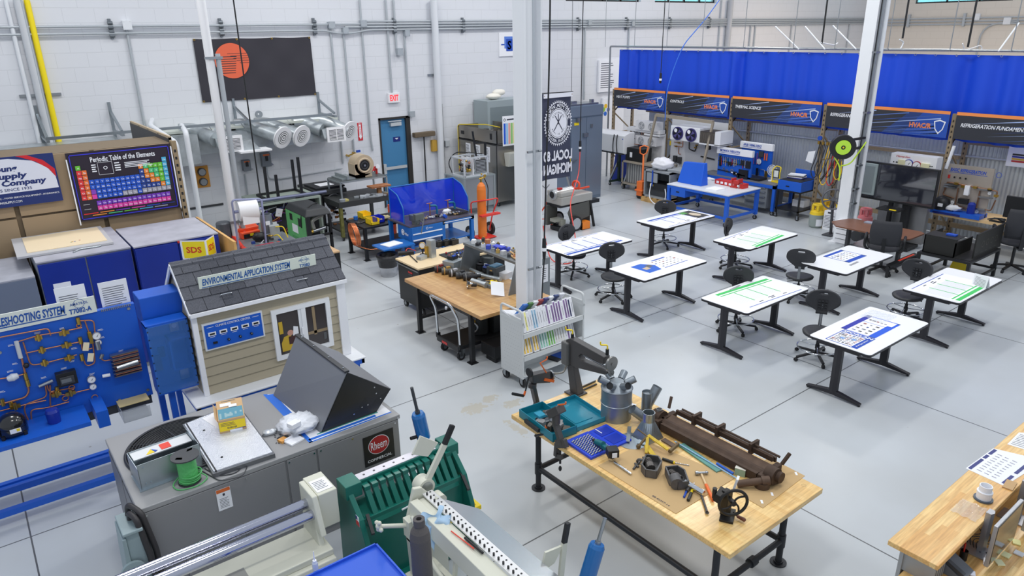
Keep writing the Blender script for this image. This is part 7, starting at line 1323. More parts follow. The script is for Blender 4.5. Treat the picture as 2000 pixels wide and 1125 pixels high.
# riser shelf
t=T('riser_shelf','grey metal riser shelf crowded with small parts over the maple workbench','shelf',(7.2,9.6,zt));RS=mat((120,126,130),.4,.4)
M(RS).box(6.75,7.08,8.6,10.15,1.42,1.46).o('shelf_board',t)
for y in(8.65,10.1):M(RS).ext([(6.6,zt),(7.05,zt),(7.08,1.42),(6.75,1.42)],'y',y-.01,y+.01).o('side_plate',t)
random.seed(5)
names=[('small white carton',(235,236,238)),('brass valve',(190,160,90)),('black relay',(40,40,44)),('silver switch',(190,192,196)),('white control board',(225,228,232)),('dark motor capacitor',(60,62,68)),('blue labelled tin',(60,80,190)),('copper fitting',(190,120,80)),('grey thermostat',(150,155,160))]
k=0
for i in range(9):
 for j in range(2):
  nm,c=names[(i*2+j*5)%9];y=9.98-i*.145;x=6.86+.2*j+rnd.uniform(-.02,.02);m=M(mat(c,.4));z=1.46
  if k%3==0:m.cb((x,y,z+.035),(.08,.07,.07),(0,0,rnd.random()))
  elif k%3==1:m.cyl((x,y,z),(x,y,z+.06),.035,n=14);m.use(BRASS).cyl((x,y,z+.06),(x,y,z+.085),.015,n=8)
  else:m.cb((x,y,z+.025),(.1,.06,.05),(0,0,rnd.random()*2));m.use(STEEL).cyl((x-.02,y,z+.05),(x-.02,y,z+.075),.012,n=8)
  tag(m.out(nm.replace(' ','_')),nm+' among the parts crowded on the grey riser shelf','part','parts on the riser shelf');k+=1
c=PX(957,488,6.76);t=tag(M(mat((55,70,190),.4)).cb((6.95,c.y,1.5),(.12,.22,.08),(0,0,.2)).out('blue_package',bevel=.004),'blue and white round-logo package at the shelf edge','package')
m=M(Q15);
for k in range(3):m=M(Q15);m.cyl((6.8+.1*k,8.62,1.48),(6.9+.1*k,9.0+.1*k,1.48),.018,n=10);m.lathe([(.018,0),(.03,.03),(0,.06)],(6.8+.1*k,8.62,1.48),12,ax=(0,-1,0));tag(m.out('wooden_mallet_handle'),'wooden tool handle at the right end of the riser shelf','tool','wooden handles on the riser shelf')
# objects on maple bench
q=P(886,523,zt+.05);t=T('grey_meter_box','grey square duct box with wiring on the maple workbench','box',(q.x,q.y,zt));m=M(mat((160,168,172),.4,.4));m.cb((q.x,q.y,zt+.1),(.3,.26,.2),(0,0,.3));m.o('case',t);m=M(BLACK);m.cb((q.x+.02,q.y+.05,zt+.235),(.16,.12,.06),(0,0,.3));m.use(PBLUE).cb((q.x+.02,q.y+.0,zt+.27),(.08,.04,.02),(0,0,.3));m.o('wiring_block',t)
q=P(868,545,zt);m=M(BLACK);
for k in range(5):
 q=P(862+k*14,528+k*4+3,zt);t=T('motor_assembly','dark motor and valve assembly in the row across the maple workbench','motor',(q.x,q.y,zt),0,'greasy motors on the maple workbench');d=V((.11,-.05,0));c=q+V((0,0,.06));m=M(mat([(50,50,50),(90,88,84),(60,58,54),(80,82,84),(45,45,48)][k],.45,.4));m.cyl(c-d,c+d,.055,n=16);m.cyl(c+d,c+d*1.6,.03,n=12);m.o('body',t);m=M(mat([(150,60,50),(190,150,80),(200,200,205),(60,62,66),(120,120,118)][k],.4));m.torus(c-d*.6,.057,.012,d,16,6);m.cb(c+V((0,0,.06)),(.07,.05,.04));m.o('collar',t)
for(x0,y0),(x1,y1),r in(((930,535),(975,545),.035),((905,520),(940,535),.03),((922,548),(948,556),.045)):
 a=P(x0,y0,zt+r+.005);b=P(x1,y1,zt+r+.005);m=M(GALV);m.cyl(a,b,r,n=16);m.cyl(b,b+(b-a).normalized()*.03,r*1.25,n=16);tag(m.out('pipe_fitting'),'metal pipe fitting lying on the maple workbench','pipe fitting','pipe fittings on the maple workbench')
q=P(912,557,zt+.06);t=T('clamp_light','round silver reflector lying on its side on the maple workbench','lamp',(q.x,q.y,zt));m=M(CHROME);m.lathe([(.02,.1),(.04,.05),(.07,0),(.065,.0)],(q.x,q.y,zt+.075),20,ax=(.9,-.5,0));m.o('reflector',t);M(BLACK).cyl((q.x+.06,q.y-.035,zt+.06),(q.x+.14,q.y-.08,zt+.05),.03).o('socket',t)
a,b=P(930,553,zt),P(958,565,zt);t=T('wire_tray','shallow metal tray with coiled grey wire beside the yellow bag','tray',(a.x,a.y,zt));m=M(RS);m.hexa([a,b,b+V((.12,.1,0)),a+V((.12,.1,0))],[p+V((0,0,.05))for p in(a,b,b+V((.12,.1,0)),a+V((.12,.1,0)))]);m.o('tray_body',t);m=M(DGRAY);c=a.lerp(b,.6)+V((.1,.06,.06))
for k in range(3):m.torus(c+V((0,0,.01*k)),.1-.01*k,.008,(.1,0,1),20,6)
m.o('coiled_wire',t)
q=P(962,556,zt);m=M(YEL);m.grid(lambda u,v:(q.x-.1+u*.22,q.y-.1+v*.14,zt+.05+.05*math.sin(u*5)*math.sin(v*3)),12,8);m.grid(lambda u,v:(q.x-.1+u*.22,q.y-.1+.02*v,zt+.002+(.05+.05*math.sin(u*5)*0)*v),6,2);tag(m.out('yellow_bag'),'crumpled bright yellow bag near the right end of the maple workbench','bag')
q=P(972,575,zt);t=tag(M(PAPER).cb((q.x,q.y,zt+.1),(.22,.3,.006),(.5,.2,-.5)).out('paper_sheet'),'white sheet leaning over the end of the maple workbench','paper')
q=P(985,548,zt);tag(M(mat((215,216,220),.6)).cb((q.x+.1,q.y+.15,zt+.055),(.2,.25,.11),(0,0,.2)).out('white_carton',bevel=.004),'greyish white carton on the maple workbench beside the column','carton')
q=P(964,520,zt);t=T('grey_canister','dark grey round canister with a white label on the maple workbench','canister',(q.x-.15,q.y,zt));c=P(953,527,zt);m=M(mat((84,90,90),.5));m.lathe([(0,0),(.11,0),(.11,.24),(.1,.25),(.1,.22),(0,.22)],(c.x,c.y,zt),24);m.o('can_body',t);m=M(PAPER);m.cb((c.x-.09,c.y-.065,zt+.12),(.05,.06,.08),(0,0,R(-55)));m.o('label_patch',t)
for i,(x,y)in enumerate(((985,528),(985,512))):q=P(x,y,zt+.03);
q=V((7.02,9.55,zt));t=T('transformer_box','dark grey transformer with blue top on the maple workbench','transformer',(q.x,q.y,zt));m=M(mat((70,76,80),.5));m.cb((q.x,q.y,zt+.1),(.26,.22,.2),(0,0,.2));m.o('body',t,bevel=.01);m=M(mat((80,130,160),.4));m.cb((q.x,q.y,zt+.21),(.2,.14,.02),(0,0,.2));m.o('lid',t)
for k in range(4):
 q=V((7.02-.02*k,10.2-.22*k,zt));m=M(BLACK);m.cyl((q.x,q.y,zt),(q.x,q.y,zt+.12),.09,n=18);m.use(mat([(180,60,60),(60,60,64),(70,90,160),(190,150,90)][k],.4));m.torus((q.x,q.y,zt+.13),.06,.02,(.2,.1,1),16,6);m.torus((q.x+.02,q.y,zt+.16),.05,.012,(.5,.3,1),16,6);tag(m.out('wound_motor'),'black motor with coloured windings under the riser shelf','motor','wound motors under the riser shelf')
# black rolling tool cabinet left of bench
t=T('tool_cabinet','black rolling tool cabinet with a cream top left behind the maple workbench','tool cabinet',(6.7,11.2,0));a0,a1,b0,b1=6.15,8.1,10.72,11.5;
M(BLACK).box(a0,a1,b0,b1,.16,.93).o('body',t,bevel=.006);M(mat((228,205,165),.5)).box(a0-.03,a1,b0-.03,b1+.03,.935,.965).o('top',t);m=M(STEEL);m.box(a0-.035,a0-.03,b0,b1,.88,.9);m.o('handle_rail',t);m=M(RED);m.box(a0-.006,a0-0,b0+.25,b0+.4,.78,.81);m.use(DGRAY)
for k in range(1):m.box(a0-.006,a0,b0+.25,b0+.4,.74,.765)
m.o('badge',t);casters(t,[(a0+.08,b0+.08),(a0+.08,b1-.08),(a1-.08,b0+.08),(a1-.08,b1-.08)],.07)
tz=.965
q=P(826,498,tz);t=T('gauge_stand','small round gauge standing on the cream topped tool cabinet','gauge',(q.x,q.y,tz));m=M(BLACK);m.cyl((q.x,q.y,tz),(q.x,q.y,tz+.14),.015);m.cyl((q.x,q.y,tz),(q.x,q.y,tz+.02),.06);m.o('stand',t);m=M(PAPER);m.cyl((q.x,q.y-.01,tz+.2),(q.x-.02,q.y-.03,tz+.2),.06,n=18);m.use(BRASS).torus((q.x-.02,q.y-.03,tz+.2),.06,.008,(.5,.5,0),18,6);m.o('dial',t)
q=P(843,502,tz);t=T('metal_bracket_box','tall silver control bracket on the cream topped tool cabinet','bracket',(q.x,q.y,tz));m=M(GALV);m.cb((q.x,q.y,tz+.17),(.12,.14,.34),(0,0,.2));m.o('column',t);m=M(BRASS);m.cb((q.x-.08,q.y+.03,tz+.12),(.05,.07,.2),(0,0,.2));m.o('contacts',t)
q=P(824,506,tz);tag(M(GALV).cb((q.x,q.y,tz+.035),(.18,.12,.07),(0,0,.3)).out('small_metal_box',bevel=.004),'small metal box on the cream top','box')
q=P(793,497,tz);t=T('meter_case','small black case with red leads on the left corner of the cream top','case',(q.x,q.y,tz));M(BLACK).cb((q.x,q.y,tz+.03),(.3,.12,.06),(0,0,-.4)).o('case_body',t);m=M(RED);m.tube([(q.x,q.y,tz+.065),(q.x+.1,q.y+.1,tz+.09),(q.x+.25,q.y+.05,tz+.01)],.008,6,f=.05);m.o('lead',t)
q=P(808,508,tz);tag(M(BLACK).cyl(P(800,498,tz+.012),P(815,512,tz+.012),.01,n=8).out('probe'),'dark test probe on the cream top','probe')
a=P(855,498,tz);t=T('parts_tray','black divided tray of small coloured parts on the cream top','tray',(7.1,10.95,tz));m=M(BLACK);m.box(6.85,7.75,10.75,11.15,tz,tz+.02);m.o('tray_base',t);m=M(PAPER)
for k in range(34):m.use(mat([(220,220,225),(170,50,50),(60,90,170),(180,150,90),(60,60,62)][k%5],.5));m.cyl((6.9+rnd.random()*.8,10.8+rnd.random()*.3,tz+.02),(6.9+rnd.random()*.8,10.8+rnd.random()*.3,tz+.025+.02*rnd.random()),.02,n=8)if 0 else m.sph((6.9+rnd.random()*.8,10.8+rnd.random()*.3,tz+.035),.022,n=8,m=5)
o=m.o('small_parts',t);o['kind']='stuff'
for k in range(3):q=P(858+k*14,481-k*2,tz);m=M(BLACK);m.cb((q.x,q.y,tz+.05),(.18,.12,.1),(0,0,.2));m.use(DGRAY).torus((q.x,q.y,tz+.11),.05,.012,n=14,k=6);tag(m.out('black_contactor'),'small black contactor in a row at the back of the cream top','contactor','black contactors on the cream top')
q=P(775,480,.1);m=M(mat((40,45,150),.35,alpha=.85));m.sph((7.3,12.1,.35),.2,(1,1,1.5),14,10,j=.1);tag(m.out('blue_bag'),'dark blue plastic bag hanging below the welding bench','bag').location.z=.0
# platform truck
t=T('platform_truck','folding platform truck with a tall chrome handle by the maple workbench','cart',(5.95,8.9,0));z=.2
a=P(908,672,.2);b=P(950,690,.25);m=M(BLACK);m.box(5.62,6.9,8.7,9.3,.2,.26);m.box(5.6,5.66,8.68,9.32,.18,.28);m.o('deck',t,bevel=.01)
m=M(CHROME);m.tube([(5.64,9.33,.26),(5.62,9.33,.75),(5.5,9.3,1.02),(5.5,8.7,1.02),(5.62,8.68,.75),(5.64,8.68,.26)],.02,10,f=.08);m.o('handle',t)
m=M(BLACK);m.cb((5.64,9.33,.27),(.06,.05,.08));m.cb((5.64,8.68,.27),(.06,.05,.08));m.o('hinge',t);m=M(mat((220,220,225),.5));m.cyl((5.52,8.85,.93),(5.58,8.95,.86),.02,n=8);m.use(RED).box(5.595,5.6,9.0,9.15,.2,.24);m.o('tag_and_label',t)
for x in(5.7,6.8):
 for y in(8.76,9.24):m=M(RUBBER);m.cyl((x,y-.02,.07),(x,y+.02,.07),.07,n=18);m.use(STEEL).cyl((x,y-.024,.07),(x,y+.024,.07),.035);m.box(x-.04,x+.04,y-.035,y-.025,.07,.2);m.box(x-.04,x+.04,y+.025,y+.035,.07,.2);m.o('caster',t)
t=T('scrap_compressor','dark compressor on the platform truck under the maple workbench','compressor',(6.3,9.0,.26));m=M(mat((58,60,60),.5,.4));m.cyl((6.25,9.0,.265),(6.25,9.0,.55),.15,n=22);m.sph((6.25,9.0,.55),.15,(1,1,.6));m.box(6.4,6.7,8.8,9.2,.265,.7);m.o('body',t);m=M(BRASS);m.cyl((6.12,8.95,.5),(6.1,8.93,.62),.03);m.use(STEEL).torus((6.1,8.95,.4),.08,.02,(1,.3,0),16,6);m.o('fittings',t)
t=T('stored_black_unit','low black unit with warning stickers below the right end of the maple workbench','unit',(6.6,8.45,0));M(BLACK).box(6.0,7.6,8.25,8.62,.1,.3).o('case',t,bevel=.01);m=M(PAPER);m.box(6.3,6.6,8.245,8.25,.17,.25);m.use(Q12);m.box(6.3,6.36,8.242,8.245,.17,.25);m.o('sticker',t);M(BLACK).box(6.05,6.1,8.3,8.55,0,.1).o('foot',t);M(BLACK).box(7.5,7.55,8.3,8.55,0,.1).o('foot',t)
# ================================================================ BOOK CART
t=T('book_cart','light grey metal book cart with slanted shelves on casters','book cart',(6.48,7.7,0));cx0,cx1,cy0,cy1=5.84,7.06,7.34,7.87
PG=mat((205,208,208),.4)
for x,nm in((cx0,'left'),(cx1-.025,'right')):
 m=M(PG);m.box(x,x+.025,cy0,cy1,.16,1.1);m.tube([(x+.012,cy0+.015,.16),(x+.012,cy0+.015,1.22),(x+.012,cy1-.015,1.22),(x+.012,cy1-.015,.16)],.018,8,f=.07);m.box(x-.004,x+.03,cy0,cy1,1.02,1.05);
 if nm=='left':
  m.use(mat((120,124,126),.6));m.at(frame((x-.0005,cy1,.16),(0,-1,0),(0,0,1)))
  for i in range(8):
   for j in range(13):m.disc(.1+i*.05+.025*(j%2),.08+j*.06,.004,.0,n=6)
  m.at(None)
 m.o('end_panel',t)
for z in(.96,.6):
 m=M(PG);m.hexa([(cx0+.02,cy0+.03,z-.12),(cx1-.02,cy0+.03,z-.12),(cx1-.02,(cy0+cy1)/2,z-.24),(cx0+.02,(cy0+cy1)/2,z-.24)],[(cx0+.02,cy0+.03,z-.11),(cx1-.02,cy0+.03,z-.11),(cx1-.02,(cy0+cy1)/2,z-.23),(cx0+.02,(cy0+cy1)/2,z-.23)])
 m.box(cx0+.02,cx1-.02,cy0+.0,cy0+.03,z-.16,z-.09);m.box(cx0+.02,cx1-.02,(cy0+cy1)/2-.01,(cy0+cy1)/2+.01,z-.25,z+.02);m.hexa([(cx0+.02,(cy0+cy1)/2,z-.24),(cx1-.02,(cy0+cy1)/2,z-.24),(cx1-.02,cy1-.03,z-.12),(cx0+.02,cy1-.03,z-.12)],[(cx0+.02,(cy0+cy1)/2,z-.23),(cx1-.02,(cy0+cy1)/2,z-.23),(cx1-.02,cy1-.03,z-.11),(cx0+.02,cy1-.03,z-.11)]);m.o('shelf',t)
M(PG).box(cx0+.02,cx1-.02,cy0,cy1,.18,.2).o('bottom_shelf',t);M(PG).box(cx0+.02,cx1-.02,(cy0+cy1)/2-.006,(cy0+cy1)/2+.006,.2,.5).o('centre_panel',t)
for x in(cx0+.05,cx1-.08):
 for y in(cy0+.06,cy1-.06):m=M(RUBBER);m.cyl((x-.02,y,.07),(x+.02,y,.07),.07,n=20);m.use(STEEL).cyl((x-.024,y,.07),(x+.024,y,.07),.03);m.box(x-.035,x-.025,y-.03,y+.03,.06,.17);m.box(x+.025,x+.035,y-.03,y+.03,.06,.17);m.box(x-.04,x+.04,y-.04,y+.04,.15,.18);m.o('caster',t)
def books(z,seq,lab,grp):
 x=cx0+.06
 for i,(c,th)in enumerate(seq):
  if c is None:x+=th;continue
# book leaning back: spine faces camera, tilted
  lean=.1;t=T('book',lab,'book',(x,cy0+.13,z-.1),0,grp)
  ux=V((1,0,0));up=V((lean*1.0,.42,.9)).normalized();bk=V((0,-up.z,up.y)).normalized()*-1
  o=V((x,cy0+.035,z-.085));w=th*.9;F_=MX((ux,bk,up)).transposed().to_4x4();F_.translation=o
  hgt=rnd.uniform(.29,.33);m=M(PAPER,F_);m.box(0,w,0,.2,0,hgt);m.o('pages',t)
  m=M(mat(c,.5),F_);m.box(w*.18,w*.82,-.003,0,.02,hgt-.02);m.use(INK);m.box(w*.42,w*.55,-.004,-.003,.07,hgt-.08);m.o('spine_label',t);x+=th
PU=(130,100,150);LBl=(140,180,205);WHb=(225,226,230);YB_=(240,200,90);LG_=(150,205,185);GNb=(120,190,90);CRb=(215,214,205)
books(.96,[(WHb,.05),((240,235,150),.05),(WHb,.045),(WHb,.045),(LBl,.045),(LBl,.05),(WHb,.04),(WHb,.05),(WHb,.05),(WHb,.04),(PU,.045),(WHb,.05),(PU,.05),(PU,.05),(PU,.05),(PU,.05),(WHb,.05),(PU,.05),(PU,.045),((40,45,90),.045),(WHb,.05)],'slim binder leaning in the long row on the upper shelf of the book cart','binders on the upper shelf of the book cart')
books(.6,[(YB_,.05),(YB_,.06),(YB_,.055),(None,.03),(YB_,.05),(YB_,.05),(None,.03),(LG_,.05),(LG_,.05),(LG_,.05),(GNb,.05),(GNb,.05),(GNb,.045),(CRb,.05),(CRb,.05),(CRb,.05),(CRb,.05),(WHb,.05),(PU,.05),(WHb,.05),(WHb,.05)],'slim binder leaning in the row on the middle shelf of the book cart','binders on the middle shelf of the book cart')
# rear row top books
cols=[(50,110,190),(70,120,60),(235,236,238),(160,60,60),(60,60,120),(235,236,238),(40,60,110),(210,212,218)]
for i,c in enumerate(cols):
 x=cx0+.2+i*.1;m=M(mat(c,.5));F_=frame((x,cy1-.2,1.04),(1,0,0),(0,-.55,.8));m.at(F_);m.cb((0,.1,0),(.12,.27,.03),(0,0,-.25));m.use(PAPER).cb((0,.1,-.012),(.115,.26,.02),(0,0,-.25));tag(m.out('book'),'loose catalogue in the rear row on top of the book cart','book','loose catalogues in the rear row of the book cart')
tag(M(mat((235,236,240),.6)).cb((cx0+.14,7.72,1.05),(.3,.22,.02),(.2,.3,.1)).out('paper_stack'),'white papers lying on the left end of the book cart top','paper')
t=T('thick_catalogue','blue and black catalogue on the bottom shelf of the book cart','book',(6.75,7.55,.2));M(mat((40,42,48),.5)).cb((6.7,7.56,.215),(.36,.26,.03),(0,0,.25)).o('cover',t);M(mat((35,90,190),.5)).cb((6.72,7.53,.232),(.2,.2,.004),(0,0,.25)).o('picture',t)
t=T('grey_case_unit','grey equipment cabinet with a paper sheet beside the centre column','cabinet',(7.8,9.4,0));M(mat((128,134,138),.45)).box(7.58,7.97,9.2,9.6,0,1.17).o('case',t,bevel=.008);m=M(PAPER,fY(7.74,.72,9.198));m.rect(0,0,.18,.33);m.use(INK);m.lines(.02,.05,.16,.28,6,.3,l=.002);m.o('paper',t)
# ================================================================ WELDING BENCH
WB=mat((28,105,185),.35);x0,x1,y0,y1,z=7.52,9.25,13.4,14.4,.95
t=T('welding_bench','blue steel welding bench with a dark top and two drawers','workbench',((x0+x1)/2,(y0+y1)/2,0))
M(mat((95,90,100),.35,.4)).box(x0,x1,y0,y1,z-.03,z).o('worktop',t)
d=M(WB).box(x0+.03,x0+.85,y0-.02,y0+.6,z-.36,z-.035).o('drawer_unit',t,bevel=.006);m=M(PAPER);m.box(x0+.06,x0+.82,y0-.035,y0-.02,z-.2,z-.175);m.o('drawer_pull',d);m=M(PAPER);m.box(x0+.06,x0+.82,y0-.035,y0-.02,z-.34,z-.315);m.o('drawer_pull',d)
m=M(PAPER,fY(x0+.45,z-.1,y0-.022));m.ring(-.02,0,.02,.03,.001,16);m.text('Miller',.08,0,.03,l=.001);m.at(frame((x0+.028,y0+.35,z-.2),(0,-1,0),(0,0,1)));m.disc(-.02,0,.07,.001,20);m.text('Miller',.13,-.02,.06,.2,l=.001,bold=.02);m.use(WB);m.ring(-.02,0,.035,.045,.002,16);m.o('logo',d)
m=M(WB);m.box(x0+.85,x1,y0,y0+.04,z-.1,z-.03);m.box(x0,x1,y1-.04,y1,z-.1,z-.03);m.box(x1-.04,x1,y0,y1,z-.1,z-.03);m.o('apron',t);M(PAPER).box(x0+.88,x1-.06,y0-.004,y0,z-.07,z-.055).o('drawer_pull',t)
for x in(x0+.05,x0+.88,x1-.05):
 for y in(y0+.04,y1-.04):M(WB).box(x-.04,x+.04,y-.04,y+.04,0,z-.03).o('leg',t)
M(WB).box(x0,x1,y0+.1,y1-.05,.42,.45).o('lower_shelf',t);m=M(BLACK);m.box(x0+1.0,x1-.2,y0+.3,y1-.2,.452,.62);m.o('stored_case',t)if 0 else None
t=T('side_tray_table','low blue side tray holding a white open binder by the welding bench','tray',(7.0,13.3,0));a=P(734,467,.62);b=P(762,484,.62);c=P(800,470,.62);M(WB).box(6.75,7.52,13.2,13.75,.58,.61).o('tray_top',t);M(WB).box(7.3,7.36,13.4,13.46,0,.58).o('post',t)
tag(M(PAPER).cb((7.1,13.5,.62),(.4,.3,.02),(0,0,.2)).out('open_binder',bevel=.003),'white open binder on the low blue side tray','binder')
t=T('welding_screen','translucent deep blue welding screen in a blue frame on the welding bench','screen',((x0+x1)/2,14.35,z));TB_=mat((18,60,225),.1,alpha=.93,coat=.5)
sx0,sx1,ys,zs=7.56,9.3,14.32,1.66
m=M(TB_);m.grid(lambda u,v:(sx0+(sx1-sx0)*u,ys+.012*math.sin(u*14+v*5),z+.02+(zs-z-.02)*v),30,10);m.o('back_curtain',t)
for x in(sx0,sx1):
 m=M(TB_);m.add([(x,ys,z+.02),(x,13.72,z+.02),(x,13.7,1.3),(x,13.95,1.56),(x,ys,zs)],[(0,1,2,3,4)]);m.o('side_curtain',t);m=M(WB);m.tube([(x,13.71,z),(x,13.71,1.3),(x,13.95,1.57),(x,ys,zs+.01)],.015,6,f=.06);m.o('side_frame',t)
m=M(WB);m.tube([(sx0,ys,zs+.01),(sx1,ys,zs+.01)],.015,6);m.cyl((sx1,ys,z),(sx1,ys,zs),.015,n=6);m.cyl((sx0,ys,z),(sx0,ys,zs),.015,n=6);m.o('top_frame',t)
t=T('bench_vise','old grey bench vise on the front corner of the welding bench','vise',(7.75,13.5,z));m=M(mat((112,118,118),.4,.5));m.cyl((7.75,13.52,z),(7.75,13.52,z+.06),.09);m.box(7.68,7.84,13.42,13.7,z+.06,z+.2);m.box(7.65,7.87,13.4,13.45,z+.12,z+.26);m.box(7.65,7.87,13.34,13.38,z+.12,z+.26);m.o('vise_body',t,bevel=.008);m=M(STEEL);m.cyl((7.76,13.38,z+.12),(7.76,13.22,z+.1),.02);m.cyl((7.8,13.22,z+.22),(7.7,13.22,z-.14),.012);m.o('screw_handle',t)
for i,x in enumerate((8.45,8.95)):
 t=T('c_clamp','teal C clamp with a copper screw standing on the welding bench','clamp',(x,14.0,z),0,'C clamps on the welding bench');m=M(mat((30,110,150),.35));m.tube([(x+.13,13.95,z+.02),(x+.13,13.95,z+.22),(x-.05,13.95,z+.24)],.025,8,f=.06);m.o('frame',t);m=M(COPPER);m.cyl((x-.06,13.95,z+.005),(x-.06,13.95,z+.3),.013);m.cyl((x-.14,13.95,z+.3),(x+.01,13.95,z+.3),.008);m.o('screw',t)
MC=[(30,30,32),(190,195,200),(200,170,120),(60,62,66),(220,222,226)]
m=M(BLACK)
for k in range(60):
 u=k/60;x=8.0+u*1.0;m.use(mat(MC[k%5],.4,.2));m.cb((x+rnd.uniform(-.05,.05),13.75+rnd.uniform(-.05,.08)-.1*u,z+.03+.02*rnd.random()),(.05,.035,.03),(0,0,rnd.random()*3))
tag(m.out('chain_vise_chain'),'long heavy roller chain heaped across the welding bench','chain')
tag(M(mat((40,90,200),.4)).cyl((8.55,13.52,z+.04),(8.55,13.6,z+.04),.04).out('blue_tape_roll'),'small blue roll on the welding bench','roll')
q=(8.8,13.85,z);m=M(mat((225,226,230),.6));m.sph((8.78,13.85,z+.06),.1,(1.2,.7,.6),12,8,j=.2);tag(m.out('welding_glove'),'pale work glove on the welding bench','glove')
t=T('steel_stand','grid of dark steel bars stacked at the right end of the welding bench','steel bars',(9.05,13.8,z));m=M(mat((90,88,86),.4,.5))
for k in range(5):m.bar((8.85+.06*k,14.05,z+.05),(8.95+.06*k,13.55,z+.05),.025)
for k in range(3):m.bar((8.85,13.95-.15*k,z+.02),(9.2,13.9-.15*k,z+.02),.025)
m.o('bars',t)
# orange cylinder on red truck
q=P(943,462);cx,cy=10.15,14.35;OR=mat((240,130,45),.4)
t=T('cylinder_truck','red hand truck with two wheels holding the orange gas cylinder','hand truck',(cx,cy,0));RD=mat((225,60,50),.4)
m=M(RD);m.tube([(cx-.22,cy+.12,.15),(cx-.25,cy+.12,.95),(cx+.0,cy-.2,1.02),(cx+.38,cy-.2,1.02),(cx+.32,cy+.0,.55),(cx+.3,cy+.1,.15)],.018,8,f=.08);m.o('frame_tube',t);M(RD).box(cx-.2,cx+.38,cy-.28,cy-.14,.62,.66).o('tool_tray',t);M(RD).box(cx-.2,cx+.3,cy-.2,cy+.2,.02,.04).o('base_plate',t)
for x in(cx-.28,cx+.36):m=M(RUBBER);m.cyl((x-.03,cy+.15,.17),(x+.03,cy+.15,.17),.17,n=26);m.use(mat((150,150,155),.4)).cyl((x-.035,cy+.15,.17),(x+.035,cy+.15,.17),.08,n=20);m.o('wheel',t)
t=T('gas_cylinder','tall orange gas cylinder with brass valve','gas cylinder',(cx,cy,.04));m=M(OR);m.lathe([(0,0),(.11,0),(.115,.02),(.115,1.22),(.1,1.31),(.06,1.37),(.03,1.4)],(cx,cy,.042),26);m.o('body',t);m=M(BRASS);m.cyl((cx,cy,1.43),(cx,cy,1.58),.025);m.cyl((cx-.06,cy,1.53),(cx+.1,cy-.02,1.55),.02);m.cyl((cx+.08,cy-.04,1.6),(cx+.08,cy-.07,1.6),.035);m.sph((cx+.02,cy,1.64),.025);m.o('valve',t);m=M(BLACK);m.tube([(cx+.1,cy,1.53),(cx+.2,cy-.02,1.3),(cx+.18,cy-.02,.9),(cx+.14,cy-.05,.7)],.012,6,f=.1);m.o('hose',t)
# trash bag bin
q=P(764,540);t=T('trash_can','clear round waste bin lined with a black bag by the black table','waste bin',(q.x,q.y,0));m=M(mat((215,220,226),.15,alpha=.4));m.lathe([(.0,0),(.17,0),(.22,.42),(.23,.44)],(q.x,q.y+.1,0),24);m.o('clear_bin',t);m=M(mat((34,33,36),.3,bump=.6,nscale=14));m.lathe([(.2,.22),(.225,.38),(.25,.45),(.23,.49),(.17,.47),(.12,.3),(0,.25)],(q.x,q.y+.1,0),22);m.o('bag',t)
# black low table with bins and copper coil
x0,x1,y0,y1,z=6.98,8.7,14.55,15.65,.8
x0,y0=6.95,14.5
t=T('black_work_table','black steel table with yellow and blue bins left of the welding bench','table',((x0+x1)/2,15,0));M(BLACK).box(x0,8.6,y0,y0+.95,z-.05,z).o('tabletop',t,bevel=.01);M(BLACK).box(x0+.05,8.55,y0+.05,y0+.9,.22,.25).o('lower_shelf',t)
for x in(x0+.05,8.5):
 for y in(y0+.06,y0+.88):m=M(BLACK);m.box(x-.035,x+.035,y-.035,y+.035,.01,z-.05);m.box(x-.07,x+.07,y-.07,y+.07,0,.01);m.o('leg',t)
for c,px,py,l in(((250,215,40),728,437,'small yellow plastic bin at the front of the black table'),((30,50,200),738,433,'blue plastic bin beside the yellow one on the black table'),((245,210,50),712,425,'yellow bin at the back of the black table')):
 q=P(px,py,z);m=M(mat(c,.4));a=.11;m.box(q.x-a,q.x+a,q.y-a*1.3,q.y+a*1.3,z,z+.01)
 for s_ in((q.x-a,q.x-a+.008,q.y-a*1.3,q.y+a*1.3),(q.x+a-.008,q.x+a,q.y-a*1.3,q.y+a*1.3),(q.x-a,q.x+a,q.y+a*1.3-.008,q.y+a*1.3)):m.box(*s_,z,z+.14)
 m.box(q.x-a,q.x+a,q.y-a*1.3,q.y-a*1.3+.008,z,z+.07);tag(m.out('plastic_bin'),l,'bin')
q=P(695,429,z);tag(M(mat((40,110,190),.4)).cyl((q.x,q.y,z),(q.x,q.y,z+.08),.05).out('round_tub'),'small blue round cap on the black table','cap')
q=P(708,436,z);m=M(BLACK);clutter(m,7,q.x-.15,q.x+.15,q.y-.08,q.y+.1,z,[(60,58,56),(90,84,78),(30,30,32)]);tag(m.out('scrap_fittings'),'small heap of dark fittings on the black table','fittings')
q=P(752,428,z);m=M(mat((215,200,150),.8));m.sph((q.x,q.y,z+.04),.12,(1.2,.8,.4),12,8,j=.25);m.sph((q.x-.12,q.y-.1,z+.03),.07,(1,.8,.5),10,6,j=.25);tag(m.out('work_gloves'),'pair of tan work gloves on the black table','gloves')
q=P(682,460,.6);t=T('copper_coil','coil of bright copper tube hanging on the end of the black table','copper coil',(6.9,14.9,.4));m=M(mat((225,140,95),.25,.8))
for k in range(7):m.torus((6.86-.012*k,14.72+.01*k,.62),.27-.006*(k%3),.011,(1,-.15,.12),36,6)
m.tube([(6.82,14.75,.36),(7.0,14.4,.3),(7.3,14.3,.3)],.011,6,f=.1);m.o('tubing',t)
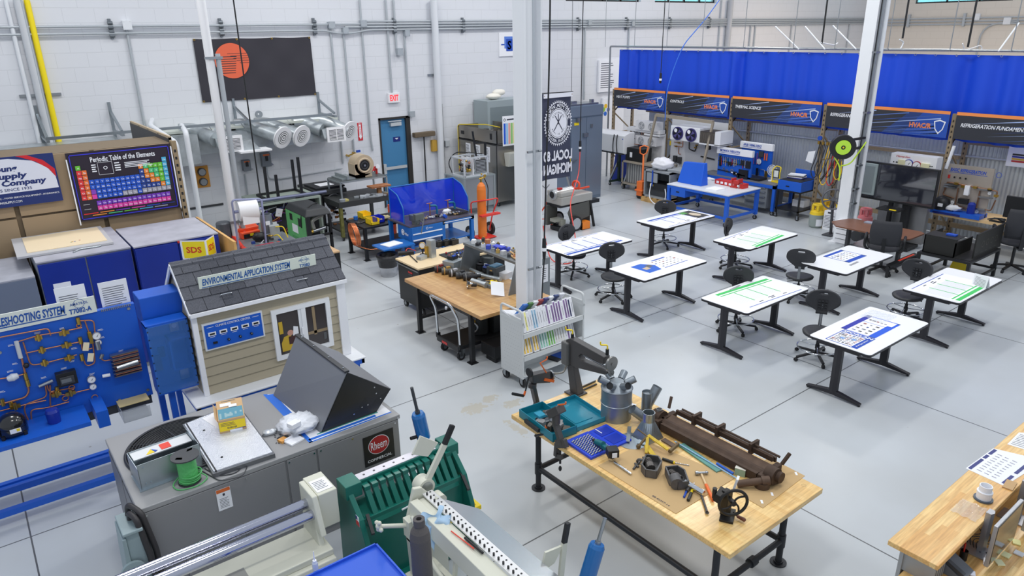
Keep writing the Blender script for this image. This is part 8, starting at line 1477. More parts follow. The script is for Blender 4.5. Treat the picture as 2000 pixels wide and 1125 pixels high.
# beige table, blower, machines behind
x0,x1,y0,y1,z=7.25,8.75,16.4,17.6,1.0;DK2=mat((60,62,62),.5)
t=T('steel_work_stand','dark steel work table with a hood frame, yellow streaked leg','table',(8,17,0));M(DK2).box(x0,x1,y0,y1,z-.14,z).o('top_tray',t);M(DK2).box(x0+.05,x1-.05,y0+.05,y1-.05,.2,.24).o('lower_shelf',t)
for x in(x0+.05,x1-.05):
 for y in(y0+.05,y1-.05):M(DK2 if(x,y)!=(x0+.05,y0+.05)else mat((120,118,60),.6,noise=.5,nscale=9)).box(x-.04,x+.04,y-.04,y+.04,.1,z-.14).o('leg',t)
casters(t,[(x0+.06,y0+.06),(x1-.06,y0+.06),(x0+.06,y1-.06),(x1-.06,y1-.06)],.055)
t=T('glass_frame_case','silver framed display box on the dark work table','frame',(8.0,17.1,z));SVR=mat((170,178,180),.4,.6);bx0,bx1,by0,by1,bz=7.5,8.8,16.75,17.5,1.42;m=M(SVR)
for x in(bx0,bx1):
 for y in(by0,by1):m.bar((x,y,z),(x,y,bz),.04)
for y in(by0,by1):m.bar((bx0,y,bz),(bx1,y,bz),.04)
for x in(bx0,bx1):m.bar((x,by0,bz),(x,by1,bz),.04)
m.o('frame',t);M(mat((95,100,100),.4,.4)).box(bx0,bx1,by0,by1,bz,bz+.03).o('top_plate',t);m=M(SVR);m.box(bx0+.1,bx0+.5,by0+.1,by1,bz+.031,bz+.06);m.box(bx0+.2,bx0+.24,by0,by1,bz+.06,bz+.14);m.o('channels',t)
cb=PY(690,338,16.95);t=T('blower','beige centrifugal blower housing with a round dark inlet','blower',(cb.x,17,bz+.03));BE=mat((190,172,145),.5);c=V((8.25,16.85,bz+.34));m=M(BE);m.cyl(c,c+V((0,.38,0)),.27,n=32);m.box(c.x-.28,c.x-.0,c.y,c.y+.38,bz+.035,c.z+.05);m.box(c.x-.28,c.x+.2,c.y,c.y+.38,bz+.035,bz+.12);m.o('scroll',t);m=M(BE);m.torus(c+V((0,-.005,0)),.17,.03,(0,1,0),30,8);m.o('inlet_ring',t);m=M(BLACK);m.cyl(c+V((0,-.008,0)),c+V((0,.0,0)),.155,n=28);m.use(DGRAY).torus(c+V((0,-.01,0)),.09,.012,(0,1,0),20,6);m.use(STEEL).cyl(c+V((0,-.03,0)),c+V((0,0,0)),.03);m.o('impeller',t)
tag(M(mat((170,110,70),.6,noise=.3)).box(8.2,8.75,16.42,16.72,z+.22,z+.26).out('rust_plate'),'rusty square plate on a short post on the work table','plate');M(mat((160,115,70),.6)).box(8.42,8.52,16.52,16.62,z,z+.22).out('plate_post',bpy.data.objects['rust_plate'],W=True)
m=M(GALV);clutter(m,22,x0+.1,x1-.1,y0+.05,y0+.3,z,[(150,155,160),(110,80,60),(180,185,190),(80,82,84),(200,190,120)],s=(.04,.1));tag(m.out('metal_scraps'),'heap of bent sheet metal scraps on the dark work table','scrap metal',kind='stuff')
tag(M(mat((235,90,50),.5)).box(8.95,9.05,15.7,15.9,.3,1.2).out('orange_screen_edge'),'narrow orange panel standing left of the blue screen','panel')
bpy.data.objects['orange_screen_edge'].location=(8.35,15.75,0)
tag(M(PAPER).cb((7.9,16.5,.36),(.35,.02,.22),(.15,0,0)).out('white_card'),'white card leaning on the lower shelf of the dark work table','card')
tag(M(mat((215,170,120),.7)).cb((7.75,16.65,.38),(.35,.02,.25),(.15,0,0)).out('brown_card'),'brown cardboard leaning on the lower shelf of the dark work table','card')
c=BW(683,305,.2);m=M(BRASS);m.cyl((c.x,YW,c.z),(c.x,YW-.15,c.z),.03);m.cyl((c.x+.2,YW,c.z+.05),(c.x+.2,YW-.15,c.z+.05),.03);m.use(PBLUE).cb((c.x+.3,YW-.15,c.z+.1),(.12,.04,.06));m.use(BRASS);m.bar((c.x,YW-.1,c.z),(c.x+.2,YW-.1,c.z+.05),.03);tag(m.out('wall_taps'),'brass wall taps with a blue handle above the blower','tap')
c=PY(706,345,17.6);m=M(RED);m.cyl((9.0,17.3,bz),(9.0,17.3,bz+.01),.05);m.cyl((9.0,17.3,1.3),(9.0,17.3,1.5),.03);m.use(PAPER).cyl((9.0,17.22,1.5),(9.0,17.2,1.5),.06);tag(m.out('red_gauge'),'red and white gauge right of the beige blower','gauge').location=(8.72,17.1,bz+.03)
# grey open machine cabinet with black stand on top
x0,x1,y0,y1,z=5.45,7.0,16.9,18.2,1.15;SG=mat((160,172,162),.45)
t=T('open_machine_cabinet','large grey green open cabinet full of coloured wiring','machine',(6.2,17.5,0));m=M(SG);m.box(x0,x1,y0,y1,z-.05,z);m.box(x0,x0+.04,y0,y1,0,z-.05);m.box(x1-.04,x1,y0,y1,0,z-.05);m.box(x0,x1,y1-.04,y1,0,z-.05);m.box(x0,x1,y0,y1,0,.05);m.o('shell',t)
m=M(DGRAY);m.box(x0+.04,x1-.04,y0+.3,y0+.34,.05,z-.05);
for k in range(70):
 m.use(mat([(150,50,60),(90,60,150),(200,120,60),(200,205,210),(50,60,120),(60,60,62)][k%6],.5));a=V((x0+.15+rnd.random()*1.2,y0+.22,.25+rnd.random()*.8));m.tube([a,a+V((rnd.uniform(-.2,.2),-.08,rnd.uniform(-.15,.1))),a+V((rnd.uniform(-.3,.3),0,rnd.uniform(-.3,.1)))],.012,5,f=.05)
o=m.o('wiring_panel',t);o['kind']='stuff';m=M(PAPER);m.cb((x0+.5,y0+.15,.85),(.16,.01,.2),(0,.3,0));m.cb((x0+.35,y0+.12,.6),(.1,.01,.1));m.o('tags',t)
for k in range(3):M(SG).box(x0-.02,x0,y0+.1+k*.4,y0+.42+k*.4,.1,z-.1).o('side_louvre',t)
t=T('black_angle_stand','black angle iron stand with tall posts on the grey green cabinet','stand',(6.2,17.5,z));
fx0,fx1,fy0,fy1=5.75,6.75,17.1,17.9
m=M(BLACK)
for a,b in(((fx0,fy0),(fx1,fy0)),((fx1,fy0),(fx1,fy1)),((fx1,fy1),(fx0,fy1)),((fx0,fy1),(fx0,fy0))):m.bar((*a,z+.03),(*b,z+.03),.05)
m.o('base_frame',t)
for x,y,h in((fx0,fy0,.85),(fx0+.25,fy0,.62),(fx1,fy1,.8),(fx1-.15,fy0,.98)):M(BLACK).box(x-.03,x+.03,y-.03,y+.03,z+.05,z+h).o('post',t)
tag(M(mat((120,125,150),.4,.5)).tube([(5.35,16.95,z+.08),(7.2,17.0,z+.05)],.045,8).out('grey_tube'),'long grey tube lying across the grey green cabinet','tube')
tag(M(BLACK).box(6.4,6.6,16.95,17.05,z,z+.03).out('black_block'),'small black block on the cabinet front edge','block')
t=T('wired_rack','dark grey rack with a fan coil and wiring beside the grey green cabinet','machine',(7.05,17.9,0));m=M(DK2);m.box(7.08,7.2,17.3,18.6,0,1.1);m.box(7.08,7.9,17.3,18.6,1.05,1.15);m.o('frame',t);m=M(DGRAY);m.torus((7.5,17.25,.85),.2,.02,(0,1,0),20,6);m.cyl((7.5,17.28,.85),(7.5,17.4,.85),.18);m.use(STEEL)
for k in range(20):m.use(mat([(200,205,210),(180,120,70),(60,60,62)][k%3],.4));m.cb((7.3+rnd.random()*.5,17.28,.2+rnd.random()*.5),(.08,.05,.06))
m.o('fan_and_wiring',t);t2=T('black_framed_tray','flat black framed tray with white sheet on the dark rack','tray',(7.5,17.9,1.15));M(BLACK).box(7.15,7.95,17.5,18.3,1.152,1.2).o('tray',t2);M(PAPER).box(7.35,7.75,17.7,18.1,1.201,1.205).o('sheet',t2)
# green dryer
x0,x1,y0,y1,z=6.0,6.85,15.0,16.2,1.2;q=P(560,490)
a=P(555,380,z);b=P(590,400,z);c=P(636,396,z)
x0,x1,y0,y1=5.95,6.56,15.35,16.6
t=T('air_dryer','green and black air dryer machine with a rounded black top','air dryer',(6.4,16,0));LGN=mat((105,190,115),.4,noise=.1)
m=M(mat((56,58,60),.5));m.hexa([(x0-.02,y0-.02,z-.16),(x1+.02,y0-.02,z-.16),(x1+.02,y1+.02,z-.16),(x0-.02,y1+.02,z-.16)],[(x0+.06,y0+.08,z),(x1-.06,y0+.08,z),(x1-.06,y1-.1,z),(x0+.06,y1-.1,z)]);m.o('top_cap',t,bevel=.03)
m=M(LGN);m.box(x0,x0+.04,y0+.03,y1,.05,z-.16);m.o('green_panel',t,bevel=.01);m=M(BLACK,frame((x0-.002,y1,0),(0,-1,0),(0,0,1)));m.rect(.25,.82,.42,.98);m.rect(.75,.75,.95,.95);m.use(PAPER);m.rect(.35,.55,.7,.75);m.use(mat((70,140,90),.5))
for k in range(10):m.rect(.3,.12+k*.035,.95,.135+k*.035)
m.o('vents_and_labels',t)
for y in(y0,y1-.06):M(BLACK).box(x1-.06,x1,y,y+.06,0,z-.16).o('post',t)
M(BLACK).box(x0,x0+.1,y0-.01,y0+.05,0,z-.16).o('post',t);m=M(BLACK);m.box(x0,x1,y0,y0+.04,.55,.6);m.box(x0,x1,y0,y1,.0,.06);m.box(x0+.05,x1-.06,y0+.6,y0+.64,.06,z-.16);m.o('inner_frame',t)
m=M(mat((170,170,160),.35,.5));m.tube([(x0+.25,y0+.25,.68),(x0+.2,y0+.25,.9),(x1-.1,y0+.3,.98)],.06,12,f=.15);m.o('bent_pipe',t);m=M(STEEL);m.cyl((x0+.2,y0+.15,.66),(x1-.1,y0+.15,.7),.04);m.use(BRASS).cyl((x0+.14,y0+.15,.655),(x0+.2,y0+.15,.66),.045);m.use(BLACK).cb((x1-.25,y0+.2,.32),(.26,.2,.26));m.use(YEL).cb((x1-.25,y0+.09,.38),(.04,.005,.04));m.use(PAPER).cb((x1-.25,y0+.09,.3),(.08,.005,.04));m.o('drive_unit',t)
m=M(BLACK);m.tube([(x0-.01,y0+.3,.75),(x0-.02,y0+.25,1.1),(x0+.3,y0+.3,z+.06),(x1-.1,y0+.5,z+.02)],.014,6,f=.2);m.o('hose',t)
# black stand with tan top right of house
t=T('black_leg_table','black legged table with a tan top just behind the model house','table',(5.0,11,0));a=P(665,492,.85);x1=P(664,490,.85).x;yy=P(664,490,.85).y;M(mat((205,170,130),.6)).box(x1-1.3,x1,yy,yy+.6,.82,.85).o('tabletop',t);M(BLACK).box(x1-1.3,x1-.01,yy+.01,yy+.05,.75,.82).o('apron',t)
for x in(x1-.05,x1-1.25):
 for y in(yy+.05,yy+.55):M(BLACK).box(x-.045,x+.045,y-.045,y+.045,0,.82).o('leg',t)
# paper roll, orange case, clutter behind plywood
yT=13.6;t=T('steel_clutter_bench','steel bench behind the plywood carrying tools and an orange case','bench',(4.4,13.6,0));bz=.85;x0,x1,y0,y1=3.85,5.35,13.75,15.28
M(mat((140,145,150),.4,.5)).box(x0,x1,y0,y1,bz-.04,bz).o('benchtop',t)
for x in(x0+.05,x1-.05):
 for y in(y0+.05,y1-.05):M(DGRAY).box(x-.03,x+.03,y-.03,y+.03,0,bz-.04).o('leg',t)
q=P(486,462,bz);t=T('orange_case','bright orange tool case on the steel bench','case',(q.x,q.y,bz));OC=mat((240,90,50),.4);m=M(OC);m.cb((q.x,q.y,bz+.07),(.42,.3,.14),(0,0,.1));m.o('lower_half',t,bevel=.015);m=M(OC);m.cb((q.x-.0,q.y+.06,bz+.19),(.46,.2,.07),(.2,0,.1));m.o('upper_half',t,bevel=.015);m=M(BLACK);m.cb((q.x,q.y-.16,bz+.06),(.3,.02,.08),(0,0,.1));m.use(YEL).cb((q.x+.02,q.y-.175,bz+.08),(.08,.01,.05),(0,0,.1));m.o('contents',t)
c=PY(485,410,14.5);t=T('paper_roll','large white paper towel roll on a stand above the orange case','paper roll',(c.x,14.5,bz));m=M(PAPER);m.cyl((c.x-.2,14.5,c.z),(c.x+.17,14.45,c.z),.2,n=28);m.box(c.x-.19,c.x+.14,14.31,14.33,c.z-.25,c.z);m.o('roll',t,bevel=0);m=M(mat((150,155,190),.4));m.tube([(c.x+.25,14.45,bz),(c.x+.28,14.45,c.z+.2),(c.x-.3,14.5,c.z+.25),(c.x-.3,14.5,bz)],.02,6,f=.08);m.cyl((c.x-.28,14.5,c.z),(c.x+.25,14.45,c.z),.03);m.o('stand',t)
c=P(528,466,bz);t=T('silver_tank','grey cylindrical tank with open top between the orange case and the green dryer','tank',(c.x,c.y,bz));m=M(mat((135,142,152),.35,.4));m.lathe([(0,0),(.12,0),(.12,.5),(.125,.52),(.1,.52),(.1,.4),(0,.4)],(c.x,c.y+.1,bz),24);m.o('tank_body',t);m=M(PAPER);m.cb((c.x-.02,c.y-.03,bz+.35),(.09,.02,.08));m.o('label_patch',t)
q=P(458,470,bz);t=T('motor_can','dark grey motor can left of the slim pole','motor',(q.x,q.y,bz));m=M(mat((100,104,110),.4,.3));m.lathe([(0,0),(.15,0),(.15,.34),(.13,.37),(0,.37)],(q.x-.1,q.y+.3,bz),20);m.o('can',t)
q=P(545,470,bz);t=T('grey_switch_unit','small grey switch unit with yellow wires','switch box',(q.x,q.y,bz));M(mat((165,170,172),.45)).cb((q.x,q.y+.2,bz+.15),(.2,.16,.3),(0,0,-.2)).o('case',t);m=M(YEL);m.tube([(q.x,q.y+.1,bz+.28),(q.x+.12,q.y-.02,bz+.3),(q.x+.18,q.y-.05,bz+.05)],.012,6,f=.06);m.tube([(q.x-.05,q.y+.1,bz+.1),(q.x-.02,q.y-.05,bz+.15),(q.x+.05,q.y-.08,bz+.02)],.012,6,f=.06);m.o('wires',t)
q=P(548,485,bz);tag(M(mat((60,150,110),.4)).hexa([(q.x-.15,q.y-.1,bz),(q.x+.15,q.y-.1,bz),(q.x+.15,q.y+.1,bz),(q.x-.15,q.y+.1,bz)],[(q.x-.18,q.y-.1,bz+.1),(q.x+.18,q.y-.12,bz+.12),(q.x+.1,q.y+.1,bz+.04),(q.x-.1,q.y+.1,bz+.04)]).out('green_scoop'),'small green scoop shaped tray by the yellow wires','tray')
q=P(520,488,bz);t=T('red_manifold','dark red metal cover near the model house ridge','cover',(q.x,q.y,bz));M(mat((165,35,55),.35)).cb((q.x,q.y-.05,bz+.06),(.4,.24,.12),(0,0,.1)).o('cover',t,bevel=.02)
m=M(mat((235,60,40),.4));a=[P(x,y,bz+.03)for x,y in((446,455),(462,468),(475,485),(492,492))];m.tube(a,.04,8,f=.1);tag(m.out('red_hose'),'thick red hose curling on the steel bench','hose')
q=P(508,470,bz);m=M(BLACK);m.sph((q.x,q.y,bz+.09),.12,(1.3,.9,.8));m.use(STEEL).cyl((q.x+.1,q.y,bz+.1),(q.x+.35,q.y-.05,bz+.12),.015);m.use(BRASS).torus((q.x+.2,q.y-.1,bz+.1),.05,.015);tag(m.out('small_compressor'),'small black compressor beside the orange case','compressor')
m=M(STEEL);clutter(m,14,x0+.6,x1-.3,y0+.1,y1-.4,bz,MIX);tag(m.out('loose_tools'),'loose tools scattered on the steel bench','tools',kind='stuff')
# ================================================================ KITCHEN UNITS, LOCKER, BANNER, THREADER
SS=mat((165,160,152),.28,.85)
t=T('steel_fridge','tall stainless steel refrigerator with an open top compartment','refrigerator',(12.9,17.6,0));x0,x1,y0,y1,z=12.46,13.4,16.76,18.75,2.25
m=M(SS);m.box(x0,x1,y0,y1,.15,1.82);m.o('cabinet',t,bevel=.006);m=M(SS);m.box(x0,x0+.02,y0,y1,1.86,z);m.box(x1-.02,x1,y0,y1,1.86,z+.1);m.box(x0,x1,y0,y0+.02,1.86,z);m.box(x0,x1,y1-.02,y1,1.86,z);m.box(x0,x1,y0,y1,1.84,1.88);m.o('top_compartment',t);m=M(mat((90,85,78),.5));clutter(m,18,x0+.1,x1-.1,y0+.1,y1-.1,1.95,[(110,104,96),(80,76,70),(60,58,55)],s=(.05,.12),h=(.1,.25));m.o('machinery',t)
m=M(BLACK);m.box(x0-.01,x0,y0-.0,y0+.03,.15,1.82);m.box(x0-.012,x0,y0+.25,y0+.33,1.98,2.15);m.box(x0-.012,x0,y1-.3,y1-.15,2.0,2.1);m.box(x0-.008,x0,y0,y1,1.82,1.86);m.o('door_seals',t)
for k,(a,b)in enumerate(((.35,.6),(.85,1.1),(1.35,1.6))):m=M(PAPER);m.box(x0-.008,x0-.002,y0+a,y0+b,1.3,1.75);m.use(INK);m.at(frame((x0-.009,y0+b-.02,1.33),(0,-1,0),(0,0,1)));m.lines(0,0,.2,.38,10,.35);m.o('paper_notice',t)
m=M(YEL);m.tube([(x0-.02,y1,.8),(x0-.02,y1,z+.02),(x0+.2,y0+.8,z+.1),(x0+.2,y0+.1,z+.08)],.012,6,f=.1);m.o('yellow_wire',t)
casters(t,[(x0+.1,y0+.1),(x0+.1,y1-.1),(x1-.1,y0+.1),(x1-.1,y1-.1)],.06)
M(mat((215,215,205),.5)).hexa([(12.75,16.6,1.2),(13.1,16.6,1.2),(13.1,16.75,1.2),(12.75,16.75,1.2)],[(12.7,16.45,1.6),(13.15,16.45,1.6),(13.15,16.75,1.6),(12.7,16.75,1.6)]).o('side_hopper',t)
a=PY(984,228,16.4);b=PY(996,285,16.4);t=T('colour_chart','tall chart with blue, pink, green and yellow stripes behind the centre column','poster',(13.7,16.45,1.75));zc=b.z;M(PAPER).box(a.x,a.x+.5,16.46,16.475,zc,a.z).o('sheet',t);m=M(PBLUE,fY(a.x,zc,16.458));hh=a.z-zc
for k,c in enumerate(((30,90,210),(150,200,235),(240,170,160),(150,205,120),(240,225,120))):m.use(mat(c,.5));m.rect(.03+k*.085,.05,.1+k*.085,hh-.2)
m.use(INK);m.ring(.07,hh-.1,.025,.04);m.rect(.15,hh-.12,.4,hh-.08);m.o('stripes',t)
t=T('upper_grey_cabinet','pale grey cabinet high at the back wall behind the refrigerator','cabinet',(14.6,18.6,0));z2=PY(960,197,18.2).z;xg=PY(952,200,18.2).x;M(mat((160,172,176),.45)).box(xg,xg+1.6,18.2,18.95,0,z2).o('body',t,bevel=.008);M(mat((130,142,146),.45)).box(xg+.1,xg+1.5,18.195,18.2,z2-.9,z2-.2).o('door',t)
m=M(mat((240,236,225),.7));m.sph((xg+.45,18.5,z2+.1),.22,(1.2,.8,.42),14,8,j=.12);m.sph((xg+.7,18.55,z2+.2),.2,(1.2,.8,.5),14,8,j=.12);tag(m.out('folded_cloths'),'pile of white cloths on top of the pale grey cabinet','cloth')
t=T('trainer_stand','grey framed stand with steel panels carrying the small refrigeration trainer','stand',(11.5,17,0));x0,x1,y0,y1,z=11.05,12.15,16.45,17.45,1.1;M(SVR).box(x0,x1,y0,y1,z-.04,z).o('top',t)
for x in(x0+.03,x1-.03):
 for y in(y0+.03,y1-.03):M(SVR).box(x-.03,x+.03,y-.03,y+.03,0,z-.04).o('leg',t)
m=M(mat((160,164,168),.35,.5));m.box(x0+.06,x1-.06,y0+.02,y0+.03,.2,z-.04);m.box(x0+.02,x0+.03,y0+.06,y1-.06,.2,z-.04);m.o('panels',t)
t=T('small_trainer','white framed refrigeration trainer with copper parts and a folding handle','trainer',(11.5,16.9,z));a0,a1,b0,b1=11.15,11.95,16.55,17.15;WF=mat((220,224,228),.35,.3);m=M(WF)
for x in(a0,a1):
 for y in(b0,b1):m.bar((x,y,z),(x,y,z+.52),.04)
for zz in(z+.02,z+.52):
 for y in(b0,b1):m.bar((a0,y,zz),(a1,y,zz),.04)
 for x in(a0,a1):m.bar((x,b0,zz),(x,b1,zz),.04)
m.o('frame',t);M(PAPER).box(a0+.02,a0+.04,b0,b1,z+.02,z+.5).o('face_panel',t)if 0 else M(PAPER).box(a0+.3,a0+.32,b0,b1,z+.02,z+.5).o('face_panel',t)
m=M(COPPER);
for k in range(26):m.use([BRASS,COPPER,STEEL,BLACK][k%4]);m.sph((a0+.2+.05*rnd.random(),b0+.05+.5*rnd.random(),z+.1+.35*rnd.random()),.03+.02*rnd.random(),n=8,m=5)
m.use(BLACK);m.torus((a0+.2,b0+.3,z+.2),.12,.01,(1,0,0),18,5);m.o('piping',t)
m=M(DGRAY);m.box(a0+.38,a1-.06,b0-.005,b0,z+.1,z+.45);m.use(WF)
for k in range(8):m.box(a0+.4,a1-.08,b0-.012,b0-.005,z+.12+k*.04,z+.13+k*.04)
m.o('vent_grille',t);m=M(BLACK);m.bar((a1-.05,b0+.02,z+.54),(a1-.05,b0+.02,z+.9),.05);m.bar((a1-.05,b0+.02,z+.9),(a0+.45,b0+.05,z+.92),.05);m.bar((a0+.45,b0+.05,z+.55),(a0+.35,b0+.05,z+1.25),.07,.02);m.o('handle',t)
m=M(BLACK);m.tube([(a0-.02,b1,z+.05),(a0-.1,b1+.1,z+.35),(a0+.1,b1,z+.65),(a1-.1,b0+.1,z+.58)],.015,6,f=.2);m.o('hose',t)
# big blue-grey air handler with duct boxes
LK=mat((112,128,146),.35,.45,noise=.08,nscale=1.5);x0,x1=12.9,15.25;y0=15.9;q=P(1173,384);y0=q.y;xR=q.x
zt2=PY(1178,203,y0).z;xl=xR-2.5
t=T('air_handler','large blue-grey sheet metal air handler cabinet behind the hanging banner','air handler',(xR-1.4,y0+.5,0));m=M(LK);m.box(xl,xR,y0,min(y0+1.1,18.9),0,zt2-.0);m.o('cabinet',t,bevel=.008)
m=M(mat((128,142,160),.35,.45));m.box(xR-1.3,xR-.7,y0-.012,y0,.1,zt2-.35);m.box(xR-.68,xR-.02,y0-.012,y0,.1,zt2-.35);m.box(xR-2.45,xR-1.34,y0-.012,y0,.1,zt2-.35);m.box(xl,xR,y0-.02,y0,zt2-.3,zt2-.02);m.o('door_panels',t)
m=M(STEEL);m.cb((xR-.75,y0-.04,zt2-.85),(.18,.08,.12));m.cb((xR-.5,y0-.03,zt2-.6),(.08,.05,.1));m.use(YEL).cb((xR-1.1,y0-.02,zt2-.5),(.18,.01,.08));m.use(STEEL).cb((xR-1.05,y0-.05,zt2-.38),(.16,.08,.1));m.use(YEL).cb((xR-1.35,y0-.02,1.3),(.06,.01,.2));m.use(STEEL).bar((xR-1.4,y0-.08,1.25),(xR-1.1,y0-.08,1.3),.03);m.o('latches_and_tags',t)
m=M(STEEL);m.box(xR-1.2,xR-.1,y0+.1,y0+.6,zt2,zt2+.05);m.box(xR-1.0,xR-.8,y0+.3,y0+.4,zt2+.05,zt2+.12);m.box(xR-.3,xR-.2,y0+.2,y0+.3,zt2+.05,zt2+.14);m.o('top_rails',t)
yb=18.5;a=PY(1053,153,17.6);b=PY(1110,180,17.6);t=T('rooftop_ducts','stack of galvanised duct boxes above the air handler beside the column','duct',(a.x+.5,17.6,2));zb2=zt2+.002
for k,(dx,z0,z1)in enumerate(((0,zb2,2.95),)):M(GALV).box(xl+.2,xR-1.45,y0+.2,y0+.9,z0,z1).o('lower_box',t)
M(GALV).box(xl+.05,xR-1.6,y0+.3,y0+.9,2.951,3.2).o('upper_box',t);M(mat((60,66,78),.4)).box(xR-2.4,xR-1.5,y0+.17,y0+.2,2.72,2.92).o('dark_filter',t)
tag(M(mat((232,234,236),.4)).box(12.35,12.9,y0-1.6,y0-1.1,.0,1.15).out('white_cabinet',bevel=.01),'white appliance right of the centre column before the air handler','appliance');
bpy.data.objects['white_cabinet'].location=(13.15,15.45,0)
# hanging banner (seen from behind, mirrored)
Yb=13.2;A=PY(1059,176,Yb);B_=PY(1116,187,Yb);C_=PY(1112,342,Yb);bx0,bx1=A.x,B_.x;bz0,bz1=C_.z-.02,(A.z+B_.z)/2;W_=bx1-bx0;H_=bz1-bz0
t=T('union_banner','dark hanging banner with a round white gear emblem, seen from behind','banner',((bx0+bx1)/2,Yb,bz0));NB2=mat((58,62,84),.7)
m=M(NB2);m.grid(lambda u,v:(bx0+W_*u+.02*math.sin(v*5)*(1-v),Yb+.03*math.sin(u*7+v*2),bz0+H_*v+(1-v)*.06*(.5-u)**2*-4*.3),14,20);m.use(PAPER);m.poly([(0,0),(0,0),(0,0)])if 0 else None;m.o('cloth',t)
MI=MX.Translation((bx0+W_/2,Yb-.05,bz0))@MX.Diagonal((-1,1,1,1))@frame((0,0,0),(1,0,0),(0,0,1))
m=M(mat((225,226,235),.6),MI);R0=W_*.46;cy=H_*.655;SY=1.2
def ell(r0,r1,l):
 n=40;q=[(r*math.cos(i*2*PI/n),cy+SY*r*math.sin(i*2*PI/n),l)for i in range(n+1)for r in(r0,r1)];m.add(q,[(2*i,2*i+1,2*i+3,2*i+2)for i in range(n)])
ell(R0*.95,R0*.98,.001);ell(R0*.66,R0*.7,.001);m.disc(0,cy,R0*.64,.0012,40,SY)
for k in range(44):a=k*2*PI/44;m.poly([(R0*.98*math.cos(a),cy+SY*R0*.98*math.sin(a)),(R0*1.08*math.cos(a+.04),cy+SY*R0*1.08*math.sin(a+.04)),(R0*.98*math.cos(a+.09),cy+SY*R0*.98*math.sin(a+.09))],.001)
def arc(s,r,a0,a1,h,flip):
 n=len(s)
 for i,ch in enumerate(s):
  if ch==' ':continue
  a=a0+(a1-a0)*(i+.5)/n;m.text(ch,r*math.cos(a),cy+SY*r*math.sin(a),h,bold=.02,rot=a-PI/2*flip,l=.002)
arc('SHEET METAL WORKERS',R0*.82,R(170),R(10),R0*.2,1);arc('INTERNATIONAL ASSOCIATION',R0*.82,R(190),R(350),R0*.17,-1)
m.poly([(-W_/2,H_-.1),(W_/2,H_-.1),(W_/2,H_),(-W_/2,H_)],.001);m.text('LOCAL 80',0,H_*.28,H_*.125,W_*1.0,bold=.04,l=.002);m.text('MICHIGAN',0,H_*.12,H_*.125,W_*1.0,bold=.04,l=.002)
m.use(mat((60,62,80),.5));arc('ORGANIZED',R0*.5,R(150),R(30),R0*.1,1);arc('JAN 25 1888',R0*.5,R(205),R(335),R0*.1,-1)
for a,b in(((-.13,-.16),(.1,.18)),((.13,-.16),(-.1,.18)),((0,-.02),(0,.22))):m.bar((a[0],cy+a[1],.004),(b[0],cy+b[1],.004),.022,.004)
m.use(BRASS);m.disc(-W_*.47,H_-.05,.012,.003,10);m.disc(W_*.47,H_-.05,.012,.003,10);m.o('printed_emblem',t)
tag(M(BLACK).tube([(bx0-.1,Yb,bz1+.02),(bx1+.05,Yb,bz1+.0)],.012,6).out('banner_rod'),'thin rod along the top of the hanging dark banner','rod');tag(M(DGRAY).tube([(bx1,Yb,bz1),(bx1,Yb,8.9)],.006,5).out('banner_wire'),'thin wire from the roof holding the hanging dark banner','wire')
# pipe threader
q=P(1130,440);t=T('pipe_threader','silver pipe threading machine on a dark wheeled hood stand','threading machine',(q.x,q.y+.3,0));c=P(1157,436);d=P(1082,432)
x0,x1,y0,y1=11.95,13.05,13.35,13.95;z=.72
m=M(mat((82,82,78),.45));m.ext([(x0+.35,.2),(x1-.05,.32),(x1-.1,z),(x0+.32,z-.04),(x0+.22,.5)],'y',y0,y0+.02);m.ext([(y0,.12),(y0+.6,.12),(y0+.6,z-.05),(y0,z-.05)],'x',x1-.1,x1-.08);m.box(x0-.1,x0+.25,y0+.45,y0+.55,.15,z-.05);m.o('hood_panels',t)
m=M(BLACK);m.bar((x1-.1,y0,z),(x1+.05,y0-.02,0),.05);m.bar((x1-.1,y0+.6,z),(x1+.05,y0+.62,0),.05);m.box(x0+.0,x1-.05,y0+.05,y0+.6,z-.06,z-.0);m.box(x1-.1,x1+.35,y0+.1,y0+.3,z-.12,z-.03);m.o('stand_frame',t)
m=M(mat((178,176,170),.4,.3));m.box(x0,x1,y0,y0+.6,z,z+.22);m.box(x0,x0+.5,y0+.02,y0+.58,z+.22,z+.34);m.o('machine_tub',t,bevel=.025)
m=M(mat((215,215,215),.25,.6));m.cyl((x0-.06,y0+.3,z+.26),(x0+.6,y0+.3,z+.28),.13,n=24);m.use(BLACK).cyl((x0-.08,y0+.3,z+.26),(x0-.06,y0+.3,z+.26),.08,n=20);m.use(STEEL).torus((x0-.07,y0+.3,z+.26),.1,.015,(1,0,0),20,6);m.use(RED).cb((x0+.15,y0+.25,z+.4),(.12,.08,.04));m.o('chuck_head',t)
m=M(mat((235,80,45),.4));m.torus((x0+.72,y0+.25,z+.42),.1,.03,(1,.3,0),24,8);m.bar((x0+.8,y0+.25,z+.3),(x0+1.15,y0+.2,z+.32),.04);m.use(STEEL).cyl((x0+.55,y0+.3,z+.4),(x0+.45,y0+.35,z+.75),.03);m.cyl((x0+.35,y0+.35,z+.75),(x0+.55,y0+.35,z+.78),.012);m.o('die_head',t)
for y in(y0-.06,y0+.66):m=M(RUBBER);m.cyl((x0+.45,y-.03,.2),(x0+.45,y+.03,.2),.2,n=30);m.use(mat((185,188,192),.35,.5)).cyl((x0+.45,y-.034,.2),(x0+.45,y+.034,.2),.15,n=28);m.o('wheel',t)
m=M(mat((150,150,140),.4));m.cb((x0+.1,y0+.3,.3),(.3,.2,.08));m.cb((x0+.2,y0+.2,.22),(.14,.12,.16));m.o('oil_pan',t);M(BLACK).box(x0+.05,x0+.35,y0+.1,y0+.5,.02,.12).o('lower_tray',t)
